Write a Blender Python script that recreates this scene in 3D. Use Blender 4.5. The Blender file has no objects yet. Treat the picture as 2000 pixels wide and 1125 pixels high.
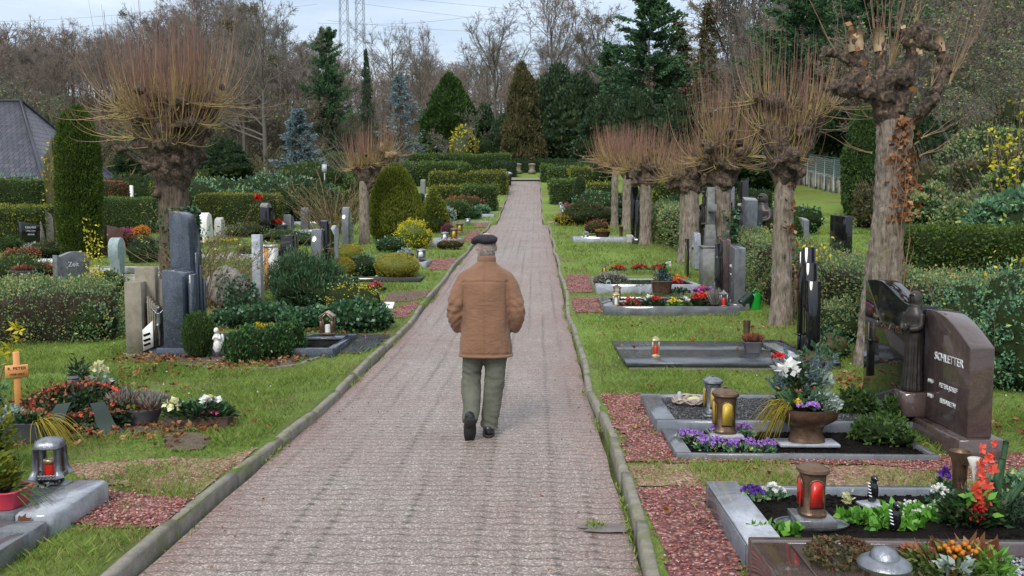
import bpy, bmesh, math, random
import numpy as np
from mathutils import Vector, Matrix, Euler, noise as mnoise
R = np.random.default_rng(7)
random.seed(7)
PI = math.pi
scene = bpy.context.scene
COL = scene.collection
F = 1650.0; HOR = 440.0; CH = 1.80
PITCH = math.atan((562.5 - HOR) / F)
cp, sp = math.cos(PITCH), math.sin(PITCH)
def ray(px, py):
 a = (px - 1000.0) / F; b = (562.5 - py) / F
 return a, cp + b * sp, -sp + b * cp          # for unit depth along the view axis
SLP = 0.028                                       # the path bears slightly to the right
_prof = []
for w, W, py in ((475, 2.62, 772), (380, 2.62, 697), (336, 2.62, 660), (259, 2.62, 588), (206, 2.62, 528), (163, 2.62, 491),
     (110, 2.62, 440), (65, 2.13, 387), (55.5, 2.13, 350)):
 D = W * F / w
 r = ray(1000, py); _prof.append((D * r[1], CH + D * r[2]))
_prof = [(y, max(z, 0)) for y, z in _prof]
PY = np.array([-20, 0, 7] + [p[0] for p in _prof] + [78, 97, 130, 200, 400, 900], float)
PZ = np.array([0, 0, 0] + [p[1] for p in _prof] + [6.9, 9.9, 15.5, 28, 33, 33], float)
_ys = np.arange(-20, 900, 0.5)
_zs = np.interp(_ys, PY, PZ)
_k = np.hanning(15); _k /= _k.sum()
_zs = np.convolve(np.pad(_zs, 7, mode='edge'), _k, 'valid')
def zpath(y): return np.interp(y, _ys, _zs)
LAWN = 0.06
def pc(y): return -0.75 + SLP * y                # path centre x
def phw(y): return np.where(np.asarray(y) < 39.5, 1.31, 1.065)
def sstep(a, b, t):
 t = np.clip((t - a) / (b - a), 0, 1); return t * t * (3 - 2 * t)
def ground(x, y):
 x = np.asarray(x, float); y = np.asarray(y, float)
 z = zpath(y) + LAWN
 rr = x - (9 + 0.22 * y)
 z = z + np.clip(rr, 0, 60) * 0.33 * sstep(20, 55, y)
 l = -(x + 14 + 0.25 * y)
 z = z + np.clip(l, 0, 60) * 0.10 * sstep(45, 90, y)
 return z
def gz(x, y): return float(ground(x, y))
def at(px, py, dz=0.0):
 a, b, c = ray(px, py)
 Ds = np.concatenate([np.arange(2, 40, 0.05), np.arange(40, 300, 0.4)])
 f = CH + Ds * c - (ground(a * Ds, b * Ds) + dz)
 idx = np.where(f <= 0)[0]
 i = idx[0] if len(idx) else len(Ds) - 1
 lo, hi = Ds[max(i - 1, 0)], Ds[i]
 for _ in range(30):
  m = (lo + hi) / 2
  if CH + m * c - (gz(a * m, b * m) + dz) > 0: lo = m
  else: hi = m
 D = (lo + hi) / 2
 return Vector((a * D, b * D, CH + D * c))
def atD(px, py, y):                               # the point seen at a pixel, y metres ahead
 a, b, c = ray(px, py); D = y / b
 return Vector((a * D, y, CH + D * c))
def dep(p): return p[1] * cp - (p[2] - CH) * sp
def mpp(p): return dep(p) / F                     # metres per photo pixel there
def gp(px, y):                                    # ground point under a column at distance y
 x = (px - 1000) / F * y * 1.0
 for _ in range(3):
  z = gz(x, y); x = (px - 1000) / F * (y * cp - (z - CH) * sp)
 return Vector((x, y, gz(x, y)))
def htop(p, py):                                  # height above p whose top shows on row py
 q = atD(1000, py, p[1]); return q.z - p[2]
MATS = {}
def nmat(name):
 m = bpy.data.materials.new(name); m.use_nodes = True
 nt = m.node_tree; b = nt.nodes['Principled BSDF']
 MATS[name] = m
 return m, nt, b
def N(nt, t, **kw):
 n = nt.nodes.new(t)
 for k, v in kw.items():
  if k in n.inputs: n.inputs[k].default_value = v
  else: setattr(n, k, v)
 return n
def ramp(nt, fac, stops, interp='LINEAR'):
 r = nt.nodes.new('ShaderNodeValToRGB'); r.color_ramp.interpolation = interp
 e = r.color_ramp.elements
 while len(e) < len(stops): e.new(0.5)
 for i, (p, c) in enumerate(stops):
  e[i].position = p; e[i].color = (c[0], c[1], c[2], 1)
 nt.links.new(fac, r.inputs['Fac']); return r.outputs['Color']
def mixc(nt, fac, a, b, mode='MIX'):
 m = nt.nodes.new('ShaderNodeMix'); m.data_type = 'RGBA'; m.blend_type = mode
 if isinstance(fac, (int, float)): m.inputs[0].default_value = fac
 else: nt.links.new(fac, m.inputs[0])
 for s, v in ((6, a), (7, b)):
  if isinstance(v, tuple): m.inputs[s].default_value = (*v[:3], 1)
  else: nt.links.new(v, m.inputs[s])
 return m.outputs[2]
def mth(nt, op, a, b=0.0, c=0.0):
 m = nt.nodes.new('ShaderNodeMath'); m.operation = op
 for i, v in enumerate((a, b, c)):
  if isinstance(v, (int, float)): m.inputs[i].default_value = v
  else: nt.links.new(v, m.inputs[i])
 return m.outputs[0]
def coord(nt, kind='Object', scale=(1, 1, 1), rot=(0, 0, 0)):
 t = nt.nodes.new('ShaderNodeTexCoord'); mp = nt.nodes.new('ShaderNodeMapping')
 mp.inputs['Scale'].default_value = scale; mp.inputs['Rotation'].default_value = rot
 if kind == 'World':
  g = nt.nodes.new('ShaderNodeNewGeometry'); nt.links.new(g.outputs['Position'], mp.inputs['Vector'])
 else: nt.links.new(t.outputs[kind], mp.inputs['Vector'])
 return mp.outputs[0]
def noi(nt, v, scale, detail=4, rough=.6, dist=0):
 n = nt.nodes.new('ShaderNodeTexNoise'); n.inputs['Scale'].default_value = scale
 n.inputs['Detail'].default_value = detail; n.inputs['Roughness'].default_value = rough; n.inputs['Distortion'].default_value = dist
 nt.links.new(v, n.inputs['Vector']); return n.outputs['Fac']
def vor(nt, v, scale, feat='F1', out='Distance', rnd=1):
 n = nt.nodes.new('ShaderNodeTexVoronoi'); n.feature = feat; n.inputs['Scale'].default_value = scale
 n.inputs['Randomness'].default_value = rnd
 nt.links.new(v, n.inputs['Vector']); return n.outputs[out]
def bump(nt, b, h, strength=.5, dist=.02):
 n = nt.nodes.new('ShaderNodeBump'); n.inputs['Strength'].default_value = strength; n.inputs['Distance'].default_value = dist
 nt.links.new(h, n.inputs['Height']); nt.links.new(n.outputs[0], b.inputs['Normal'])
def attr(nt, name='rnd'):
 a = nt.nodes.new('ShaderNodeAttribute'); a.attribute_name = name; return a.outputs['Fac']
def leafmat(name, stops, rough=.6, trans=.25, spec=.35):
 """foliage: the colour of every leaf comes from its own number"""
 m, nt, b = nmat(name)
 g_ = 1.9 if name in ('privet_leaf', 'shrub_leaf') else 1.35 if max(stops[-2][1]) < .2 else 1.1
 stops = [(p, tuple(min(.9, x * g_) for x in q)) for p, q in stops]
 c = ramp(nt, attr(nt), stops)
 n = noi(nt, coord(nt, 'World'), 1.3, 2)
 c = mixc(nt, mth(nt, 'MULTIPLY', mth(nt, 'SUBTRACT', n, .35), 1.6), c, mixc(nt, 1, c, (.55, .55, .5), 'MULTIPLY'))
 nt.links.new(c, b.inputs['Base Color']); b.inputs['Roughness'].default_value = rough
 b.inputs['Specular IOR Level'].default_value = spec
 if trans:
  t = nt.nodes.new('ShaderNodeBsdfTranslucent'); nt.links.new(c, t.inputs['Color'])
  mx = nt.nodes.new('ShaderNodeMixShader'); mx.inputs[0].default_value = trans
  nt.links.new(b.outputs[0], mx.inputs[1]); nt.links.new(t.outputs[0], mx.inputs[2])
  nt.links.new(mx.outputs[0], nt.nodes['Material Output'].inputs['Surface'])
 return m
def plain(name, col, rough=.6, metal=0, var=.25, scale=6, bstr=.2, spec=.5, bscale=None, bd=.01, dirt=None):
 m, nt, b = nmat(name)
 v = coord(nt)
 n = noi(nt, v, scale, 5)
 c = ramp(nt, n, [(.25, tuple(x * (1 - var) for x in col)), (.75, tuple(min(1, x * (1 + var)) for x in col))])
 if dirt:
  d = noi(nt, v, scale * .35, 6, .7)
  c = mixc(nt, ramp(nt, d, [(.48, (0, 0, 0)), (.62, (1, 1, 1))]), c, dirt)
 nt.links.new(c, b.inputs['Base Color'])
 b.inputs['Roughness'].default_value = rough; b.inputs['Metallic'].default_value = metal; b.inputs['Specular IOR Level'].default_value = spec
 rr = mth(nt, 'MULTIPLY_ADD', n, .3, rough - .15); nt.links.new(rr, b.inputs['Roughness'])
 if bstr: bump(nt, b, noi(nt, v, bscale or scale * 4, 5), bstr, bd)
 return m
def granite(name, base, fleck, dark, rough=.07, scale=420, polish=1):
 m, nt, b = nmat(name)
 v = coord(nt)
 a = vor(nt, v, scale, out='Color'); s = nt.nodes.new('ShaderNodeSeparateColor'); nt.links.new(a, s.inputs[0])
 mid = tuple((x + y) / 2 for x, y in zip(base, fleck)); lo = tuple((x + y) / 2 for x, y in zip(base, dark)); c = ramp(nt, s.outputs[0], [(0, lo), (.3, base), (.8, base), (1, mid)])
 n = noi(nt, v, 3, 6, .7, 1.5)
 c = mixc(nt, ramp(nt, n, [(.4, (0, 0, 0)), (.65, (1, 1, 1))]), c, mixc(nt, 1, c, (.6, .6, .62), 'MULTIPLY'))
 nt.links.new(c, b.inputs['Base Color'])
 n2 = noi(nt, v, 5, 5, .7)
 nt.links.new(mth(nt, 'MULTIPLY_ADD', n2, rough * 1.6, rough * .3), b.inputs['Roughness'])
 b.inputs['Specular IOR Level'].default_value = .6
 return m
def build_mats():
 G = lambda *a: a
 leafmat('grass', [(0, (.075, .12, .02)), (.35, (.16, .25, .045)), (.7, (.27, .36, .075)), (.88, (.38, .40, .13)), (1, (.42, .31, .15))], .6, .35)
 leafmat('hedge_leaf', [(0, (.025, .055, .012)), (.6, (.07, .125, .025)), (.9, (.14, .18, .04)), (1, (.16, .15, .05))])
 leafmat('hedge_dark', [(0, (.012, .028, .012)), (.6, (.025, .055, .02)), (1, (.06, .085, .025))])
 leafmat('hedge_yellow', [(0, (.05, .07, .01)), (.5, (.12, .14, .02)), (1, (.23, .22, .03))])
 leafmat('privet_leaf', [(0, (.03, .065, .035)), (.4, (.07, .12, .055)), (.7, (.13, .17, .06)), (.88, (.25, .22, .07)), (1, (.20, .10, .05))])
 leafmat('shrub_leaf', [(0, (.025, .065, .04)), (.5, (.06, .14, .08)), (.85, (.12, .20, .10)), (1, (.35, .36, .05))])
 leafmat('thuja_leaf', [(0, (.018, .045, .006)), (.5, (.05, .09, .012)), (.9, (.09, .125, .015)), (1, (.12, .07, .02))])
 leafmat('golden_thuja_leaf', [(0, (.035, .065, .006)), (.4, (.12, .155, .015)), (.8, (.24, .25, .03)), (1, (.28, .24, .03))])
 leafmat('spruce_leaf', [(0, (.018, .04, .025)), (.6, (.035, .065, .035)), (1, (.06, .10, .05))])
 leafmat('pine_leaf', [(0, (.02, .05, .025)), (.6, (.045, .10, .045)), (1, (.08, .15, .06))])
 leafmat('bluespruce_leaf', [(0, (.05, .085, .095)), (.5, (.12, .18, .20)), (1, (.24, .31, .33))])
 leafmat('yew_leaf', [(0, (.014, .03, .016)), (.6, (.03, .06, .028)), (1, (.06, .09, .035))])
 leafmat('cypress_leaf', [(0, (.015, .04, .01)), (.6, (.035, .075, .015)), (1, (.07, .12, .02))])
 leafmat('browngreen_leaf', [(0, (.035, .035, .015)), (.5, (.07, .065, .025)), (1, (.13, .10, .04))])
 leafmat('ivy_leaf', [(0, (.012, .04, .02)), (.6, (.03, .085, .035)), (.93, (.07, .15, .06)), (1, (.16, .09, .03))], .35, .1, .6)
 leafmat('gold_leaf', [(0, (.22, .22, .02)), (.4, (.45, .38, .015)), (.8, (.70, .55, .02)), (1, (.15, .25, .03))], .5, .3)
 leafmat('euonymus_leaf', [(0, (.10, .14, .015)), (.25, (.38, .36, .03)), (.7, (.55, .46, .02)), (1, (.75, .62, .05))], .5, .2)
 leafmat('heather_gold', [(0, (.13, .11, .015)), (.5, (.30, .235, .025)), (1, (.44, .36, .05))], .8, .2)
 leafmat('heather_grey', [(0, (.10, .10, .08)), (.5, (.22, .20, .17)), (1, (.38, .36, .32))], .9, .1)
 leafmat('heather_rust', [(0, (.10, .03, .02)), (.5, (.25, .09, .05)), (1, (.36, .16, .09))], .9, .1)
 leafmat('heather_pink', [(0, (.12, .02, .05)), (.5, (.32, .05, .14)), (1, (.45, .12, .22))], .9, .1)
 leafmat('primrose_leaf', [(0, (.04, .14, .015)), (.5, (.10, .30, .03)), (1, (.20, .45, .06))], .45, .3, .5)
 leafmat('silver_leaf', [(0, (.16, .22, .18)), (.5, (.30, .37, .33)), (1, (.48, .54, .50))], .8, .15)
 leafmat('box_leaf', [(0, (.008, .03, .012)), (.55, (.02, .065, .02)), (.9, (.06, .14, .02)), (1, (.2, .3, .03))], .4, .15, .5)
 leafmat('dead_leaf', [(0, (.09, .03, .012)), (.4, (.22, .085, .03)), (.8, (.36, .17, .07)), (1, (.45, .30, .15))], .7, .2)
 leafmat('moss', [(0, (.04, .07, .01)), (1, (.12, .16, .03))], .9, 0)
 leafmat('cone_brown', [(0, (.04, .02, .012)), (.5, (.10, .05, .03)), (1, (.2, .11, .06))], .8, 0)
 for nm, c in (('petal_white', (.8, .8, .74)), ('petal_red', (.62, .02, .015)), ('petal_coral', (.85, .10, .06)), ('petal_pink', (.70, .08, .30)), ('petal_lilac', (.42, .20, .66)),
      ('petal_purple', (.10, .02, .30)), ('petal_yellow', (.85, .60, .02)), ('petal_cream', (.72, .70, .38)), ('petal_orange', (.75, .25, .02))):
  leafmat(nm, [(0, tuple(x * .6 for x in c)), (.6, c), (1, tuple(min(.9, x * 1.2 + .03) for x in c))], .5, .3)
 m, nt, b = nmat('shoot_bark')
 c = ramp(nt, attr(nt), [(0, (.40, .31, .11)), (.3, (.36, .26, .11)), (.55, (.24, .135, .08)), (1, (.19, .085, .07))])
 nt.links.new(c, b.inputs['Base Color']); b.inputs['Roughness'].default_value = .55
 m, nt, b = nmat('twig_grey')
 c = ramp(nt, attr(nt), [(0, (.065, .06, .048)), (.5, (.155, .14, .112)), (1, (.21, .18, .145))])
 nt.links.new(c, b.inputs['Base Color']); b.inputs['Roughness'].default_value = .85
 m, nt, b = nmat('twig_red')
 c = ramp(nt, attr(nt), [(0, (.075, .065, .05)), (.5, (.175, .145, .115)), (1, (.25, .185, .15))])
 nt.links.new(c, b.inputs['Base Color']); b.inputs['Roughness'].default_value = .85
 m, nt, b = nmat('stem_brown')
 c = ramp(nt, attr(nt), [(0, (.10, .07, .035)), (1, (.28, .20, .10))])
 nt.links.new(c, b.inputs['Base Color']); b.inputs['Roughness'].default_value = .8
 for nm, d, l in (('bark', (.06, .045, .035), (.29, .235, .19)), ('bark_dark', (.025, .017, .012), (.15, .105, .075))):
  m, nt, b = nmat(nm)
  v = coord(nt, 'Object', (1, 1, .16))
  r1 = noi(nt, v, 26, 6, .75, .6); v2 = coord(nt, 'Object', (1, 1, 1)); r2 = noi(nt, v2, 3.5, 4)
  c = ramp(nt, r1, [(.34, d), (.56, l)])
  c = mixc(nt, ramp(nt, r2, [(.45, (0, 0, 0)), (.7, (1, 1, 1))]), c, mixc(nt, 1, c, (.62, .66, .50), 'MULTIPLY'))
  nt.links.new(c, b.inputs['Base Color']); b.inputs['Roughness'].default_value = .9
  bump(nt, b, r1, .9, .035)
 m, nt, b = nmat('burl')
 v = coord(nt); r1 = noi(nt, v, 11, 6, .75, 1.0); r2 = noi(nt, coord(nt, 'Object', (1, 1, .4)), 38, 5, .7)
 c = ramp(nt, r1, [(.36, (.018, .012, .009)), (.50, (.10, .068, .048)), (.60, (.22, .15, .10)), (.70, (.42, .28, .17))])
 c = mixc(nt, 1, c, ramp(nt, r2, [(.3, (.35, .33, .3)), (.6, (1, 1, 1))]), 'MULTIPLY')
 nt.links.new(c, b.inputs['Base Color']); b.inputs['Roughness'].default_value = .9
 bump(nt, b, mth(nt, 'ADD', r1, mth(nt, 'MULTIPLY', r2, .4)), 1, .05)
 plain('cut_wood', (.27, .18, .105), .8, var=.4, scale=9, bstr=.4)
 granite('granite_black', (.010, .010, .012), (.05, .05, .055), (.004, .004, .005), .05)
 granite('dark_wet', (.05, .056, .068), (.12, .13, .15), (.02, .022, .028), .22)
 granite('wet_sheen_granite', (.15, .165, .19), (.27, .29, .32), (.08, .085, .095), .16)  # wet dark granite; its sky sheen is lightened into the base colour
 granite('granite_brown', (.095, .066, .060), (.2, .15, .14), (.035, .025, .022), .06)
 granite('granite_blue', (.062, .075, .10), (.18, .22, .27), (.015, .018, .028), .14, 110)
 granite('granite_grey', (.14, .145, .155), (.26, .27, .28), (.06, .06, .065), .07)
 granite('granite_light', (.36, .38, .42), (.6, .62, .64), (.2, .21, .23), .10)
 granite('granite_red', (.22, .10, .08), (.34, .2, .17), (.08, .04, .035), .18)
 plain('stone_matte', (.18, .18, .18), .75, var=.35, scale=8, bstr=.5, dirt=(.10, .11, .07))
 plain('stone_pale', (.40, .39, .36), .8, var=.3, scale=7, bstr=.5, dirt=(.2, .2, .15))
 plain('sandstone', (.23, .20, .155), .85, var=.35, scale=5, bstr=.5, dirt=(.10, .11, .05))
 plain('boulder_stone', (.23, .20, .185), .85, var=.4, scale=9, bstr=.6, dirt=(.13, .14, .10))
 plain('marble', (.42, .44, .47), .35, var=.3, scale=9, bstr=.1, dirt=(.22, .24, .27))
 plain('white_stone', (.72, .71, .68), .5, var=.12, scale=9, bstr=.15)
 plain('concrete', (.215, .195, .16), .9, var=.3, scale=14, bstr=.6, bscale=90, dirt=(.15, .155, .08))
 plain('old_wall', (.34, .31, .27), .9, var=.3, scale=3, bstr=.5, dirt=(.13, .13, .08))
 plain('bronze', (.16, .10, .065), .42, .75, var=.4, scale=14, bstr=.25)
 plain('bronze_dark', (.05, .042, .038), .4, .6, var=.4, scale=12, bstr=.25)
 plain('pewter', (.22, .23, .25), .38, .85, var=.45, scale=18, bstr=.3)
 plain('brass', (.42, .34, .20), .35, .7, var=.3, scale=12, bstr=.15)
 plain('verdigris', (.28, .36, .36), .7, .2, var=.3, scale=14, bstr=.3)
 plain('soil', (.011, .0085, .007), .95, var=.6, scale=30, bstr=1, bscale=60, bd=.03, spec=.12)
 plain('brown_soil', (.12, .085, .06), .95, var=.5, scale=20, bstr=1, bscale=60, bd=.02)
 plain('dark_core', (.018, .028, .010), .95, var=.3, scale=9, bstr=0, spec=.1)
 plain('twig_core', (.035, .026, .018), .95, var=.5, scale=9, bstr=0, spec=.1)
 plain('orange_wood', (.62, .27, .08), .55, var=.2, scale=5, bstr=.15)
 plain('planter_plastic', (.045, .05, .06), .5, var=.2, scale=6, bstr=.1)
 plain('planter_grey', (.09, .092, .10), .6, var=.25, scale=9, bstr=.25)
 plain('red_plastic', (.50, .04, .07), .4, var=.15, scale=5, bstr=0)
 plain('green_plastic', (.01, .30, .03), .3, var=.15, scale=5, bstr=0)
 plain('dark_green_plastic', (.012, .03, .022), .35, var=.3, scale=5, bstr=0)
 plain('white_paint', (.72, .72, .70), .5, var=.08, scale=4, bstr=0)
 plain('black_plastic', (.015, .016, .02), .45, var=.2, scale=4, bstr=.05)
 plain('basket_weave', (.09, .06, .045), .8, var=.5, scale=40, bstr=.8)
 plain('rattan', (.35, .29, .24), .7, var=.5, scale=30, bstr=.5)
 plain('ribbon', (.02, .035, .03), .75, var=.3, scale=6, bstr=0)
 plain('candle_red', (.55, .025, .015), .3, var=.15, scale=6, bstr=0)
 plain('candle_yellow', (.50, .34, .04), .35, var=.2, scale=9, bstr=0)
 plain('candle_white', (.75, .78, .74), .35, var=.1, scale=6, bstr=0)
 plain('steel', (.32, .34, .36), .6, .4, var=.2, scale=3, bstr=0)
 plain('glass_grey', (.18, .20, .21), .1, 0, var=.3, scale=9, bstr=0)
 plain('gold_letter', (.55, .42, .25), .35, .6, var=.2, scale=9, bstr=0)
 plain('silver_letter', (.75, .75, .75), .4, .2, var=.1, scale=9, bstr=0)
 plain('bronze_letter', (.13, .085, .06), .35, .7, var=.3, scale=9, bstr=0)
 for nm, kw in (('red_gravel', [(0, (.10, .03, .027)), (.45, (.28, .085, .07)), (.85, (.42, .18, .15)), (1, (.55, .36, .32))]),
       ('grey_gravel', [(0, (.04, .042, .05)), (.5, (.16, .17, .18)), (1, (.45, .46, .48))]),
       ('black_gravel', [(0, (.012, .012, .014)), (.6, (.045, .046, .05)), (1, (.12, .12, .125))]),
       ('slate_chips', [(0, (.02, .02, .03)), (.6, (.045, .045, .06)), (1, (.10, .10, .12))])):
  m, nt, b = nmat(nm)
  v = coord(nt, 'World')
  cc = vor(nt, v, 42 if nm != 'slate_chips' else 60, out='Color'); s = nt.nodes.new('ShaderNodeSeparateColor'); nt.links.new(cc, s.inputs[0])
  dd = vor(nt, v, 42 if nm != 'slate_chips' else 60)
  c = ramp(nt, s.outputs[0], kw)
  c = mixc(nt, 1, c, ramp(nt, dd, [(.2, (1, 1, 1)), (.75, (.25, .25, .25))]), 'MULTIPLY')
  nt.links.new(c, b.inputs['Base Color']); b.inputs['Roughness'].default_value = .75
  bump(nt, b, mth(nt, 'SUBTRACT', 1, dd), .8, .015)
  m, nt, b = nmat(nm + '_stone')
  c = ramp(nt, attr(nt), kw); nt.links.new(c, b.inputs['Base Color']); b.inputs['Roughness'].default_value = .7
 m, nt, b = nmat('turf')
 v = coord(nt, 'World')
 n1 = noi(nt, v, .8, 5, .7); n2 = noi(nt, v, 22, 5, .8); n3 = noi(nt, v, .23, 3)
 c = ramp(nt, n2, [(.3, (.085, .125, .025)), (.5, (.155, .225, .045)), (.7, (.22, .31, .07))])
 c = mixc(nt, ramp(nt, n1, [(.46, (0, 0, 0)), (.62, (.8, .8, .8))]), c, ramp(nt, n2, [(.3, (.09, .085, .03)), (.7, (.22, .18, .08))]))
 c = mixc(nt, ramp(nt, n3, [(.45, (0, 0, 0)), (.6, (.6, .6, .6))]), c, ramp(nt, n2, [(.3, (.11, .19, .025)), (.7, (.24, .36, .06))]))
 a = nt.nodes.new('ShaderNodeAttribute'); a.attribute_name = 'wood'
 c = mixc(nt, a.outputs['Fac'], c, ramp(nt, n2, [(.3, (.03, .028, .015)), (.55, (.07, .055, .03)), (.75, (.05, .07, .02))]))
 nt.links.new(c, b.inputs['Base Color']); b.inputs['Roughness'].default_value = .9; b.inputs['Specular IOR Level'].default_value = .2
 bump(nt, b, n2, .8, .05)
 m, nt, b = nmat('worn_turf')
 v = coord(nt, 'World')
 cc = vor(nt, v, 55, out='Color'); s = nt.nodes.new('ShaderNodeSeparateColor'); nt.links.new(cc, s.inputs[0])
 c = ramp(nt, s.outputs[0], [(0, (.10, .05, .04)), (.5, (.24, .12, .09)), (.8, (.30, .20, .12)), (1, (.42, .30, .24))])
 n1 = noi(nt, v, 3.2, 6, .75)
 c = mixc(nt, ramp(nt, n1, [(.46, (0, 0, 0)), (.6, (.85, .85, .85))]), c, ramp(nt, s.outputs[1], [(0, (.10, .12, .03)), (1, (.26, .22, .09))]))
 nt.links.new(c, b.inputs['Base Color']); b.inputs['Roughness'].default_value = .9
 bump(nt, b, s.outputs[0], .6, .015)
 m, nt, b = nmat('pavers')
 v = coord(nt, 'Object')
 sx = nt.nodes.new('ShaderNodeSeparateXYZ'); nt.links.new(v, sx.inputs[0])
 wob = noi(nt, v, 2.2, 3)
 wave = mth(nt, 'MULTIPLY', mth(nt, 'SINE', mth(nt, 'MULTIPLY', sx.outputs[0], 2 * PI / .112)), .012)
 yy = mth(nt, 'ADD', mth(nt, 'ADD', sx.outputs[1], wave), mth(nt, 'MULTIPLY', wob, .05))
 xx = mth(nt, 'ADD', sx.outputs[0], mth(nt, 'MULTIPLY', mth(nt, 'SINE', mth(nt, 'MULTIPLY', sx.outputs[1], 2 * PI / .23)), .006))
 cb = nt.nodes.new('ShaderNodeCombineXYZ'); nt.links.new(xx, cb.inputs[0]); nt.links.new(yy, cb.inputs[1])
 br = nt.nodes.new('ShaderNodeTexBrick'); nt.links.new(cb.outputs[0], br.inputs['Vector'])
 br.offset = 0.5; br.inputs['Scale'].default_value = 1; br.inputs['Brick Width'].default_value = .224; br.inputs['Row Height'].default_value = .112
 br.inputs['Mortar Size'].default_value = .0065; br.inputs['Mortar Smooth'].default_value = .5
 br.inputs['Color1'].default_value = (.0, .0, .0, 1); br.inputs['Color2'].default_value = (1, 1, 1, 1); br.inputs['Mortar'].default_value = (.5, .5, .5, 1)
 sp_ = vor(nt, v, 120, out='Color'); s = nt.nodes.new('ShaderNodeSeparateColor'); nt.links.new(sp_, s.inputs[0])
 fl = ramp(nt, s.outputs[0], [(0, (.165, .132, .11)), (.5, (.265, .218, .187)), (.8, (.345, .297, .262)), (.93, (.51, .47, .43)), (1, (.70, .67, .62))])
 red = ramp(nt, s.outputs[0], [(0, (.15, .088, .073)), (.6, (.24, .15, .125)), (1, (.40, .30, .26))])
 n1 = noi(nt, v, .55, 5, .65); n2 = noi(nt, coord(nt, 'Object', (3.2, .35, 1)), 1.6, 5, .7)
 edge = mth(nt, 'POWER', mth(nt, 'DIVIDE', mth(nt, 'ABSOLUTE', sx.outputs[0]), 1.35), 4)
 fac = mth(nt, 'ADD', mth(nt, 'MULTIPLY', edge, .8), mth(nt, 'MULTIPLY', mth(nt, 'SUBTRACT', n1, .38), 1.7))
 c = mixc(nt, fac, fl, red)
 c = mixc(nt, mth(nt, 'MULTIPLY', br.outputs['Color'], .18), c, (.16, .11, .10))
 c = mixc(nt, ramp(nt, n2, [(.35, (0, 0, 0)), (.7, (.5, .5, .5))]), c, mixc(nt, 1, c, (.62, .60, .60), 'MULTIPLY'))
 rutw = mth(nt, 'ADD', sx.outputs[0], mth(nt, 'MULTIPLY', noi(nt, coord(nt, 'Object', (0.01, .5, 1)), 1, 2), .06))
 rut = mth(nt, 'ABSOLUTE', mth(nt, 'SUBTRACT', mth(nt, 'FRACT', mth(nt, 'DIVIDE', rutw, .224)), .5))
 rutm = ramp(nt, rut, [(.33, (0, 0, 0)), (.48, (1, 1, 1))])
 gate = ramp(nt, noi(nt, coord(nt, 'Object', (2.6, .22, 1)), 1.5, 3, .6), [(.42, (0, 0, 0)), (.58, (1, 1, 1))])
 rl = mth(nt, 'ABSOLUTE', mth(nt, 'SUBTRACT', mth(nt, 'FRACT', mth(nt, 'DIVIDE', mth(nt, 'ADD', sx.outputs[1], mth(nt, 'ADD', mth(nt, 'MULTIPLY', mth(nt, 'SINE', mth(nt, 'MULTIPLY', sx.outputs[0], 2 * PI / .224)), .011), mth(nt, 'MULTIPLY', noi(nt, v, 7, 3), .05))), .105)), .5))
 rlm = ramp(nt, rl, [(.36, (0, 0, 0)), (.46, (1, 1, 1))])
 rg = mixc(nt, 1, mixc(nt, 1, rutm, gate, 'MULTIPLY'), ramp(nt, rl, [(.22, (.28, .28, .28)), (.42, (1, 1, 1))]), 'MULTIPLY')
 dark = ramp(nt, noi(nt, v, 3, 4), [(.3, (.055, .035, .03)), (.52, (.045, .04, .03)), (.66, (.04, .055, .018))])
 jm = mth(nt, 'MULTIPLY', mth(nt, 'MAXIMUM', rlm, mth(nt, 'MULTIPLY', br.outputs['Fac'], .18)), ramp(nt, noi(nt, v, 6, 4), [(.3, (.25, .25, .25)), (.65, (1, 1, 1))]))
 c = mixc(nt, mth(nt, 'MULTIPLY', jm, .58), c, dark)
 c = mixc(nt, mth(nt, 'MULTIPLY', rg, .75), c, dark)
 nt.links.new(c, b.inputs['Base Color'])
 nt.links.new(mth(nt, 'MULTIPLY_ADD', noi(nt, v, 1.3, 5), .5, .36), b.inputs['Roughness'])
 h = mth(nt, 'SUBTRACT', mth(nt, 'MULTIPLY', s.outputs[0], .25), mth(nt, 'ADD', jm, mth(nt, 'MULTIPLY', rg, .6)))
 bump(nt, b, h, .7, .006)
 plain('wet_patch', (.14, .12, .11), .7, var=.4, scale=8, bstr=.3)
 m, nt, b = nmat('jacket_cloth')
 v = coord(nt)
 n = noi(nt, v, 5, 5, .6, .4)
 c = ramp(nt, n, [(.3, (.16, .082, .045)), (.7, (.235, .122, .069))])
 c = mixc(nt, ramp(nt, noi(nt, v, 160, 2), [(.4, (0, 0, 0)), (.6, (.3, .3, .3))]), c, (.2, .085, .04))
 nt.links.new(c, b.inputs['Base Color']); b.inputs['Roughness'].default_value = .85
 b.inputs['Sheen Weight'].default_value = .15
 fold = noi(nt, coord(nt, 'Object', (1, 1, 2.2), (.3, .5, 0)), 7, 4, .55, 1.2)
 bump(nt, b, fold, .4, .03)
 m, nt, b = nmat('trouser_cloth')
 v = coord(nt)
 c = ramp(nt, noi(nt, v, 5, 5), [(.3, (.082, .084, .062)), (.7, (.125, .127, .094))])
 nt.links.new(c, b.inputs['Base Color']); b.inputs['Roughness'].default_value = .9
 bump(nt, b, noi(nt, coord(nt, 'Object', (1, 1, 1.5), (.5, .4, 0)), 8, 4, .5, 1), .5, .03)
 plain('cap_wool', (.014, .013, .018), .85, var=.4, scale=30, bstr=.3)
 plain('shoe_leather', (.012, .012, .014), .35, var=.3, scale=9, bstr=.1)
 plain('shoe_sole', (.02, .02, .02), .8, var=.3, scale=20, bstr=.3)
 plain('seam_thread', (.20, .085, .037), .9, var=.2, scale=20, bstr=0)
 m, nt, b = nmat('skin')
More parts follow.
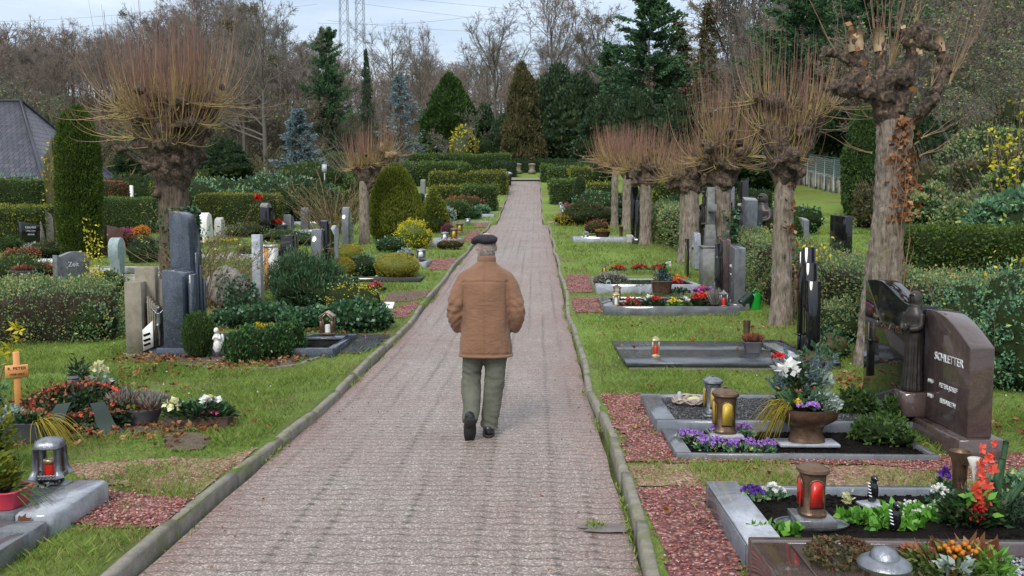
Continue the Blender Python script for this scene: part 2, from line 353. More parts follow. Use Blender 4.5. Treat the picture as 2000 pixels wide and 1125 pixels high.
 c = ramp(nt, noi(nt, coord(nt), 12, 4), [(.3, (.42, .20, .15)), (.7, (.55, .30, .23))])
 nt.links.new(c, b.inputs['Base Color']); b.inputs['Roughness'].default_value = .5; b.inputs['Subsurface Weight'].default_value = .1
 b.inputs['Subsurface Radius'].default_value = (.01, .004, .002)
 leafmat('grey_hair', [(0, (.22, .20, .18)), (1, (.55, .52, .48))], .7, 0)
 m, nt, b = nmat('roof_tile')
 v = coord(nt, 'Object')
 br = nt.nodes.new('ShaderNodeTexBrick'); nt.links.new(coord(nt, 'UV'), br.inputs['Vector']); br.inputs['Scale'].default_value = 1
 br.inputs['Brick Width'].default_value = .30; br.inputs['Row Height'].default_value = .34; br.inputs['Mortar Size'].default_value = .03; br.inputs['Mortar Smooth'].default_value = 1
 br.inputs['Color1'].default_value = (.035, .037, .05, 1); br.inputs['Color2'].default_value = (.075, .075, .095, 1); br.inputs['Mortar'].default_value = (.03, .03, .04, 1)
 nt.links.new(br.outputs['Color'], b.inputs['Base Color']); b.inputs['Roughness'].default_value = .45
 bump(nt, b, mth(nt, 'SUBTRACT', 1, br.outputs['Fac']), .8, .05)
build_mats()
M = MATS
class MB:
 def __init__(s): s.V = []; s.Q = []; s.T = []; s.G = []; s.a = []; s.n = 0; s.mi = 0; s.NG = []
 def add(s, V, faces, rnd=None, mi=None):
  """faces: array (n,3) or (n,4)"""
  V = np.asarray(V, float).reshape(-1, 3); faces = np.asarray(faces, int)
  mi = s.mi if mi is None else mi
  (s.T if faces.shape[1] == 3 else s.Q).append((faces + s.n, np.full(len(faces), mi)))
  if rnd is None: rnd = np.full(len(V), .5)
  s.V.append(V); s.a.append(np.broadcast_to(np.asarray(rnd, float), (len(V),)).copy()); s.n += len(V)
 def ngon(s, V, f, mi=None):
  for face in f: s.NG.append(([i + s.n for i in face], s.mi if mi is None else mi))
  V = np.asarray(V, float); s.V.append(V); s.a.append(np.full(len(V), .5)); s.n += len(V)
 def box(s, c, d, rz=0, rnd=.5, taper=1.0, bev=0, rx=0, ry=0):
  """box with base centre c"""
  x, y, z = d[0] / 2, d[1] / 2, d[2]
  if bev:
   b = min(bev, x * .45, y * .45, z * .45)
   ring = []
   for (zz, ins, t) in ((0, b, 1), (b, 0, 1), (z - b, 0, taper), (z, b, taper)):
    xx, yy = x * t, y * t
    if ins: xx -= b; yy -= b
    r = [(-xx, -yy + 0, zz), (xx, -yy, zz), (xx, yy, zz), (-xx, yy, zz)]
    ring.append(r)
   V = []; K = 8
   for (zz, ins, t) in ((0, b, 1), (b, 0, 1), (z - b, 0, taper), (z, b, taper)):
    xx, yy = x * t - (b if ins else 0), y * t - (b if ins else 0); q = b * .8 if not ins else b * .4
    V += [(-xx + q, -yy, zz), (xx - q, -yy, zz), (xx, -yy + q, zz), (xx, yy - q, zz), (xx - q, yy, zz), (-xx + q, yy, zz), (-xx, yy - q, zz), (-xx, -yy + q, zz)]
   f = []
   for k in range(3):
    for i in range(8):
     j = (i + 1) % 8; f.append([k * 8 + i, k * 8 + j, k * 8 + 8 + j, k * 8 + 8 + i])
   f.append(list(range(7, -1, -1))); f.append(list(range(24, 32)))
  else:
   V = [(-x, -y, 0), (x, -y, 0), (x, y, 0), (-x, y, 0)] + [(a * taper, b_ * taper, z) for a, b_ in ((-x, -y), (x, -y), (x, y), (-x, y))]
   f = [[3, 2, 1, 0], [4, 5, 6, 7], [0, 1, 5, 4], [1, 2, 6, 5], [2, 3, 7, 6], [3, 0, 4, 7]]
  Rm = np.array(Euler((rx, ry, rz)).to_matrix())
  s.ngon(np.asarray(V) @ Rm.T + np.asarray(c), f)
 def prism(s, pts, axis, a0, a1, flip=False):
  """extrude a 2d outline: axis x: pts are (y,z); axis y: (x,z); axis z: (x,y)"""
  n = len(pts); V = []
  for a in (a0, a1):
   for p in pts:
    V.append({'x': (a, p[0], p[1]), 'y': (p[0], a, p[1]), 'z': (p[0], p[1], a)}[axis])
  f = [[i, (i + 1) % n, n + (i + 1) % n, n + i] for i in range(n)] + [list(range(n - 1, -1, -1)), list(range(n, 2 * n))]
  s.ngon(V, f)
 def lathe(s, prof, c=(0, 0, 0), seg=16, sx=1, sy=1, sq=0, rnd=.5, rz=0):
  """profile list of (r,z)"""
  a = np.arange(seg) / seg * 2 * PI + rz
  ca, sa = np.cos(a), np.sin(a)
  if sq:   # squarish section
   k = (np.abs(ca) ** sq + np.abs(sa) ** sq) ** (-1 / sq); ca = ca * k; sa = sa * k
  V = np.array([(r * ca * sx + c[0], r * sa * sy + c[1], np.full(seg, z + c[2])) for r, z in prof]).transpose(0, 2, 1).reshape(-1, 3)
  n = len(prof); i = np.arange(seg); j = (i + 1) % seg
  f = np.concatenate([np.stack([k * seg + i, k * seg + j, (k + 1) * seg + j, (k + 1) * seg + i], 1) for k in range(n - 1)])
  s.add(V, f, rnd)
  if prof[0][0] > 1e-4: s.NG.append(([s.n - n * seg + q for q in range(seg - 1, -1, -1)], s.mi))
  if prof[-1][0] > 1e-4: s.NG.append(([s.n - seg + q for q in range(seg)], s.mi))
 def tubes(s, P, Rr, sides=3, rnd=.5):
  """P (n,k,3) polylines, Rr (n,k) radii, rnd scalar / (n,) / (n,k)"""
  P = np.asarray(P, float); Rr = np.asarray(Rr, float); n, k, _ = P.shape
  T = np.gradient(P, axis=1); T /= np.linalg.norm(T, axis=2, keepdims=True) + 1e-9
  up = np.where(np.abs(T[..., 2:3]) > .9, np.array([1., 0, 0]), np.array([0, 0, 1.]))
  up = np.broadcast_to(up[:, :1], T.shape)
  A = np.cross(T, up); A /= np.linalg.norm(A, axis=2, keepdims=True) + 1e-9
  B = np.cross(T, A)
  an = np.arange(sides) / sides * 2 * PI
  V = P[:, :, None] + Rr[..., None, None] * (A[:, :, None] * np.cos(an)[:, None] + B[:, :, None] * np.sin(an)[:, None])
  idx = np.arange(n * k * sides).reshape(n, k, sides); nx = np.roll(idx, -1, axis=2)
  f = np.stack([idx[:, :-1], nx[:, :-1], nx[:, 1:], idx[:, 1:]], -1).reshape(-1, 4)
  rnd = np.asarray(rnd, float)
  if rnd.ndim == 1: rnd = np.broadcast_to(rnd[:, None], (n, k))
  rr = np.broadcast_to(rnd if rnd.ndim else rnd[None, None], (n, k))
  s.add(V.reshape(-1, 3), f, np.repeat(rr.reshape(-1), sides))
 def tube(s, pts, r, sides=8, rnd=.5, cap=True):
  pts = np.asarray(pts, float); r = np.broadcast_to(np.asarray(r, float), (len(pts),))
  s.tubes(pts[None], r[None], sides, rnd)
  if cap:
   s.NG.append(([s.n - len(pts) * sides + q for q in range(sides)], s.mi)); s.NG.append(([s.n - sides + q for q in range(sides - 1, -1, -1)], s.mi))
 def leaves(s, P, L, W=None, D=None, rnd=None, up=0.0, bend=.0):
  """leaf-shaped quads at P, length L, width W, pointing along D"""
  P = np.asarray(P, float); n = len(P)
  if n == 0: return
  L = np.broadcast_to(L, (n,)) * R.uniform(.7, 1.3, n); W = L * .5 if W is None else np.broadcast_to(W, (n,))
  if D is None: D = R.normal(size=(n, 3))
  D = np.asarray(D, float) + 0; D[:, 2] += up
  D /= np.linalg.norm(D, axis=1, keepdims=True) + 1e-9
  S = np.cross(D, R.normal(size=(n, 3))); S /= np.linalg.norm(S, axis=1, keepdims=True) + 1e-9
  tip = P + D * L[:, None]; mid = P + D * (L * .45)[:, None]
  if bend: tip[:, 2] -= bend * L
  V = np.stack([P, mid + S * (W / 2)[:, None], tip, mid - S * (W / 2)[:, None]], 1).reshape(-1, 3)
  i = np.arange(n) * 4
  rnd = R.uniform(0, 1, n) if rnd is None else np.clip(np.broadcast_to(rnd, (n,)), 0, 1)
  s.add(V, np.stack([i, i + 1, i + 2, i + 3], 1), np.repeat(rnd, 4))
 def blob(s, c, r, seg=14, rings=9, amp=.12, freq=2.2, seed=0, rnd=.5, fn=None, cut=None):
  """noisy ellipsoid"""
  r = np.broadcast_to(np.asarray(r, float), (3,))
  th = np.linspace(0, PI, rings + 1); ph = np.arange(seg) / seg * 2 * PI
  X = np.sin(th)[:, None] * np.cos(ph); Y = np.sin(th)[:, None] * np.sin(ph); Z = np.cos(th)[:, None] * np.ones(seg)
  U = np.stack([X, Y, Z], -1).reshape(-1, 3)
  d = np.array([1 + amp * (mnoise.noise(Vector(u) * freq + Vector((seed * 7.3, seed, 0)))) * 2 + amp * .6 * mnoise.noise(Vector(u) * freq * 2.7 + Vector((seed, 5, seed * 3.1))) for u in U])
  V = U * d[:, None] * r
  if cut is not None: V[:, 2] = np.maximum(V[:, 2], cut)
  V = V + np.asarray(c)
  idx = np.arange((rings + 1) * seg).reshape(rings + 1, seg); nx = np.roll(idx, -1, 1)
  f = np.stack([idx[:-1], idx[1:], nx[1:], nx[:-1]], -1).reshape(-1, 4)
  s.add(V, f, rnd)
 def build(s, name, mats, parent=None, smooth=False, loc=None, rz=0):
  if not isinstance(mats, (list, tuple)): mats = [mats]
  me = bpy.data.meshes.new(name)
  V = np.concatenate(s.V); nv = len(V)
  li = []; ls = []; mi = []; tot = 0
  for arrs, k in ((s.Q, 4), (s.T, 3)):
   for f, m in arrs:
    li.append(f.reshape(-1)); ls.append(tot + np.arange(len(f)) * k); mi.append(m); tot += len(f) * k
  for f, m in s.NG:
   li.append(np.array(f)); ls.append(np.array([tot])); mi.append(np.array([m])); tot += len(f)
  li = np.concatenate(li); ls = np.concatenate(ls); mi = np.concatenate(mi)
  me.vertices.add(nv); me.vertices.foreach_set('co', V.astype(np.float32).reshape(-1))
  me.loops.add(len(li)); me.loops.foreach_set('vertex_index', li.astype(np.int32))
  me.polygons.add(len(ls)); me.polygons.foreach_set('loop_start', ls.astype(np.int32))
  me.polygons.foreach_set('material_index', mi.astype(np.int32))
  me.update(calc_edges=True)
  at_ = me.attributes.new('rnd', 'FLOAT', 'POINT'); at_.data.foreach_set('value', np.concatenate(s.a).astype(np.float32))
  for m in mats: me.materials.append(M[m] if isinstance(m, str) else m)
  if smooth: me.shade_smooth() if smooth == 'all' else me.shade_smooth()
  if smooth == 'auto':
   me.set_sharp_from_angle(angle=math.radians(40))
  me.validate()
  o = bpy.data.objects.new(name, me); COL.objects.link(o)
  if parent is not None: o.parent = parent
  if loc is not None: o.location = loc
  o.rotation_euler.z = rz
  return o
def tag(o, label=None, cat=None, group=None, kind=None):
 if label: o['label'] = label
 if cat: o['category'] = cat
 if group: o['group'] = group
 if kind: o['kind'] = kind
 return o
def thing(name, loc, label, cat, rz=0, group=None):
 o = bpy.data.objects.new(name, None); COL.objects.link(o); o.location = loc; o.rotation_euler.z = rz; o.empty_display_size = .1
 return tag(o, label, cat, group)
def dup(root, loc, rz=0, label=None, scale=1, cat=None):
 r = root.copy(); COL.objects.link(r); r.location = loc; r.rotation_euler.z = rz
 r.scale = (scale,) * 3 if np.isscalar(scale) else scale
 if label: r['label'] = label
 for ch in list(root.children):
  c = ch.copy(); COL.objects.link(c); c.parent = r
  for g in list(ch.children):
   d = g.copy(); COL.objects.link(d); d.parent = c
 return r
def text(s, size, depth, mat, parent, loc, rot, name='inscription', align='CENTER'):
 cu = bpy.data.curves.new(name, 'FONT'); cu.body = s; cu.size = size; cu.extrude = depth; cu.align_x = align; cu.align_y = 'CENTER'; cu.resolution_u = 2
 o = bpy.data.objects.new('tmp', cu); COL.objects.link(o)
 dg = bpy.context.evaluated_depsgraph_get(); dg.update()
 me = bpy.data.meshes.new_from_object(o.evaluated_get(dg)); me.name = name
 bpy.data.objects.remove(o); bpy.data.curves.remove(cu)
 me.materials.clear(); me.materials.append(M[mat])
 t = bpy.data.objects.new(name, me); COL.objects.link(t); t.parent = parent; t.location = loc; t.rotation_euler = rot
 return t
FACE_X = (PI / 2, 0, PI / 2)     # text lying on a face whose normal is +x
def fuse(mb, mat, name, parent, voxel=.01, smooth=4, fn=None):
 """overlapping closed shapes fused into one continuous skin"""
 o = mb.build(name, mat, parent)
 mod = o.modifiers.new('r', 'REMESH'); mod.mode = 'VOXEL'; mod.voxel_size = voxel; mod.use_smooth_shade = True
 m2 = o.modifiers.new('s', 'SMOOTH'); m2.iterations = smooth; m2.factor = .6
 par = o.parent; o.parent = None
 dg = bpy.context.evaluated_depsgraph_get(); dg.update()
 me = bpy.data.meshes.new_from_object(o.evaluated_get(dg)); me.name = name
 old = o.data; o.modifiers.clear(); o.data = me; bpy.data.meshes.remove(old); o.parent = par
 if fn:
  co = np.zeros(len(me.vertices) * 3); me.vertices.foreach_get('co', co); co = co.reshape(-1, 3)
  no = np.zeros(len(me.vertices) * 3); me.vertices.foreach_get('normal', no); no = no.reshape(-1, 3)
  co = fn(co, no); me.vertices.foreach_set('co', co.reshape(-1)); me.update()
 if 'rnd' not in me.attributes:
  a = me.attributes.new('rnd', 'FLOAT', 'POINT'); a.data.foreach_set('value', R.uniform(0, 1, len(me.vertices)).astype(np.float32))
 me.shade_smooth()
 return o
cam = bpy.data.cameras.new('camera'); co_ = bpy.data.objects.new('camera', cam); COL.objects.link(co_); scene.camera = co_
cam.sensor_width = 36; cam.lens = F / 2000 * 36; cam.clip_end = 2500; cam.clip_start = .05
co_.location = (0, 0, CH); co_.rotation_euler = (PI / 2 - PITCH, 0, 0)
SUN_EL, SUN_AZ = 42, 200       # degrees; azimuth measured clockwise from +y
w = bpy.data.worlds.new('World'); scene.world = w; w.use_nodes = True
nt = w.node_tree; bg = nt.nodes['Background']
sky = nt.nodes.new('ShaderNodeTexSky'); sky.sky_type = 'NISHITA'; sky.sun_disc = False
sky.sun_elevation = math.radians(SUN_EL); sky.sun_rotation = math.radians(SUN_AZ); sky.air_density = 1.0; sky.dust_density = 2.0; sky.ozone_density = 1.5
v = coord(nt, 'Generated', (1, 1, 5))
n = noi(nt, v, 1.6, 7, .62, .5)
fac = ramp(nt, n, [(.38, (.25, .25, .25)), (.68, (.92, .92, .92))])
sg = nt.nodes.new('ShaderNodeSeparateXYZ'); nt.links.new(coord(nt, 'Generated'), sg.inputs[0])
cl_ = ramp(nt, mth(nt, 'ABSOLUTE', sg.outputs[2]), [(0, (4.8, 5.6, 6.5)), (.22, (6.4, 7.2, 8.0)), (.6, (11.0, 11.4, 12.0))])
dk_ = ramp(nt, mth(nt, 'ABSOLUTE', sg.outputs[2]), [(0, (2.7, 3.7, 5.0)), (.22, (3.2, 4.3, 5.9)), (.6, (6.0, 6.8, 8.0))])
c = mixc(nt, .12, mixc(nt, fac, dk_, cl_), sky.outputs[0])
nt.links.new(c, bg.inputs['Color']); bg.inputs['Strength'].default_value = .15
sl = bpy.data.lights.new('sun', 'SUN'); so = bpy.data.objects.new('sun', sl); COL.objects.link(so)
sl.energy = 2.5; sl.angle = math.radians(20); sl.color = (1, .96, .9)
_az = math.radians(SUN_AZ); _el = math.radians(SUN_EL)
_d = Vector((math.sin(_az) * math.cos(_el), math.cos(_az) * math.cos(_el), math.sin(_el)))
so.rotation_euler = _d.to_track_quat('Z', 'Y').to_euler()
scene.view_settings.view_transform = 'Standard'; scene.view_settings.look = 'None'; scene.view_settings.exposure = 0
def build_terrain():
 ys = np.concatenate([np.arange(-3, 12, .25), np.arange(12, 60, .6), np.arange(60, 140, 2), np.arange(140, 420, 12), [600, 900]])
 offs_o = np.concatenate([[0.0, .001, .2, .5], np.arange(1, 8, .5), np.arange(8, 30, 1.2), np.arange(30, 80, 4), np.arange(80, 400, 25), [900]])
 rows = []
 for y in ys:
  c = pc(y); h = float(phw(y)) + .05; inside = y < 63
  L = c - h - offs_o[::-1]; Rr_ = c + h + offs_o
  rows.append(np.concatenate([L, [c], Rr_]))
 X = np.array(rows); Y = np.repeat(ys[:, None], X.shape[1], 1)
 Z = ground(X, Y)
 k = len(offs_o)
 for i, y in enumerate(ys):
  if y < 63.5:
   Z[i, k - 1:k + 2] -= .16
 n1 = np.array([mnoise.noise(Vector((x * .7, y * .7, 0))) for x, y in zip(X.ravel(), Y.ravel())]).reshape(X.shape)
 m = np.ones(X.shape[1]); m[k - 4:k + 5] = 0
 Z += n1 * .02 * m * sstep(3, 30, Y)
 V = np.stack([X, Y, Z], -1).reshape(-1, 3)
 nr, nc = X.shape; idx = np.arange(nr * nc).reshape(nr, nc)
 f = np.stack([idx[:-1, :-1], idx[:-1, 1:], idx[1:, 1:], idx[1:, :-1]], -1).reshape(-1, 4)
 mb = MB(); mb.add(V, f); o = mb.build('ground', 'turf', smooth=True)
 wood = np.clip(np.maximum(np.maximum(sstep(100, 125, Y), sstep(0, 3, -5 - .13 * Y - X) * sstep(56, 64, Y)), sstep(0, 3, X - (11.5 + .22 * Y)) * sstep(35, 50, Y)), 0, 1)
 a = o.data.attributes.new('wood', 'FLOAT', 'POINT'); a.data.foreach_set('value', wood.astype(np.float32).reshape(-1))
 tag(o, kind='structure')
 ang = math.atan(SLP)
 mb = MB(); us = np.linspace(-1, 1, 9); ysp = np.concatenate([np.arange(-2, 39.51, .5), np.arange(39.52, 63.2, .7)])
 V = []
 for y in ysp:
  for u in us:
   V.append((pc(y) + u * (float(phw(y)) - .004 + .008 * math.sin(y * 5)), y, float(zpath(y)) - .012 * abs(u) ** 3))
 V = np.array(V)
 idx = np.arange(len(V)).reshape(len(ysp), 9)
 f = np.stack([idx[:-1, :-1], idx[:-1, 1:], idx[1:, 1:], idx[1:, :-1]], -1).reshape(-1, 4)
 ca, sa = math.cos(ang), math.sin(ang)
 x0 = V[:, 0] + .75; L = np.stack([x0 * ca - V[:, 1] * sa, x0 * sa + V[:, 1] * ca, V[:, 2]], 1)
 mb.add(L, f); o = mb.build('path', 'pavers', smooth=True, loc=(-.75, 0, 0), rz=-ang); tag(o, kind='structure')
 mb = MB()
 for (xa, xb, ya, yb) in ((-4.2, -1.31, 39.6, 40.7), (1.31, 2.9, 39.3, 40.4), (-1.2, 3.5, 62.9, 64.5), (-3.4, -1.1, 47.5, 48.4)):
  n = 8; V = []
  for i in range(n + 1):
   for j in range(3):
    yy = ya + (yb - ya) * j / 2; xx = pc(yy) + xa + (xb - xa) * i / n
    V.append((xx, yy, gz(xx, yy) + .012))
  idx = np.arange(len(V)).reshape(n + 1, 3)
  mb.add(V, np.stack([idx[:-1, :-1], idx[1:, :-1], idx[1:, 1:], idx[:-1, 1:]], -1).reshape(-1, 4))
 tag(mb.build('side_path', 'concrete'), kind='structure')
 for side in (-1, 1):
  mb = MB(); y = -1.0
  rs = np.random.default_rng(3 + side); dx = 0
  while y < 62.5:
   ln = .98 if y < 38.9 or y > 40.8 else .98
   if 39.2 < y < 40.6: y = 40.8; continue
   wob = .035 * math.sin(y * 1.1 + side) + (.05 * mnoise.noise(Vector((y * .45, side * 3, 0))) if side > 0 else 0)
   dz = rs.uniform(-.006, .010); dx = rs.uniform(-.008, .008)
   hw = float(phw(y)) + .055
   p0 = np.array([pc(y) + side * hw + wob + dx, y]); y1 = y + ln
   w1 = .035 * math.sin(y1 * 1.1 + side) + (.05 * mnoise.noise(Vector((y1 * .45, side * 3, 0))) if side > 0 else 0)
   p1 = np.array([pc(y1) + side * hw + w1 + dx, y1 - .012])
   K = 5; V = []
   for i in range(K + 1):
    t = i / K; c = p0 * (1 - t) + p1 * t; zz = float(zpath(c[1])) + dz
    e = .006 if i in (0, K) else 0
    ht = .066 if side < 0 else .064
    j = rs.uniform(-.003, .003, 4)
    for k, (ox, oz) in enumerate(((-.036, -.1), (-.036, ht - .018), (-.024, ht - e), (.024, ht - e), (.036, ht - .018), (.036, -.1))):
     V.append((c[0] + ox, c[1], zz + oz + (j[k % 4] if 0 < k < 5 else 0)))
   idx = np.arange(len(V)).reshape(K + 1, 6)
   mb.add(V, np.concatenate([np.stack([idx[:-1, a], idx[1:, a], idx[1:, a + 1], idx[:-1, a + 1]], -1) for a in range(5)]))
   mb.NG.append(([mb.n - 6 * (K + 1) + q for q in range(6)], 0)); mb.NG.append(([mb.n - 6 + q for q in (5, 4, 3, 2, 1, 0)], 0))
   y += ln
  tag(mb.build('kerb', 'concrete', smooth=False), kind='structure')
build_terrain()
# == vegetation tools
def tri_sample(mb, n):
 V = np.concatenate(mb.V); T = []
 for f, m in mb.Q: T += [f[:, [0, 1, 2]], f[:, [0, 2, 3]]]
 for f, m in mb.T: T.append(f)
 for f, m in mb.NG:
  for k in range(1, len(f) - 1): T.append(np.array([[f[0], f[k], f[k + 1]]]))
 T = np.concatenate(T); A, B, C = V[T[:, 0]], V[T[:, 1]], V[T[:, 2]]
 cr = np.cross(B - A, C - A); ar = np.linalg.norm(cr, axis=1)
 i = R.choice(len(T), n, p=ar / ar.sum()); u, v = R.uniform(size=(2, n)); k = u + v > 1; u[k] = 1 - u[k]; v[k] = 1 - v[k]
 P = A[i] + (B[i] - A[i]) * u[:, None] + (C[i] - A[i]) * v[:, None]
 return P, cr[i] / (ar[i][:, None] + 1e-12)
def clump(P, f, seed=0):
 k = min(len(P), 100000)
 return np.array([mnoise.noise(Vector(p) * f + Vector((seed, seed * 2, 3))) for p in P[:k]] + [0.] * (len(P) - k))
def leafy(core, n, L, W=None, out=.05, up=.35, inward=.03, spread=.8, cl=.0, clf=3, mi=1, bend=0, minz=None, shade=True):
 P, Nn = tri_sample(core, n)
 d = R.uniform(-inward, out, n)
 if cl:
  c = clump(P, clf); d = d + c * cl
 P = P + Nn * d[:, None]
 if minz is not None: k = P[:, 2] > minz; P, Nn, d = P[k], Nn[k], d[k]
 D = Nn + R.normal(size=P.shape) * spread
 rnd = R.uniform(0, 1, len(P))
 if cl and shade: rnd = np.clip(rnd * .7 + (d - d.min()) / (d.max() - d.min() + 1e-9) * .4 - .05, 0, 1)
 core.mi = mi; core.leaves(P, L, W, D, rnd, up, bend); core.mi = 0
def boxcore(L, W, H, amp=.05, seed=0, cell=.35, rnd_=.18):
 """rounded hedge block, lying along x, base centred at origin"""
 mb = MB(); nx = max(2, int(L / cell)); prof = []
 hw = W / 2
 for t in np.linspace(0, 1, 5)[:-1]: prof.append((-hw, H * .85 * t))
 for a in np.linspace(0, 1, 5): prof.append((-hw + hw * .3 * (1 - math.cos(a * PI / 2)), H * .85 + H * .15 * math.sin(a * PI / 2)))
 prof += [(-x, z) for x, z in prof[::-1]]
 V = []
 for i in range(nx + 1):
  x = -L / 2 + L * i / nx; e = 1 - .0 * (i in (0, nx))
  for (y, z) in prof:
   q = mnoise.noise(Vector((x * .9 + seed * 9, y * 1.2, z * 1.2))) * amp * 2
   V.append((x, y * (1 + q / max(hw, .3)), z * (1 + q * .5 / H)))
 m = len(prof); idx = np.arange(len(V)).reshape(nx + 1, m)
 mb.add(V, np.stack([idx[:-1, :-1], idx[:-1, 1:], idx[1:, 1:], idx[1:, :-1]], -1).reshape(-1, 4)[:, ::-1])
 mb.NG.append((list(idx[0]), 0)); mb.NG.append((list(idx[-1][::-1]), 0))
 return mb
def fix_normals(mb):
 pass
def hedge(p, q, W, H, leaf, label, size, dens, group=None, core='dark_core', name='hedge', amp=.05, cat='hedge', out=.05, up=.4, cl=.05, n=None):
 """clipped hedge from p to q"""
 p = Vector(p); q = Vector(q); L = (q - p).length; c = (p + q) / 2; ang = math.atan2(q.y - p.y, q.x - p.x)
 mb = boxcore(L, W, H, amp, random.random() * 50)
 V = np.concatenate(mb.V)     # follow the slope of the ground
 xs = c.x + V[:, 0] * math.cos(ang) - V[:, 1] * math.sin(ang); ys = c.y + V[:, 0] * math.sin(ang) + V[:, 1] * math.cos(ang)
 V[:, 2] += ground(xs, ys) - gz(c.x, c.y) - .05
 mb.V = [V]
 area = 2 * (L + W) * H + L * W
 P, Nn = tri_sample(mb, 10)
 cm = MB(); cm.V, cm.Q, cm.NG, cm.n, cm.a = list(mb.V), list(mb.Q), list(mb.NG), mb.n, list(mb.a)
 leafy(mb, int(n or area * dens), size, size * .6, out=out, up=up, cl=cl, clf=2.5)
 P, Nn = tri_sample(cm, int((n or area * dens) * .05)); k = Nn[:, 2] > -.2; P, Nn = P[k], Nn[k]; kk = clump(P, 1.7) > .05; P, Nn = P[kk], Nn[kk]
 mb.mi = 1; mb.leaves(P + Nn * R.uniform(.03, out * 2.2 + .05, (len(P), 1)), size * 1.2, size * .6, Nn + R.normal(size=P.shape) * .6, up=.8); mb.mi = 0
 o = mb.build(name, [core, leaf], None, loc=(c.x, c.y, gz(c.x, c.y)), rz=ang)
 return tag(o, label, cat, group)
def flip(mb):
 mb.Q = [(f[:, ::-1], m) for f, m in mb.Q]
def bush(p, rx, ry, h, leaf, label, size, n, name='bush', cat='bush', group=None, core='dark_core', amp=.18, up=.5, out=.08, cl=.12, spread=.8, stems=0, W=None, clf=4, twig=None, rz=0, freq=2.2, nb=1):
 mb = MB()
 for k in range(nb):
  o = (0, 0) if k == 0 else (R.uniform(-.5, .5) * rx, R.uniform(-.5, .5) * ry)
  s = 1 if k == 0 else R.uniform(.5, .8)
  mb.blob((o[0], o[1], h * .45 * s), (rx * .86 * s, ry * .86 * s, h * .5 * s), 16, 10, amp, freq, random.random() * 40, cut=-h * .45 * s)
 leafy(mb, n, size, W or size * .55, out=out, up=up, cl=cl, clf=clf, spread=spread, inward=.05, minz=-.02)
 mats = [core, leaf]
 if twig:
  k = twig[0]; a = R.uniform(0, 2 * PI, k); rr = np.sqrt(R.uniform(0, 1, k)) * .6
  b0 = np.stack([np.cos(a) * rr * rx * .6, np.sin(a) * rr * ry * .6, np.zeros(k)], 1)
  e = np.stack([np.cos(a) * rx * R.uniform(.5, 1.1, k), np.sin(a) * ry * R.uniform(.5, 1.1, k), h * R.uniform(.7, 1.25, k)], 1)
  t = np.linspace(0, 1, 6)[None, :, None]
  P = b0[:, None] * (1 - t) + e[:, None] * t + R.normal(size=(k, 6, 3)) * .03 * t
  mb.mi = 2; mb.tubes(P, np.linspace(twig[1], twig[1] * .3, 6)[None] * np.ones((k, 1)), 3, R.uniform(0, 1, k)); mb.mi = 0; mats.append(twig[2])
 o = mb.build(name, mats, None, loc=p, rz=rz)
 return tag(o, label, cat, group)
def kids(P, n, t0, t1, ang, ln, K, drift=.12, upb=.1, taper_len=.5):
 """n child branches on every polyline of P; returns polylines and where they start"""
 m, k, _ = P.shape
 t = R.uniform(t0, t1, (m, n)); t[:, 0] = np.where(R.uniform(size=m) < .7, t1, t[:, 0])
 f = t * (k - 1); i = np.clip(f.astype(int), 0, k - 2); w = (f - i)[..., None]
 ii = np.arange(m)[:, None]
 pos = P[ii, i] * (1 - w) + P[ii, i + 1] * w
 T = P[ii, i + 1] - P[ii, i]; T /= np.linalg.norm(T, axis=-1, keepdims=True) + 1e-9
 q = R.normal(size=T.shape); q -= (q * T).sum(-1, keepdims=True) * T; q /= np.linalg.norm(q, axis=-1, keepdims=True) + 1e-9
 a = R.uniform(ang * .6, ang * 1.3, (m, n))[..., None]
 D = T * np.cos(a) + q * np.sin(a); D[..., 2] += upb
 D /= np.linalg.norm(D, axis=-1, keepdims=True)
 plen = np.linalg.norm(np.diff(P, axis=1), axis=2).sum(1)[:, None]
 L = (plen * ln) * (1 - taper_len * (t - t0) / max(t1 - t0, 1e-3)) * R.uniform(.7, 1.25, (m, n))
 D = D.reshape(-1, 3); pos = pos.reshape(-1, 3); L = L.reshape(-1)
 pts = [pos]; d = D
 for s in range(K - 1):
  d = d + R.normal(size=d.shape) * drift; d[:, 2] += upb * .5; d /= np.linalg.norm(d, axis=1, keepdims=True)
  pts.append(pts[-1] + d * (L / (K - 1))[:, None])
 return np.stack(pts, 1), t.reshape(-1)
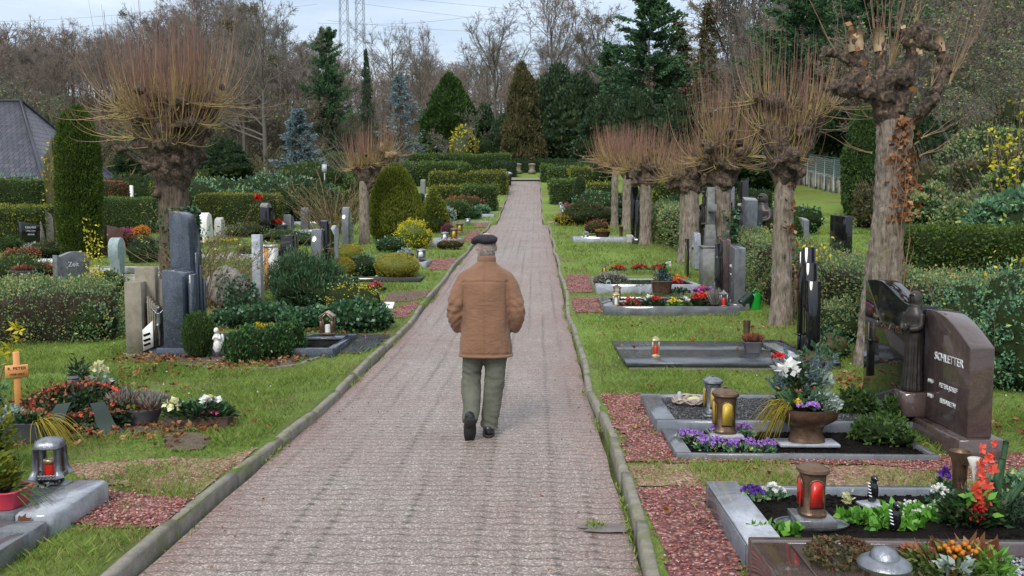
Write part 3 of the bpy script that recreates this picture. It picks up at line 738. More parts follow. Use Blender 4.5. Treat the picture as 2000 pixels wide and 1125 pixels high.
def bare_tree(name, H, spread, label, mat='twig_grey', seed=1, r0=.22, first=.3, dens=1.0, ivy=0, mistletoe=0, nl=(13, 5, 5, 6), drift=.13, lean=0, rtw=.010, up=.12, lf=0):
 """prototype of a leafless tree: trunk (with limbs) and crown of twigs"""
 global R
 keep = R; R = np.random.default_rng(seed)
 root = thing(name, (0, 0, 0), label, 'tree')
 K = 10; z = np.linspace(0, H * .8, K)
 P0 = np.stack([np.cumsum(R.normal(size=K) * .02 * H / 10) + lean * z, np.cumsum(R.normal(size=K) * .02 * H / 10), z], 1)[None]
 mb = MB(); r = np.linspace(r0, r0 * .18, K); r[0] *= 1.35
 mb.tubes(P0, r[None], 8, .2)
 P1, t1 = kids(P0, nl[0], first, .98, .85 * spread, .62, 8, .10, up)
 rr1 = r0 * .42 * (1 - t1 * .6)
 mb.tubes(P1, rr1[:, None] * np.linspace(1, .3, 8)[None], 5, .3)
 P2, t2 = kids(P1, nl[1], .2, 1, .75, .55, 6, drift, up * .7)
 r2 = np.repeat(rr1, nl[1]) * .45
 cr = MB()
 mb.tubes(P2, r2[:, None] * np.linspace(1, .35, 6)[None], 4, .4)
 P3, t3 = kids(P2, nl[2], .15, 1, .8, .6, 5, drift, up * .5)
 cr.tubes(P3, np.maximum(np.repeat(r2, nl[2]) * .42, rtw * 1.3)[:, None] * np.linspace(1, .5, 5)[None], 3, .6)
 P4, t4 = kids(P3, nl[3], .1, 1, .8, .65, 4, drift * 1.4, up * .3)
 if lf:
  i_ = R.integers(0, len(P4), lf); cr.mi = 1; cr.leaves(P4[i_, 2], .14, .09); cr.mi = 0
 cr.tubes(P4, np.full(len(P4), rtw)[:, None] * np.linspace(1, .4, 4)[None], 3, R.uniform(.5, 1, len(P4)))
 mats = [mat] + (['privet_leaf'] if lf else [])
 if ivy:
  q = MB(); q.tubes(P0[:, :int(K * ivy) + 1], (r[:int(K * ivy) + 1] * 2.2)[None], 8)
  Pv, Nn = tri_sample(q, 1500); cr.mi = 1; cr.leaves(Pv + Nn * R.uniform(-.1, .35, (1500, 1)), .22, .16, Nn + R.normal(size=Pv.shape) * .7); cr.mi = 0; mats.append('hedge_dark')
 if mistletoe:
  if len(mats) < 2: mats.append('browngreen_leaf')
  for k in range(mistletoe):
   j = R.integers(len(P3)); c = P3[j, 2]; n = 260
   d = R.normal(size=(n, 3)); d /= np.linalg.norm(d, axis=1, keepdims=True)
   cr.mi = 1; cr.leaves(c + d * R.uniform(.05, .5, (n, 1)), .2, .08, d); cr.mi = 0
 mb.build('trunk', mat, root, smooth=True); cr.build('crown', mats, root)
 R = keep
 return root
def conifer(name, H, rad, label, leaf, seed=1, tiers=26, per=9, droop=.25, card=.22, ncard=10, r0=.16, base=.08, power=.8, trunkmat='bark_dark', irregular=.15, upt=.0, gap=0):
 global R
 keep = R; R = np.random.default_rng(seed)
 root = thing(name, (0, 0, 0), label, 'tree')
 mb = MB(); mb.tubes(np.array([[(0, 0, -.2), (0, 0, H * .5), (0, 0, H * .98)]]), np.array([[r0, r0 * .6, .02]]), 8, .3)
 mb.build('trunk', trunkmat, root, smooth=True)
 n = tiers * per
 t = base + (1 - base) * (R.uniform(0, 1, n) ** 1.0)
 rl = rad * (1 - t) ** power * R.uniform(1 - irregular * 2.2, 1 + irregular, n) + rad * .05
 rl *= 1 + .25 * np.sin(t * 40)
 a = R.uniform(0, 2 * PI, n)
 s = np.linspace(0, 1, 6)
 x = np.cos(a)[:, None] * rl[:, None] * s; y = np.sin(a)[:, None] * rl[:, None] * s
 zz = t[:, None] * H - droop * rl[:, None] * (s ** 1.4) + upt * rl[:, None] * s ** 2.5 + .12 * rl[:, None] * s
 P = np.stack([x, y, zz], -1)
 cr = MB(); cr.tubes(P, np.linspace(.03, .008, 6)[None] * np.ones((n, 1)), 3, .3)
 m = n * ncard
 bi = np.repeat(np.arange(n), ncard); u = R.uniform(.18, 1.02, m) ** .7; f = np.clip(u * 5, 0, 4.99); i = f.astype(int); w = (f - i)[:, None]
 pos = P[bi, i] * (1 - w) + P[bi, i + 1] * w
 D = P[bi, i + 1] - P[bi, i]; D /= np.linalg.norm(D, axis=1, keepdims=True) + 1e-9
 D = D + R.normal(size=D.shape) * .55; D[:, 2] -= .15
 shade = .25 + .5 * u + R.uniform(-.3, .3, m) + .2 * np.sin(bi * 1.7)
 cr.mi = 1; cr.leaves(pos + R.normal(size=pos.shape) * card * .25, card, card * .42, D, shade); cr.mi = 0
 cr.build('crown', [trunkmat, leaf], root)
 R = keep
 return root
def dense_cone(name, prof, label, leaf, n, size, seed=1, amp=.06, trunk=.12, up=1.2, cl=.12, clf=2.2, out=.1, W=None, cat='tree', core='dark_core', bend=0, spread=.6, seg=18):
 """dense evergreen: outline given as (radius, height)"""
 global R
 keep = R; R = np.random.default_rng(seed)
 root = thing(name, (0, 0, 0), label, cat)
 H = prof[-1][1]
 mb = MB(); mb.tubes(np.array([[(0, 0, -.1), (0, 0, H * .5), (0, 0, H * .9)]]), np.array([[trunk, trunk * .6, .02]]), 7, .3); mb.build('trunk', 'bark_dark', root)
 cr = MB(); a = np.arange(seg) / seg * 2 * PI; V = []
 pr = np.array(prof); zs = np.linspace(pr[0, 1], pr[-1, 1], 22); rs = np.interp(zs, pr[:, 1], pr[:, 0]) * .88
 for z_, r_ in zip(zs, rs):
  for q in a:
   k = 1 + amp * 2 * mnoise.noise(Vector((math.cos(q) * 1.3, math.sin(q) * 1.3, z_ * 1.1 + seed)))
   V.append((math.cos(q) * r_ * k, math.sin(q) * r_ * k, z_))
 idx = np.arange(len(V)).reshape(22, seg); nx = np.roll(idx, -1, 1)
 cr.add(V, np.stack([idx[:-1], nx[:-1], nx[1:], idx[1:]], -1).reshape(-1, 4)); cr.NG.append((list(idx[0][::-1]), 0)); cr.NG.append((list(idx[-1]), 0))
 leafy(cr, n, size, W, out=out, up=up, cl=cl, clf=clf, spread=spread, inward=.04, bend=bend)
 cr.build('crown', [core, leaf], root)
 R = keep
 return root
def place(proto, px, y, top=None, rz=None, label=None, scale=None, used={}, ybase=None, group=None, wide=1):
 """stand a copy of a prototype y metres ahead in photo column px, as tall as row `top` asks"""
 p = gp(px, y) if ybase is None else at(px, ybase)
 H = proto['H']
 s = scale if scale else htop(p, top) / H
 rz = random.uniform(0, 6) if rz is None else rz
 sc = (s * wide, s * wide, s)
 if proto.name in used:
  o = dup(proto, p, rz, label or None, sc)
 else:
  used[proto.name] = 1; o = proto; o.location = p; o.rotation_euler.z = rz; o.scale = sc
  if label: o['label'] = label
 if group: o['group'] = group
 return o
# == prototypes of background trees
BT = []
for i, (nm, H, sp_, mat, kw) in enumerate((
  ('bare_tree', 16, 1.0, 'twig_grey', dict(r0=.26, first=.32)),
  ('bare_tree', 17, .75, 'twig_red', dict(r0=.24, first=.30, up=.2)),
  ('bare_tree', 15, 1.2, 'twig_grey', dict(r0=.24, first=.2, mistletoe=4)),
  ('bare_tree', 16, .9, 'twig_red', dict(r0=.22, first=.25, drift=.2)),
  ('bare_tree', 14, .6, 'twig_grey', dict(r0=.2, first=.35, up=.25)))):
 t = bare_tree(nm, H, sp_, 'leafless tree in the woodland', mat, seed=20 + i, nl=(16, 6, 6, 7), rtw=.013, **kw); t['H'] = H * 1.02; BT.append(t)
THICK = []
for i in range(3):
 t = bare_tree('bare_shrub', 7, 1.3, 'leafless shrub on the wooded slope', ('twig_grey', 'twig_red', 'twig_grey')[i], seed=50 + i, r0=.09, first=.05, nl=(24, 6, 5, 6), rtw=.010, drift=.22, up=.15, lf=(1500, 500, 2600)[i]); t['H'] = 6.3; THICK.append(t)
 t['category'] = 'shrub'
SPRUCE = conifer('spruce_tree', 14, 3.1, 'dark green spruce', 'spruce_leaf', 3, tiers=36, per=11, ncard=28, card=.30, droop=.35); SPRUCE['H'] = 14
PINE = conifer('pine_tree', 15, 4.4, 'broad pine', 'pine_leaf', 5, tiers=20, per=13, ncard=110, card=.34, droop=.05, base=.22, power=.45, irregular=.35, upt=.15); PINE['H'] = 15
BROWNFIR = conifer('fir_tree', 13, 2.6, 'slender brownish fir', 'browngreen_leaf', 8, tiers=34, per=9, ncard=15, card=.36, droop=.3); BROWNFIR['H'] = 13
YEW = dense_cone('yew_tree', [(2.2, .1), (3.2, 1.5), (3.3, 3), (2.6, 5), (1.6, 7), (.3, 8.4)], 'dark yew', 'yew_leaf', 9000, .38, 3, amp=.35, cl=.7, clf=.8, out=.25); YEW['H'] = 8.4
def bg_trees():
 rr = random.Random(11)
 desc = ['tall leafless tree with open crown', 'upright leafless tree with reddish twigs', 'spreading leafless tree with mistletoe', 'leafless tree with tangled reddish crown', 'slim leafless tree with steep branches']
 def lab(i, place_): return desc[i] + ' ' + place_
 n = 0
 for row, (ya, yb, x0, x1, step) in enumerate(((165, 195, -100, 2050, 62), (118, 150, -80, 1500, 85))):
  px = x0
  while px < x1:
   i = rr.randrange(5)
   if row == 0: top = np.interp(px, [0, 250, 500, 640, 800, 950, 1100, 1300, 1500, 2000], [150, 60, 40, 150, 130, 110, 60, 90, 60, 20]) + rr.uniform(-25, 45)
   else: top = np.interp(px, [0, 150, 300, 450, 560, 640, 760, 860, 1000, 1150, 1500], [190, 110, 40, 20, 90, 190, 210, 190, 130, 120, 120]) + rr.uniform(-30, 50)
   if px < 650: top -= 38
   if 880 < px < 1000 and row == 1: px += step; continue
   where = ('left' if px < 650 else 'middle' if px < 1250 else 'right')
   o = place(BT[i], px, rr.uniform(ya, yb), max(top, -40), label=desc[i] + (' in the farthest row of wood, %s' if row == 0 else ' in the nearer wood, %s') % where, group='leafless trees of the far wood', wide=rr.uniform(.9, 1.4))
   px += step * rr.uniform(.5, 1.1) * (.8 if px < 650 else 1); n += 1
 for (i, px, y, top, wide, l) in ((0, 770, 108, 42, 1.0, 'fine leafless tree, left of the pair standing against the sky at centre'),
        (1, 822, 112, 48, .8, 'narrow leafless tree, right of the pair against the sky at centre'),
        (2, 520, 66, -10, .95, 'large leafless tree with mistletoe beside the blue spruce'),
        (4, 478, 72, 40, 1.0, 'leafless tree with slim trunk just behind the tree with mistletoe'),
        (0, 965, 100, 22, 1.2, 'wide leafless tree with fanning limbs above the dark conifers'),
        (3, 1075, 96, -30, 1.0, 'pale tall birch-like leafless tree left of the big pine'),
        (2, 1180, 98, 10, 1.1, 'leafless tree leaning behind the big pine'),
        (4, 1425, 84, -60, .8, 'thin leafless tree between pine and slender fir'),
        (0, 1475, 70, -20, .7, 'leafless tree behind the pollards, right of the slender fir'),
        (1, 200, 86, 60, 1.1, 'leafless tree rising behind the columnar thuja'),
        (3, 110, 92, 110, 1.2, 'low leafless tree with tangled crown over the roof'),
        (1, 320, 80, 20, 1.1, 'leafless tree with reddish twigs behind the large pollard'),
        (0, 400, 84, 0, 1.0, 'tall leafless tree right behind the crown of the large pollard'),
        (3, 30, 84, 120, 1.3, 'rusty leafless tree at the left edge behind the house')):
  place(BT[i], px, y, top, label=l, wide=wide)
 k = 0
 for (ya, yb, px0, px1, step, t0) in ((88, 105, 1480, 2120, 50, 0), (66, 80, 1600, 2150, 48, 60), (52, 62, 1700, 2150, 44, 130), (43, 49, 1800, 2150, 42, 200)):
  px = px0
  while px < px1:
   i = rr.randrange(3); y = rr.uniform(ya, yb)
   top = t0 - 45 + rr.uniform(-50, 60)
   place(THICK[i], px, y, top, label=('grey', 'reddish', 'grey-brown')[i] + ' leafless shrub in the thicket on the right-hand slope', group='leafless shrubs of the right-hand slope', wide=rr.uniform(1.0, 1.5)); k += 1
   px += step * rr.uniform(.6, 1.4)
 px = 20
 while px < 700:      # undergrowth at the foot of the left wood
  i = rr.randrange(3)
  place(THICK[i], px, rr.uniform(74, 100), 190 + rr.uniform(-30, 50), label=('grey', 'reddish', 'grey-brown')[i] + ' leafless shrub at the foot of the left wood', group='leafless shrubs of the left wood', wide=1.3)
  px += rr.uniform(25, 50)
 place(PINE, 640, 80, 58, label='dark rounded pine rising left of the pylons', wide=.62)
 place(SPRUCE, 718, 76, 95, label='narrow green spruce column right of the pine', wide=.45)
 place(PINE, 1265, 78, -10, label='big green pine towering at centre right', wide=1.0)
 place(PINE, 1195, 84, 90, label='lower green pine on the left flank of the big pine', wide=.9)
 place(BROWNFIR, 1320, 80, 40, label='brownish fir pressed against the right of the big pine', wide=1.1)
 place(BROWNFIR, 1378, 82, 5, label='slender brownish fir standing free against the sky', wide=.75)
 place(PINE, 1560, 60, -60, label='large dark pine behind the nearest pollards', wide=.9)
 place(PINE, 1690, 64, -90, label='dark pine at the top right behind the bare thicket', wide=.9)
 place(PINE, 1610, 75, -30, label='middle one of the three dark pines at the upper right', wide=.9)
 place(SPRUCE, 1500, 66, 60, label='dark spruce behind the shoots of the second pollard', wide=.9)
 place(YEW, 1130, 80, 150, label='dark yew between the ivy cone and the big pine', wide=1.0)
 place(YEW, 1180, 74, 190, label='dark low yew behind the far hedge, right of centre', wide=1.1)
 place(YEW, 1240, 70, 180, label='blackish yew below the big pine', wide=1.0)
 place(YEW, 1320, 68, 190, label='dark yew behind the shoots of the middle pollards', wide=1.1)
 place(YEW, 945, 88, 205, label='dark round yew left of the ivy cone', wide=.9)
 place(YEW, 985, 84, 225, label='small dark yew right against the ivy cone', wide=.9)
 place(YEW, 1085, 86, 130, label='dark yew rising behind the ivy cone', wide=.9)
 place(YEW, 440, 60, 270, label='dark evergreen behind the large pollard trunk', wide=1.5)
 place(YEW, 250, 62, 290, label='dark evergreen right of the columnar thuja', wide=1.3)
 place(YEW, 1440, 58, 200, label='dark evergreen behind the third pollard', wide=1.3)
 place(YEW, 1800, 44, 230, label='dark evergreen thicket right of the nearest pollard trunk', wide=1.6)
 place(YEW, 1880, 47, 240, label='dark ivy-covered thicket on the right slope', wide=1.6)
 place(YEW, 1600, 62, 180, label='dark evergreen above the old wall', wide=1.2)
 t = conifer('spruce_tree', 9, 3.0, 'grey-green fir with layered branches at centre left', 'bluespruce_leaf', 14, tiers=20, per=8, ncard=16, card=.32, droop=.15, upt=.2, irregular=.3); t['H'] = 9
 place(t, 782, 72, 150, wide=1.0)
 t = conifer('blue_spruce', 5.2, 1.75, 'silvery blue spruce standing left of the small pollard', 'bluespruce_leaf', 21, tiers=34, per=11, ncard=26, card=.19, droop=.12, upt=.12, irregular=.12, power=.7); t['H'] = 5.2
 place(t, 585, 56, 215, wide=.98)
 t = dense_cone('cypress_tree', [(1.6, .3), (2.5, 1.2), (2.6, 2.6), (1.9, 4.4), (.9, 6), (.15, 7)], 'rounded fresh green cypress at centre', 'cypress_leaf', 14000, .30, 5, amp=.08, cl=.2, clf=1.5); t['H'] = 7
 place(t, 880, 86, 148, wide=1.05)
 t = dense_cone('ivy_clad_tree', [(2.9, .1), (3.1, 1.6), (2.4, 4), (1.9, 6.5), (1.2, 8.5), (.3, 9.8)], 'broad brown-green cone-shaped conifer at the end of the path', 'browngreen_leaf', 17000, .34, 6, amp=.25, cl=.5, clf=1.1); t['H'] = 9.8
 place(t, 1020, 74, 128, wide=.72)
 t = dense_cone('bamboo_bush', [(1.9, .1), (2.2, 1.5), (2.1, 3.6), (1.4, 5.2), (.5, 5.8)], 'tall leafy green bush at the end of the old wall', 'cypress_leaf', 12000, .26, 9, amp=.2, cl=.35, clf=1.2, up=.2, cat='bush'); t['H'] = 5.8
 place(t, 1682, 43, 218, wide=.5)
 t = bare_tree('young_tree', 6, .9, 'leafless young tree with pale slim trunk left of the ivy cone', 'twig_grey', seed=71, r0=.07, first=.3, nl=(12, 4, 4, 4)); t['H'] = 5.8
 place(t, 928, 72, 222);
 t = bare_tree('young_tree', 4, 1.4, 'small spreading leafless tree above the clipped hedges', 'twig_grey', seed=72, r0=.07, first=.3, nl=(12, 5, 4, 4)); t['H'] = 3.8
 place(t, 871, 68, 262, wide=1.4)
 o = bush(gp(905, 76), 1.2, 1.2, 4.0, 'gold_leaf', 'light yellow-green tall bush beside the young tree', .28, 900, group=None, core='hedge_dark', amp=.3)
bg_trees()
# == pollarded trees
def knob(mb, c, r, s=0): mb.blob(c, r, 12, 8, .32, 2.6, s)
def pollard(p, label, r0, hT, limbs, nsh, Ls, bark='bark', lean=(0, 0), seed=0, rsh=.009, ivy=0, vox=.035, out=.9, up=1.0, trunkw=None, leafpatch=0, low=60):
 """limbs: list of (dx, dy, dz, knob radius, start height fraction)"""
 rr = np.random.default_rng(seed + 100)
 root = thing('pollarded_tree', p, label, 'tree')
 mb = MB()
 k = 9; z = np.linspace(-.15, hT, k); t = z / hT
 pts = np.stack([lean[0] * t, lean[1] * t, z], 1)
 rad = r0 * (1 + .22 * np.exp(-t * 9) - .10 * np.clip(t, 0, 1))
 mb.tube(pts, rad, 14)
 hd = MB(); knob(hd, (lean[0], lean[1], hT), r0 * 1.12, seed)
 kn = []
 for j, (dx, dy, dz, kr, s) in enumerate(limbs):
  st = np.array([lean[0] * s, lean[1] * s, hT * s]); en = np.array([dx + lean[0], dy + lean[1], hT + dz])
  m1 = st * .5 + en * .5 + np.array([0, 0, -.15 * abs(dz) - .03]) + rr.normal(size=3) * .04
  T = np.linspace(0, 1, 6)[:, None]; c = st * (1 - T) ** 2 + 2 * m1 * T * (1 - T) + en * T ** 2
  hd.tube(c, np.linspace(r0 * .5, max(kr * .6, .05), 6), 10)
  knob(hd, en, kr, seed + j)
  for q in range(5): knob(hd, en + rr.normal(size=3) * kr * .8, kr * rr.uniform(.3, .6), seed + j + q * 7)
  for q in range(2): knob(hd, c[rr.integers(2, 5)] + rr.normal(size=3) * r0 * .45, r0 * rr.uniform(.25, .5), seed + j + q * 9)
  kn.append((en, kr))
 fz = 1 / max(r0, .1)
 def fn(co, no):
  a = np.arctan2(co[:, 1] - lean[1] * co[:, 2] / hT, co[:, 0] - lean[0] * co[:, 2] / hT)
  d = np.array([mnoise.noise(Vector((math.cos(q) * 5.5, math.sin(q) * 5.5, c[2] * 1.6 + seed))) * .6 + mnoise.noise(Vector((c[0] * 16, c[1] * 16, c[2] * 7))) * .5 for q, c in zip(a, co)])
  return co + no * (d * .05 * (.5 + r0))[:, None]
 fuse(mb, bark, 'trunk', root, vox, 2, fn); fuse(hd, 'burl', 'head', root, vox, 2, fn)
 sh = MB(); K = 8; P = []
 w = np.array([q[1] for q in kn]); w = w / w.sum(); ki = rr.choice(len(kn), nsh, p=w)
 cen = np.array([lean[0], lean[1], hT])
 C = np.array([kn[i][0] for i in ki]); KR = np.array([kn[i][1] for i in ki])
 d = rr.normal(size=(nsh, 3)); d /= np.linalg.norm(d, axis=1, keepdims=True); d[:, 2] = np.abs(d[:, 2]) * .9 - .15
 rad_ = C - cen; rad_[:, 2] = 0; rn = np.linalg.norm(rad_, axis=1, keepdims=True); rad_ = rad_ / (rn + .2)
 st = C + d * KR[:, None] * .85
 o_ = d * 1.0 + rad_ * .9; o_[:, 2] *= .3; o_ *= out
 L = Ls * rr.uniform(.45, 1.08, nsh)
 lowm = rr.uniform(size=nsh) < low / 100 * .5
 t = np.linspace(0, 1, K)[None, :, None]
 wild = rr.normal(size=(nsh, 3)) * .12
 g_ = np.where(lowm[:, None, None], -.30 * t + rr.uniform(.2, .7, (nsh, 1, 1)) * t ** 2, .03 * t + rr.uniform(.75, 1.0, (nsh, 1, 1)) * t ** 1.55) * up
 hor = np.where(lowm, rr.uniform(.55, 1.1, nsh), rr.uniform(.08, .68, nsh))[:, None]
 P = st[:, None] + L[:, None, None] * ((o_ * hor + wild)[:, None] * (1.5 * t - .65 * t ** 2) * .62) ; P[:, :, 2:3] += L[:, None, None] * g_
 P += rr.normal(size=P.shape) * .006 * t
 rnd = np.clip(np.linspace(0, 1, K)[None] * rr.uniform(.6, 1.2, (nsh, 1)) + rr.uniform(-.15, .2, (nsh, 1)), 0, 1)
 sh.tubes(P, (np.linspace(1, .28, K)[None] * rsh * rr.uniform(.6, 1.25, (nsh, 1))), 3, rnd)
 sh.build('shoots', 'shoot_bark', root, smooth=True)
 if leafpatch:
  lf = MB(); n = leafpatch; zz = rr.uniform(.45, .9, n) * hT; a = rr.normal(-1.2, .35, n)
  rd = r0 * (1.0) + rr.uniform(0, .06, n)
  Pp = np.stack([np.cos(a) * rd + lean[0] * zz / hT, np.sin(a) * rd + lean[1] * zz / hT, zz], 1)
  lf.leaves(Pp, .085, .075, rr.normal(size=(n, 3)) + np.array([0, -.8, -.3]))
  lf.build('dead_leaves', 'dead_leaf', root)
 if ivy:
  lf = MB(); n = ivy; zz = rr.uniform(0, .95, n) * hT * .75; a = rr.normal(PI * .1, .9, n)
  rd = r0 * 1.05 + rr.uniform(0, .12, n)
  lf.leaves(np.stack([np.cos(a) * rd, np.sin(a) * rd, zz], 1), .09, .08, np.stack([np.cos(a), np.sin(a), -.4 + 0 * a], 1) + rr.normal(size=(n, 3)) * .5)
  lf.build('ivy', 'ivy_leaf', root)
 return root
def pollards():
 p = gp(345, 16.6); m = mpp(p)
 hh = lambda row: htop(p, row)
 hT = hh(330)
 t = pollard(p, 'large pollarded tree on the left with a huge brush of olive shoots', .30, hT,
   [(-.75, .1, 1.10, .22, .75), (-.40, -.35, .95, .24, .8), (.15, -.1, 1.2, .28, .8), (.66, .15, 1.25, .24, .75), (.4, .45, 1.1, .2, .8), (-.4, .4, 1.2, .2, .85), (.1, -.35, .45, .26, .7), (.5, -.25, .75, .22, .7), (-.5, 0, .6, .2, .7), (.4, -.3, 1.2, .2, .8), (0, -.2, .85, .28, .8)],
   780, 1.85, 'bark_dark', seed=1, rsh=.0105, ivy=1800, out=1.15, up=.95, low=75, vox=.04)
 mb = MB(); mb.tube([(0.1, -.50, hT * .96), (-.35, -.62, hT * 1.04), (-.60, -.66, hT * 1.10)], [.05, .055, .05], 9); mb.blob((-.70, -.66, hT * 1.13), (.10, .08, .07), 9, 6, .4, 3, 2); mb.blob((-.2, -.58, hT * 1.0), (.14, .09, .08), 9, 6, .4, 3, 2); mb.build('broken_limb', 'burl', t, smooth=False)
 p = gp(712, 28.5); hT = htop(p, 345)
 t = pollard(p, 'small pollarded tree beside the tall green thuja', .17, hT, [(-.2, 0, .25, .18, .8), (.25, -.1, .35, .18, .8), (0, .2, .4, .16, .85), (.75, .0, .75, .12, .75)], 420, 1.35, 'bark', seed=4, rsh=.011, out=1.1, low=60, vox=.04)
 mb = MB(); mb.blob((.95, -.12, hT + .72), (.22, .16, .13), 10, 7, .4, 3, 3); mb.blob((.66, -.1, hT + .95), (.12, .1, .16), 10, 7, .4, 3, 5); mb.build('cut_knob', 'cut_wood', t)
 p = gp(1525, 13.6); hT = htop(p, 330)
 pollard(p, 'second pollarded tree from the right with bare straight trunk and long shoots', .165, hT,
   [(-.26, 0, .62, .17, .8), (.26, -.05, .62, .16, .8), (.62, .1, .98, .15, .8), (-.36, .05, 1.05, .17, .8), (.02, .2, .95, .15, .8), (0, -.1, .1, .24, .95), (-.12, -.1, .35, .18, .9), (.42, -.05, .8, .14, .8)], 400, 1.3, 'bark', seed=6, rsh=.0065, out=1.05, low=65, leafpatch=40)
 p = gp(1407, 18.5); hT = htop(p, 350)
 pollard(p, 'third pollarded tree from the right with ivy on its trunk', .21, hT,
   [(-.36, 0, .35, .22, .8), (.36, -.05, .45, .22, .8), (0, .2, .95, .2, .8), (.05, -.12, .3, .28, .9), (-.1, -.1, .7, .2, .9)], 430, 1.5, 'bark', seed=8, rsh=.0085, out=1.15, low=60, ivy=900)
 p = gp(1345, 22.5); hT = htop(p, 365)
 pollard(p, 'thick-trunked pollard with low bushy head, fourth from the right', .27, hT, [(-.32, 0, .22, .28, .85), (.32, -.1, .3, .28, .85), (0, .1, .45, .26, .9)], 420, .95, 'bark', seed=9, rsh=.010, out=1.3, low=80)
 p = gp(1260, 28.5); hT = htop(p, 352)
 pollard(p, 'pollard with split double trunk beside the black stele, fifth from the right', .22, hT, [(-.42, 0, .3, .3, .85), (.42, -.1, .35, .3, .85), (0, .1, .5, .3, .9)], 420, 1.4, 'bark', seed=10, rsh=.012, out=1.2, low=70)
 p = gp(1224, 35); hT = htop(p, 335)
 pollard(p, 'pollard with pale smooth trunk, sixth from the right', .20, hT, [(-.3, 0, .3, .3, .85), (.3, -.1, .4, .3, .85)], 380, 1.5, 'bark', seed=11, rsh=.014, out=1.2, low=60)
 p = gp(1200, 37.5); hT = htop(p, 325)
 pollard(p, 'farthest pollard of the right-hand row with narrow trunk', .16, hT, [(-.35, 0, .2, .26, .85), (.1, -.1, .45, .26, .85), (-.2, .1, .5, .2, .9)], 340, 1.35, 'bark', seed=12, rsh=.014, out=1.3, low=70)
 p = gp(1703, 10.2); m = mpp(p)
 def L(px, row): q = atD(px, row, p.y); return (q.x - p.x, q.z - p.z)
 root = thing('pollarded_tree', p, 'nearest pollard on the right with hacked knobbly limbs and dead ivy leaves', 'tree')
 mb = MB()
 def limb(pts, rad, y=None, sides=12):
  P = [];
  for i, (a, b) in enumerate(pts):
   x, z = L(a, b); P.append((x, (y[i] if y else 0), z))
  P = np.array(P); t = np.linspace(0, len(P) - 1, (len(P) - 1) * 4 + 1); i = np.clip(t.astype(int), 0, len(P) - 2); w = (t - i)[:, None]
  Q = P[i] * (1 - w) + P[i + 1] * w; r = np.interp(t, np.arange(len(P)), np.array(rad) * m) * (.74 if hd_ is not None else 1)
  k = np.array([.25, .5, .25]);
  for ax in range(3): Q[1:-1, ax] = np.convolve(Q[:, ax], k, 'valid')
  (hd_ if hd_ is not None else mb).tube(Q, r, sides)
 hd_ = None
 limb([(1700, 760), (1703, 730), (1712, 640), (1724, 540), (1738, 400), (1744, 300), (1747, 235)], [47, 38, 34, 32, 30, 31, 33])
 tr_ = mb; hd_ = MB(); mb = hd_
 limb([(1735, 240), (1715, 195), (1690, 172), (1660, 170)], [30, 24, 20, 17], [0, -.05, -.15, -.25])
 limb([(1690, 165), (1668, 130), (1640, 110), (1612, 100)], [16, 14, 12, 11], [-.15, -.1, -.05, 0])
 limb([(1676, 130), (1668, 100), (1664, 80)], [18, 17, 17], [-.1, -.1, -.1])
 limb([(1712, 160), (1712, 110), (1710, 78)], [17, 12, 11], [-.1, -.1, -.1])
 limb([(1748, 220), (1770, 160), (1775, 110), (1782, 75)], [26, 20, 17, 14], [0, 0, -.05, -.1])
 limb([(1700, 175), (1735, 155), (1772, 150)], [18, 22, 18], [-.1, -.12, -.1])
 limb([(1786, 85), (1805, 92), (1828, 98)], [18, 12, 9], [-.1, -.1, -.1])
 limb([(1770, 250), (1800, 215), (1815, 195), (1790, 205), (1775, 228)], [16, 14, 12, 12, 14], [0, -.12, -.2, -.28, -.2])
 limb([(1815, 190), (1832, 160), (1843, 125), (1835, 95), (1834, 85)], [13, 15, 13, 11, 12], [-.1, -.05, 0, 0, 0])
 for (a, b, r, y) in ((1640, 180, 22, -.25), (1655, 160, 24, -.22), (1625, 175, 17, -.2), (1672, 185, 22, -.25), (1612, 100, 12, 0), (1605, 110, 9, 0), (1770, 70, 18, -.1), (1795, 75, 19, -.1), (1783, 60, 15, -.12), (1765, 85, 14, -.1), (1845, 140, 15, 0), (1820, 182, 15, -.1), (1725, 195, 20, -.12), (1775, 330, 14, -.05), (1765, 160, 16, -.1)):
  x, z = L(a, b); knob(mb, (x, y, z), r * m * .78, a)
 mb = tr_
 def fn(co, no):
  d = np.array([mnoise.noise(Vector((c[0] * 13, c[1] * 13, c[2] * 1.7))) * .7 + mnoise.noise(Vector((c[0] * 26, c[1] * 26, c[2] * 14))) * .6 for c in co])
  return co + no * (d * .034)[:, None]
 fuse(mb, 'bark', 'trunk', root, .018, 2, fn); fuse(hd_, 'burl', 'head', root, .016, 1, fn)
 for (a, b, r, h, y) in ((1666, 66, 13.5, 38, -.1), (1711, 62, 10, 42, -.1), (1835, 72, 10, 30, .0)):
  mb = MB(); x, z = L(a, b + h); x2, z2 = L(a - 3, b - 3)
  mb.tube([(x, y, z), (x2, y, z2)], [r * m * 1.05, r * m * .95], 9); mb.build('sawn_stub', 'cut_wood', root)
 lf = MB(); n = 240; rw = R.uniform(235, 430, n) ; cx = 1748 + R.normal(0, 13, n)
 n2 = 24; rw = np.concatenate([rw, R.uniform(60, 200, n2)]); cx = np.concatenate([cx, R.choice([1645, 1672, 1700, 1785, 1775, 1760], n2) + R.normal(0, 12, n2)])
 P = []
 for a, b in zip(cx, rw): x, z = L(a, b); P.append((x, -.19 if b > 215 else -.36 + R.uniform(0, .15), z))
 P = np.array(P); P[:, 1] -= R.uniform(0, .05, len(P))
 lf.leaves(P, .075, .07, R.normal(size=(len(P), 3)) + np.array([0, -.5, -.4])); lf.build('dead_leaves', 'dead_leaf', root)
 sh = MB(); S = []
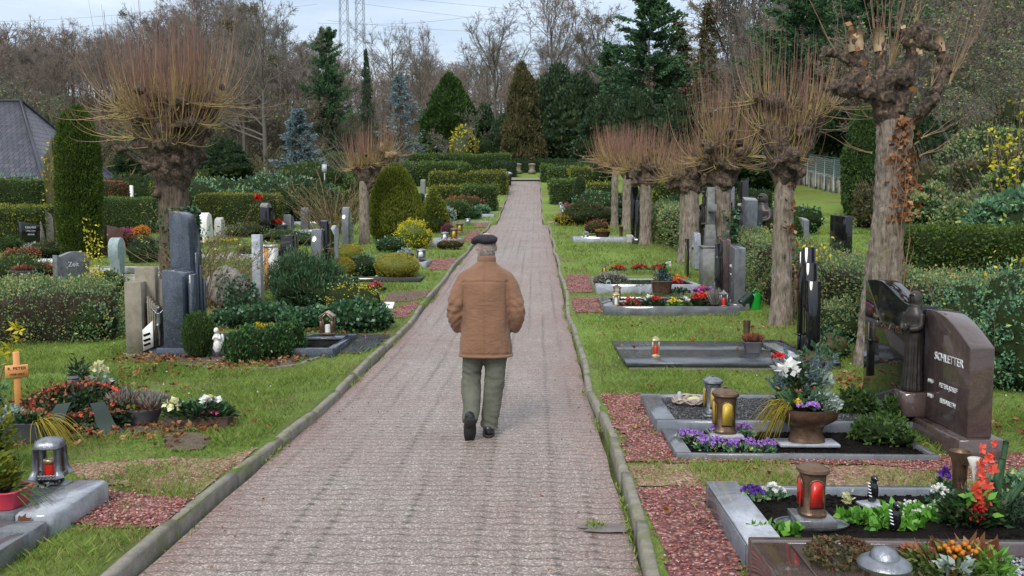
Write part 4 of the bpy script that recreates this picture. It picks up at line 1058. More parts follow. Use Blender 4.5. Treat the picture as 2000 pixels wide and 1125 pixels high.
 for (a, b, n_, dx, ln) in ((1715, 130, 10, -.1, 1.0), (1735, 130, 12, .1, 1.1), (1660, 150, 6, -.4, .7), (1848, 165, 8, .5, .8), (1815, 170, 4, .2, .6), (1795, 270, 5, .9, .6), (1790, 305, 3, 1.0, .5), (1690, 230, 3, -.8, .4), (1700, 300, 2, -1.2, .5), (1780, 60, 5, .25, .5)):
  for q in range(n_):
   x, z = L(a, b); d = np.array([dx + R.normal() * .18, R.normal() * .25, .25 if abs(dx) > .8 else 1.0]); l = ln * R.uniform(.6, 1.3)
   t = np.linspace(0, 1, 8)[:, None]
   S.append(np.array([x, -.05, z]) + d * l * t + np.array([0, 0, .35 * l]) * t ** 2 + R.normal(size=(8, 3)) * .008)
 S = np.array(S); sh.tubes(S, np.linspace(.006, .002, 8)[None] * np.ones((len(S), 1)), 3, np.linspace(.3, 1, 8)[None] * np.ones((len(S), 1)))
 n = 90; t = np.linspace(0, 1, 9)[None, :, None]     # vines on the trunk
 V0 = [];
 for q in range(16):
  a0 = R.uniform(1722, 1775); r1, r2 = sorted(R.uniform(220, 640, 2)); pts = []
  for k in range(9):
   x, z = L(a0 + 9 * math.sin(k * .9 + q) + (r2 - r1) * 0, r1 + (r2 - r1) * k / 8); cxx = L(1703 + (1745 - 1703) * min(1, (760 - (r1 + (r2 - r1) * k / 8)) / 460), 500)[0]
   rad = 40 * m; dd = min(abs(x - cxx) / rad, .97); pts.append((x, -rad * math.sqrt(1 - dd * dd) * 1.08, z))
  V0.append(pts)
 sh.tubes(np.array(V0), np.full((len(V0), 9), .004), 4, .55)
 sh.build('shoots', 'shoot_bark', root, smooth=True)
 return root
pollards()
# == the walking man
def loft(mb, rings, seg=24):
 """rings: (cx, cy, z, rx, ry[, tiltx, tilty])"""
 a = np.arange(seg) / seg * 2 * PI; V = []
 for r in rings:
  cx, cy, z, rx, ry = r[:5]; tx, ty = (r[5], r[6]) if len(r) > 5 else (0, 0)
  e = r[7] if len(r) > 7 else 2.0
  ca, sa = np.cos(a), np.sin(a); k = (np.abs(ca) ** e + np.abs(sa) ** e) ** (-1 / e); ca, sa = ca * k, sa * k
  V.append(np.stack([cx + rx * ca, cy + ry * sa, z + tx * ca * rx + ty * sa * ry], 1))
 V = np.concatenate(V); n = len(rings); i = np.arange(seg); j = (i + 1) % seg
 mb.add(V, np.concatenate([np.stack([k * seg + i, k * seg + j, (k + 1) * seg + j, (k + 1) * seg + i], 1) for k in range(n - 1)]))
 mb.NG.append(([mb.n - n * seg + q for q in range(seg - 1, -1, -1)], 0)); mb.NG.append(([mb.n - seg + q for q in range(seg)], 0))
def limbloft(mb, pts, rad, ys=1.0, sides=16):
 P = np.array(pts, float); t = np.linspace(0, len(P) - 1, (len(P) - 1) * 3 + 1); i = np.clip(t.astype(int), 0, len(P) - 2); w = (t - i)[:, None]
 Q = P[i] * (1 - w) + P[i + 1] * w; r = np.interp(t, np.arange(len(P)), rad)
 for ax in range(3): Q[1:-1, ax] = np.convolve(Q[:, ax], [.25, .5, .25], 'valid')
 mb.tube(Q, r, sides)
def man():
 p = at(952, 850, -LAWN)
 p.z = float(zpath(p.y))
 root = thing('person', p, 'elderly man in brown jacket and black flat cap walking away along the path', 'person')
 S = 1.0
 b = MB()
 loft(b, [(-.01, 0, .80, .15, .11), (-.01, 0, .95, .165, .12), (-.01, 0, 1.10, .155, .11), (-.01, 0, 1.25, .175, .12), (-.01, 0, 1.38, .18, .105), (-.008, 0, 1.45, .11, .08), (-.005, .01, 1.50, .058, .058), (-.002, .015, 1.56, .056, .06)], 20)
 b.blob((-.006, .03, 1.625), (.079, .098, .112), 20, 14, .01, 1)
 b.blob((-.006, .10, 1.585), (.055, .045, .06), 12, 8, .02, 1)      # jaw and chin
 b.blob((-.045, .128, 1.622), (.016, .028, .022), 8, 6, 0, 1)       # nose
 for sx in (-1, 1):
  b.blob((-.006 + sx * .082, .022, 1.612), (.012, .022, .034), 8, 8, .05, 1)   # ear
  sh = (sx * .165 - .01, 0, 1.385); el = (sx * .265 - .01, -.06, 1.10); wr = (sx * .20 - .01, .06, .94)
  limbloft(b, [sh, el, wr], [.055, .045, .032], sides=12)
  b.blob((sx * .175 - .01, .10, .90), (.032, .05, .05), 10, 8, .05, 1)
 limbloft(b, [(.080, 0, .86), (.060, .02, .48), (.016, .0, .10)], [.062, .05, .038], sides=12)
 limbloft(b, [(-.110, 0, .86), (-.135, .05, .50), (-.14, -.17, .16)], [.062, .05, .038], sides=12)
 fuse(b, 'skin', 'body', root, .009, 3)
 for sx in (-1, 1):
  e = MB(); e.blob((-.02 + sx * .03, .122, 1.637), (.011, .008, .008), 8, 6, 0); e.build('eye', 'white_paint', root, smooth=True)
 e = MB(); e.blob((-.03, .138, 1.585), (.022, .006, .006), 8, 6, 0); e.build('mouth', 'petal_coral', root, smooth=True)
 h = MB(); n = 5200
 d = R.normal(size=(n, 3)); d /= np.linalg.norm(d, axis=1, keepdims=True)
 k = (d[:, 1] < .25) & (d[:, 2] < .35) & (d[:, 2] > -.72) & ~((np.abs(d[:, 0]) > .86) & (d[:, 2] < -.25)); d = d[k]
 P = np.array([-.006, .03, 1.625]) + d * np.array([.080, .099, .113])
 h.leaves(P, .016, .004, d * .6 + np.array([0, -.1, -1.0])); h.build('hair', 'grey_hair', root)
 c = MB()
 c.blob((-.012, .02, 1.683), (.104, .125, .043), 26, 14, .03, 2.2, 3)
 c.blob((-.045, .05, 1.672), (.092, .105, .040), 22, 10, .03, 2, 5)
 c.blob((-.088, .09, 1.652), (.055, .065, .020), 16, 8, .02, 2, 6)
 c.blob((.0, -.02, 1.672), (.090, .088, .038), 20, 10, .02, 2, 8)
 c = fuse(c, 'cap_wool', 'cap', root, .007, 3, lambda co, no: co + no * np.array([.0035 * mnoise.noise(Vector(q) * 22) for q in co])[:, None])
 bt = MB(); bt.blob((-.03, .02, 1.738), (.009, .009, .006), 8, 6, 0); o = bt.build('button', 'cap_wool', root);
 j = MB()
 loft(j, [(-.012, .0, .692, .216, .150, 0, 0, 2.5), (-.012, .0, .72, .226, .156, 0, 0, 2.5), (-.012, 0, .80, .222, .158, 0, 0, 2.5), (-.012, -.005, .95, .202, .155, 0, 0, 2.4), (-.012, -.01, 1.10, .198, .150, 0, 0, 2.3),
    (-.010, -.012, 1.24, .204, .148, 0, 0, 2.3), (-.008, -.01, 1.33, .216, .140, 0, 0, 2.2), (-.008, -.005, 1.39, .200, .125), (-.006, 0, 1.435, .150, .105), (-.005, .004, 1.475, .094, .086), (-.004, .008, 1.50, .074, .076)], 32)
 for sx in (-1, 1):
  wide = 1.0
  limbloft(j, [(sx * .110 - .01, 0, 1.395), (sx * .175 - .01, -.01, 1.345), (sx * .225 - .01, -.03, 1.23), (sx * .268 - .008, -.045, 1.09), (sx * .262 - .008, .0, .985), (sx * .232 - .008, .06, .91)], [.058, .074, .078, .072, .062, .050], sides=18)
 def wr(co, no):
  out = co.copy()
  for i, q in enumerate(co):
   x, y, z = q; ax = abs(x + .01)
   d = 0
   if ax > .20:      # sleeves: rings of creases round the elbow
    s = math.exp(-((z - 1.08) / .13) ** 2)
    d += .006 * s * math.sin(z * 80 + x * 90 * (1 if x > 0 else -1) + 9 * mnoise.noise(Vector((x * 6, y * 6, z * 5)))) * (.4 + 1.2 * abs(mnoise.noise(Vector((x * 8, y * 5, z * 8)))))
    d += .007 * mnoise.noise(Vector((x * 9, y * 9, z * 15)))
   else:             # back: diagonal pulls, gathered hem
    u = z * .9 + (x) * .55
    d += .0032 * math.sin(u * 30 + 5 * mnoise.noise(Vector((x * 3.2, z * 2.5, y)))) * (.35 + .65 * max(0, math.sin((z - .75) * 5)) ) * (.5 + mnoise.noise(Vector((x * 4, y * 4, z * 4))))
    d += .004 * mnoise.noise(Vector((x * 7 + 4, y * 7, z * 7)))
    if z < .80: d += .005 * math.sin(x * 62 + 6 * mnoise.noise(Vector((x * 5, 1, 2)))) * (.80 - z) / .1
    d -= .006 * math.exp(-((x + .012) / .006) ** 2) * (1 if y < 0 else 0)      # centre seam
    d -= .006 * math.exp(-((z - (1.335 - .06 * ax)) / .006) ** 2) * (1 if y < 0 else 0)    # yoke seam
    if .715 < z < .725: d -= .006
    if .12 < ax and z > .9 and z < 1.34: d -= .008 * math.exp(-((ax - .178) / .012) ** 2)
   out[i] = q + no[i] * d
  return out
 jk = fuse(j, 'jacket_cloth', 'jacket', root, .009, 2, wr)
 cl = MB()      # stand collar
 prof = []
 a = np.linspace(0, 2 * PI, 30, endpoint=False)
 V = []
 for (r1, r2, z) in ((.076, .078, 1.475), (.080, .082, 1.50), (.078, .080, 1.532), (.072, .074, 1.545), (.066, .068, 1.535), (.064, .066, 1.48)):
  V.append(np.stack([-.004 + r1 * np.cos(a), .008 + r2 * np.sin(a), z - .02 * np.maximum(0, np.sin(a))], 1))
 V = np.concatenate(V); i = np.arange(30); jn = (i + 1) % 30
 cl.add(V, np.concatenate([np.stack([k * 30 + i, k * 30 + jn, (k + 1) * 30 + jn, (k + 1) * 30 + i], 1) for k in range(5)]))
 cl.build('collar', 'jacket_cloth', jk, smooth=True)
 hm = MB(); n = 44; aa = np.linspace(0, 2 * PI, n); ca, sa = np.cos(aa), np.sin(aa); kk = (np.abs(ca) ** 2.5 + np.abs(sa) ** 2.5) ** (-1 / 2.5)
 hm.tube(np.stack([-.012 + .224 * ca * kk, .153 * sa * kk, np.full(n, .700)], 1), .012, 8); hm.build('hem', 'jacket_cloth', jk, smooth=True)
 t = MB()
 loft(t, [(-.02, 0, .62, .20, .13), (-.015, 0, .80, .185, .13), (-.015, 0, .95, .17, .12)], 24)
 t = MB()
 loft(t, [(-.02, 0, .76, .185, .125), (-.018, 0, .84, .185, .125), (-.015, 0, .95, .17, .12)], 24)
 limbloft(t, [(.078, 0, .84), (.078, .0, .70), (.064, .02, .50), (.046, .02, .32), (.026, -.005, .16), (.014, -.012, .065)], [.106, .100, .088, .080, .076, .076], sides=18)
 limbloft(t, [(-.108, 0, .84), (-.118, .02, .70), (-.138, .06, .53), (-.142, .0, .38), (-.135, -.11, .26), (-.140, -.20, .165)], [.106, .096, .084, .080, .074, .068], sides=18)
 def wt(co, no):
  out = co.copy()
  for i, q in enumerate(co):
   x, y, z = q
   s = .014 * mnoise.noise(Vector((x * 5, y * 5, z * 6))) + .005 * mnoise.noise(Vector((x * 11, y * 11, z * 26)))
   s += .005 * math.exp(-((z - .5) / .08) ** 2) * math.sin(z * 70 + x * 50 + 6 * mnoise.noise(Vector((x * 6, y * 6, z * 4)))) * (1 if x < -.03 else .4)
   s += .004 * math.exp(-((z - .12) / .05) ** 2) * math.sin(z * 90 + x * 40)
   out[i] = q + no[i] * s
  return out
 fuse(t, 'trouser_cloth', 'trousers', root, .009, 3, wt)
 s = MB()
 s.blob((.016, .035, .045), (.050, .135, .048), 18, 10, .03, 2, 2, cut=-.034); s.blob((.008, -.035, .062), (.048, .062, .055), 14, 9, .02, 2, 4, cut=-.05)
 f = fuse(s, 'shoe_leather', 'shoe', root, .007, 2)
 so_ = MB(); so_.prism([(.010 + .052 * math.cos(q) * (1 + .1 * math.sin(q)), .025 + .140 * math.sin(q)) for q in np.linspace(0, 2 * PI, 22, endpoint=False)], 'z', .001, .020); so_.build('sole', 'shoe_sole', f)
 s = MB()
 s.blob((0, .0, 0), (.050, .140, .046), 18, 10, .03, 2, 2); s.blob((0, -.07, .02), (.047, .062, .055), 14, 9, .02, 2, 4)
 f = fuse(s, 'shoe_leather', 'shoe', root, .007, 2)
 so_ = MB(); so_.prism([(.052 * math.cos(q) * (1 + .1 * math.sin(q)), -.0 + .148 * math.sin(q)) for q in np.linspace(0, 2 * PI, 22, endpoint=False)], 'z', -.052, -.032)
 so_.box((0, -.085, -.062), (.078, .085, .020), bev=.005); so_.build('sole', 'shoe_sole', f)
 f.location = (-.143, -.19, .125); f.rotation_euler = (math.radians(-62), 0, math.radians(8))
 return root
MAN = man()
# == grave furniture
ROT = -SLP          # everything is laid out square to the path
def rxy(p, dx, dy):
 return Vector((p.x + dx * math.cos(ROT) - dy * math.sin(ROT), p.y + dx * math.sin(ROT) + dy * math.cos(ROT), 0))
def onground(v, dz=0): return Vector((v.x, v.y, gz(v.x, v.y) + dz))
def rect_at(fl, bl=None, length=None, fr=None, depth=None, h=.1):
 """plot corners from photo pixels of its top edge: front-left, back-left, length across"""
 A = at(*fl, h)
 if bl is not None: B = at(*bl, h); depth = (B.y - A.y)
 if fr is not None: C = at(*fr, h); length = abs(C.x - A.x)
 return A, length, depth
PLOTS = []        # (xmin,xmax,ymin,ymax) kept free of grass
def plot(A, length, depth, label, kerbmat='granite_black', h=.10, kw=.08, fill='soil', side='right', fillh=None, lid=None, kerbs='fblr', wide_end=None, cat='grave border', name='grave_border', group=None):
 """low stone frame with its bed; A = front-left corner of the frame; x runs away from the viewer's left"""
 c = rxy(A, length / 2, depth / 2); base = onground(c); PLOTS.append((c.x - length / 2, c.x + length / 2, c.y - depth / 2, c.y + depth / 2))
 root = thing(name, base, label, cat, ROT, group)
 zs = gz(A.x, A.y) - base.z
 dzf = [gz(c.x, c.y - depth / 2) - base.z, gz(c.x, c.y + depth / 2) - base.z]
 low = min(dzf) - .08
 L2, D2 = length / 2, depth / 2
 we = wide_end or kw
 for k in kerbs:
  mb = MB()
  if k == 'f': mb.box((0, -D2 + kw / 2, low), (length - .004, kw, h - low), bev=.006)
  if k == 'b': mb.box((0, D2 - kw / 2, low), (length - .004, kw, h - low), bev=.006)
  if k == 'l': mb.box((-L2 + we / 2, 0, low), (we, depth - 2 * kw - .003, h - low - .002), bev=.006)
  if k == 'r': mb.box((L2 - kw / 2, 0, low), (kw, depth - 2 * kw - .003, h - low - .002), bev=.006)
  mb.build('kerb', kerbmat, root)
 if fill:
  mb = MB(); nx, ny = max(4, int(length / .07)), max(4, int(depth / .07)); fh = h - .03 if fillh is None else fillh
  X, Y = np.meshgrid(np.linspace(-L2 + .02, L2 - .02, nx), np.linspace(-D2 + .02, D2 - .02, ny), indexing='ij')
  amp = .012 if fill in ('soil', 'brown_soil') else .004
  Z = fh + np.array([mnoise.noise(Vector((x * 6, y * 6, length))) * amp + mnoise.noise(Vector((x * 17, y * 17, length))) * amp for x, y in zip(X.ravel(), Y.ravel())]).reshape(X.shape)
  Z -= .012 * (np.maximum(np.abs(X) / L2, np.abs(Y) / D2) > .9)
  idx = np.arange(nx * ny).reshape(nx, ny)
  mb.add(np.stack([X, Y, Z], -1).reshape(-1, 3), np.stack([idx[:-1, :-1], idx[1:, :-1], idx[1:, 1:], idx[:-1, 1:]], -1).reshape(-1, 4))
  if fill in ('soil', 'brown_soil'):
   n = int(length * depth * 900); P = np.stack([R.uniform(-L2 + kw, L2 - kw, n), R.uniform(-D2 + kw, D2 - kw, n), np.full(n, fh + .002)], 1)
   pebbles(mb, P, .011 if fill == 'soil' else .008, 0)
   mb.build('bed', fill, root, smooth=False)
  else:
   n = int(length * depth * 2600); P = np.stack([R.uniform(-L2 + kw, L2 - kw, n), R.uniform(-D2 + kw, D2 - kw, n), np.full(n, fh + .004)], 1)
   pebbles(mb, P, .013, 1)
   mb.build('bed', [fill, fill + '_stone'], root)
 if lid:      # (x0,x1,y0,y1,z,thick,mat) polished slabs on the frame
  for (x0, x1, y0, y1, z, th, mt) in lid:
   mb = MB(); mb.box(((x0 + x1) / 2, (y0 + y1) / 2, z), (x1 - x0, y1 - y0, th), bev=.006); mb.build('slab', mt, root)
 return root
def pebbles(mb, P, r, mi):
 n = len(P)
 if n == 0: return
 O = np.array([(1, 0, 0), (0, 1, 0), (-1, 0, 0), (0, -1, 0), (0, 0, .8), (0, 0, -.8)])
 S = R.uniform(.5, 1.4, (n, 1, 3)) * r; S[..., 2] *= .65
 a = R.uniform(0, 2 * PI, n); V = O[None] * S
 c, s = np.cos(a)[:, None], np.sin(a)[:, None]
 V = np.stack([V[..., 0] * c - V[..., 1] * s, V[..., 0] * s + V[..., 1] * c, V[..., 2] + R.normal(size=(n, 6)) * r * .12], -1) + P[:, None]
 F0 = np.array([(0, 1, 4), (1, 2, 4), (2, 3, 4), (3, 0, 4), (1, 0, 5), (2, 1, 5), (3, 2, 5), (0, 3, 5)])
 mb.add(V.reshape(-1, 3), (F0[None] + np.arange(n)[:, None, None] * 6).reshape(-1, 3), np.repeat(R.uniform(0, 1, n), 6), mi)
def gravel_patch(corners, mat, name, size=.012, dens=1500, dz=.012, label=None):
 """loose gravel area given by world corners (list of Vectors)"""
 pts = [Vector((c.x, c.y)) for c in corners]; n = len(pts); poly = []
 for i in range(n):
  a, b = pts[i], pts[(i + 1) % n]; k = max(2, int((b - a).length / .12))
  for j in range(k):
   q = a.lerp(b, j / k); w = mnoise.noise(Vector((q.x * 3, q.y * 3, 5))) * .06 + mnoise.noise(Vector((q.x * 11, q.y * 11, 5))) * .05
   poly.append((q.x + w, q.y + w))
 poly = np.array(poly); POLY.append((poly, .9 if 'worn' in mat else .13))
 x0, y0 = poly.min(0); x1, y1 = poly.max(0)
 st = .035; xs = np.arange(x0, x1 + st, st); ys = np.arange(y0, y1 + st, st)
 X, Y = np.meshgrid(xs, ys, indexing='ij'); ins = inpoly(X.ravel(), Y.ravel(), poly).reshape(X.shape) & (np.abs(X - pc(Y)) > phw(Y) + .10)
 Z = ground(X, Y) + dz + .006 * np.sin(X * 9) * np.cos(Y * 8); idx = np.arange(X.size).reshape(X.shape)
 f = np.stack([idx[:-1, :-1], idx[1:, :-1], idx[1:, 1:], idx[:-1, 1:]], -1); m = ins[:-1, :-1] & ins[1:, 1:] & ins[1:, :-1] & ins[:-1, 1:]
 mb = MB(); mb.add(np.stack([X, Y, Z], -1).reshape(-1, 3), f[m])
 if dens:
  k = int((x1 - x0) * (y1 - y0) * dens); P = np.stack([R.uniform(x0 - .04, x1 + .04, k), R.uniform(y0 - .04, y1 + .04, k)], 1)
  P = P[inpoly(P[:, 0], P[:, 1], poly)]; P = P + R.normal(size=P.shape) * .04; P = P[np.abs(P[:, 0] - pc(P[:, 1])) > phw(P[:, 1]) + .10]; P = np.column_stack([P, ground(P[:, 0], P[:, 1]) + dz + .003]); pebbles(mb, P, size, 1)
 o = mb.build(name, [mat, (mat + '_stone') if mat + '_stone' in M else 'red_gravel_stone'])
 tag(o, kind='structure'); return o
POLY = []
def inpoly(x, y, poly):
 c = np.zeros(len(x), bool); n = len(poly); j = n - 1
 for i in range(n):
  xi, yi = poly[i]; xj, yj = poly[j]
  c ^= ((yi > y) != (yj > y)) & (x < (xj - xi) * (y - yi) / (yj - yi + 1e-12) + xi); j = i
 return c
def stone(p, prof, th, mat, label, rz=None, right=True, base=None, name='headstone', cat='gravestone', bev=.008, group=None, lines=(), lettermat='silver_letter', back=None):
 root = thing(name, p, label, cat, (ROT + (PI if right else 0)) if rz is None else rz, group)
 z0 = 0
 if base:
  bw, bt, bh = base[:3]; mb = MB(); mb.box((.0, 0, -.1), (bt, bw, bh + .1), bev=.008); mb.build('plinth', base[3] if len(base) > 3 else mat, root); z0 = bh + .001
 mb = MB(); pr = [(a, b + z0) for a, b in prof]
 mb.prism(pr, 'x', -th / 2, th / 2)
 o = mb.build('slab', mat, root)
 if bev:
  b = o.modifiers.new('b', 'BEVEL'); b.width = bev; b.segments = 2; b.limit_method = 'ANGLE'; b.angle_limit = math.radians(35)
 for i, (s, y, z, size) in enumerate(lines):
  text(s, size, .003, lettermat, root, (th / 2 + .002, y, z + z0), FACE_X)
 return root
def arc(w, h, rise, n=9): return [(-w / 2, 0), (w / 2, 0)] + [(w / 2 * math.cos(PI * k / n) if False else w / 2 - w * k / n, h + rise * math.sin(PI * k / n)) for k in range(n + 1)]
def rectp(w, h): return [(-w / 2, 0), (w / 2, 0), (w / 2, h), (-w / 2, h)]
def slant(w, h1, h2): return [(-w / 2, 0), (w / 2, 0), (w / 2, h2), (-w / 2, h1)]
def roughp(w, h, seed=0, n=14):
 rs = random.Random(seed); pts = [(-w / 2, 0), (w / 2, 0)]
 for k in range(n + 1):
  a = PI * k / n; pts.append((w / 2 * math.cos(a) * (1 + rs.uniform(-.1, .06)), h * .45 + h * .55 * math.sin(a) ** .6 * (1 + rs.uniform(-.07, .05)) if 0 < k < n else h * .45))
 return pts
def candle(root, z, r, h, mat):
 mb = MB(); mb.lathe([(r, z), (r, z + h * .9), (r * .7, z + h)], seg=12); return mb.build('candle', mat, root, smooth='auto')
def lantern_square(p, w, h, body, cm, label, dome=True, rz=None, ch=.55, cz=0, plate=None, glassy=True):
 """four posts, a roof, candle inside"""
 root = thing('grave_lantern', p, label, 'lantern', ROT if rz is None else rz)
 z0 = 0
 if plate:
  mb = MB(); mb.box((0, 0, 0), (plate[0], plate[0], plate[1]), bev=.004); mb.build('base_plate', plate[2], root); z0 = plate[1] + .001
 mb = MB(); mb.box((0, 0, z0), (w, w, h * .10), bev=.005); mb.box((0, 0, z0 + h * .10), (w * .84, w * .84, h * .05), bev=.004)
 for sx in (-1, 1):
  for sy in (-1, 1): mb.box((sx * w * .38, sy * w * .38, z0 + h * .14), (w * .15, w * .15, h * .62), bev=.003)
 mb.build('frame', body, root)
 mb = MB()
 if dome:
  mb.lathe([(w * .56, z0 + h * .755), (w * .58, z0 + h * .79), (w * .52, z0 + h * .85), (w * .34, z0 + h * .93), (w * .12, z0 + h * .975), (w * .05, z0 + h)], seg=20, sq=4, rz=PI / 20)
 else:
  mb.lathe([(w * .62, z0 + h * .755), (w * .62, z0 + h * .78), (w * .10, z0 + h * .93), (w * .06, z0 + h)], seg=4, rz=PI / 4, sx=1.15, sy=1.15)
 mb.build('roof', body, root, smooth='auto')
 candle(root, z0 + h * .15, w * .24, h * ch * .75, cm)
 return root
def lantern_round(p, w, h, body, cm, label, window=True, plate=None, rz=None, finial=True, winface=-PI / 2):
 """solid shaped body with an arched window towards the path"""
 root = thing('grave_lantern', p, label, 'lantern', ROT if rz is None else rz)
 z0 = 0; r = w / 2
 if plate:
  mb = MB(); mb.box((0, 0, 0), (plate[0], plate[0], plate[1]), bev=.004); mb.build('base_plate', plate[2], root); z0 = plate[1] + .001
 mb = MB(); mb.lathe([(r * .95, z0), (r * .98, z0 + h * .05), (r * .86, z0 + h * .10), (r * .84, z0 + h * .5), (r * .90, z0 + h * .78), (r * .7, z0 + h * .79)], seg=24, sq=3)
 mb.build('body', body, root, smooth='auto')
 mb = MB(); prof = [(r * 1.02, z0 + h * .785), (r * 1.14, z0 + h * .82), (r * 1.10, z0 + h * .87), (r * .75, z0 + h * .93), (r * .3, z0 + h * .965)]
 if finial: prof += [(r * .12, z0 + h * .97), (r * .2, z0 + h * .99), (r * .05, z0 + h)]
 mb.lathe(prof, seg=24, sq=2.6); mb.build('roof', body, root, smooth='auto')
 if window:
  for a in (winface, PI):
   mb = MB(); ww = r * .42
   pts = [(-ww, h * .2), (ww, h * .2), (ww, h * .6)] + [(ww * math.cos(q), h * .6 + ww * .8 * math.sin(q)) for q in np.linspace(.3, PI - .3, 6)] + [(-ww, h * .6)]
   mb.prism([(x, z + z0) for x, z in pts], 'y', -.006, .012)
   o = mb.build('window', cm, root); o.rotation_euler.z = a + PI / 2; d = r * .93; o.location = (math.cos(a) * d, math.sin(a) * d, 0)
   fr = MB(); q = [(x * 1.12, 0, z0 + (z - h * .4) * 1.06 + h * .4) for x, z in pts]; q.append(q[0])
   fr.tube(q, .006, 6); f = fr.build('window_frame', body, o)
 return root
def flowers(mb, P, r, mi, petals=5, D=None):
 """small open flowers, each of several petals"""
 n = len(P); P = np.asarray(P); up = R.normal(size=(n, 3)) * .45 + np.array([0, -.5, .8]) if D is None else D
 up /= np.linalg.norm(up, axis=1, keepdims=True)
 s = np.cross(up, R.normal(size=(n, 3))); s /= np.linalg.norm(s, axis=1, keepdims=True); t = np.cross(up, s); mb.mi = mi
 for k in range(petals):
  a = 2 * PI * k / petals; d = s * math.cos(a) + t * math.sin(a) + up * .25
  mb.leaves(P, r, r * .95, d)
 mb.mi = 0
def clumpplant(p, rx, ry, h, leaf, label, nleaf=300, L=.05, fl=None, name='flower_clump', cat='flowers', stemn=0, fr=.018, mats2=(), W=None, zs=.0, up=.8, group=None, parts=True):
 """low plant: leaves part and one blossom part for each colour"""
 root = thing(name, p, label, cat, 0, group)
 mb = MB(); a = R.uniform(0, 2 * PI, nleaf); q = np.sqrt(R.uniform(0, 1, nleaf)); z = h * (1 - q ** 2 * .7) * R.uniform(.2, 1, nleaf) * .8
 P = np.stack([np.cos(a) * q * rx, np.sin(a) * q * ry, z + zs], 1)
 D = np.stack([np.cos(a) * q, np.sin(a) * q, .4 + 0 * q], 1) + R.normal(size=(nleaf, 3)) * .5
 mb.leaves(P, L, W or L * .55, D, up=up * .3)
 mb.build('leaves', leaf, root)
 for (mt, n, r, hh) in (fl or ()):
  mb = MB(); a = R.uniform(0, 2 * PI, n); q = np.sqrt(R.uniform(0, 1, n)) * .9
  P = np.stack([np.cos(a) * q * rx, np.sin(a) * q * ry, (h * (1 - q ** 2 * .55)) * R.uniform(.8, 1.05, n) + hh + zs], 1)
  flowers(mb, P, r, 0); mb.build('blossoms', mt, root)
 return root
def heather(p, rx, ry, h, leaf, label, n=900, name='heather', cat='plant', L=.05, core=True, group=None):
 mb = MB()
 if core: mb.blob((0, 0, h * .35), (rx * .7, ry * .7, h * .4), 12, 8, .1, 2, 3, cut=-h * .35)
 else: mb.blob((0, 0, 0.02), (rx * .3, ry * .3, .02), 8, 5)
 a = R.uniform(0, 2 * PI, n); q = R.uniform(0, 1, n) ** .5; D = np.stack([np.cos(a) * q * 1.0, np.sin(a) * q * 1.0, 1.15 - q * .5], 1)
 st = np.stack([np.cos(a) * q * rx * .7, np.sin(a) * q * ry * .7, h * .1 + 0 * q], 1); D = D * np.array([rx, ry, h]) * R.uniform(.55, .85, (n, 1))
 t = np.linspace(0, 1, 4)[None, :, None]
 mb.mi = 1; mb.tubes(st[:, None] + D[:, None] * t + R.normal(size=(n, 4, 3)) * .006, np.array([[.004, .0055, .006, .002]]) * np.ones((n, 1)) * (L / .05), 3, R.uniform(0, 1, n)); mb.mi = 0
 o = mb.build(name, ['dark_core', leaf], loc=p); return tag(o, label, cat, group)
def pot(p, w, d, h, mat, label, plants, taper=.75, rz=None, name='planter', oval=False, cat='planter'):
 """planter; plants: list of (kind, material, ...) built as parts"""
 root = thing(name, p, label, cat, ROT if rz is None else rz)
 mb = MB(); q = 2 if oval else 6
 mb.lathe([(taper, 0), (taper + (1 - taper) * .85, h * .8), (1.0, h * .84), (1.04, h * .97), (1.0, h), (.93, h), (.90, h * .86)], seg=28, sx=w / 2, sy=d / 2, sq=q); mb.build('pot', mat, root, smooth='auto')
 mb = MB(); mb.lathe([(.90, h * .86), (.3, h * .90), (.001, h * .9)], seg=20, sx=w / 2, sy=d / 2, sq=q); mb.build('potting_soil', 'soil', root)
 for pl in plants: pl(root)
 return root
def P_heather(leaf, x, y, z, rx, ry, h, n=500):
 def f(root):
  o = heather(Vector((x, y, z)), rx, ry, h, leaf, None, n, core=False, cat=None); o.parent = root
 return f
def P_leaves(leaf, x, y, z, rx, ry, h, n=200, L=.06, W=None, name='leaves', up=.5, bend=0, base=0):
 def f(root):
  mb = MB(); a = R.uniform(0, 2 * PI, n); q = np.sqrt(R.uniform(0, 1, n)); zz = h * R.uniform(0, 1, n) * (1 - .5 * q * q)
  mb.leaves(np.stack([x + np.cos(a) * q * rx, y + np.sin(a) * q * ry, z + zz], 1), L, W or L * .5, np.stack([np.cos(a), np.sin(a), .3 + 0 * a], 1) + R.normal(size=(n, 3)) * .5, up=up, bend=bend); mb.build(name, leaf, root)
 return f
def P_flowers(mt, x, y, z, rx, ry, h, n, r, petals=5):
 def f(root):
  mb = MB(); a = R.uniform(0, 2 * PI, n); q = np.sqrt(R.uniform(0, 1, n))
  flowers(mb, np.stack([x + np.cos(a) * q * rx, y + np.sin(a) * q * ry, z + h * (1 - .5 * q * q) * R.uniform(.75, 1.05, n)], 1), r, 0, petals); mb.build('blossoms', mt, root)
 return f
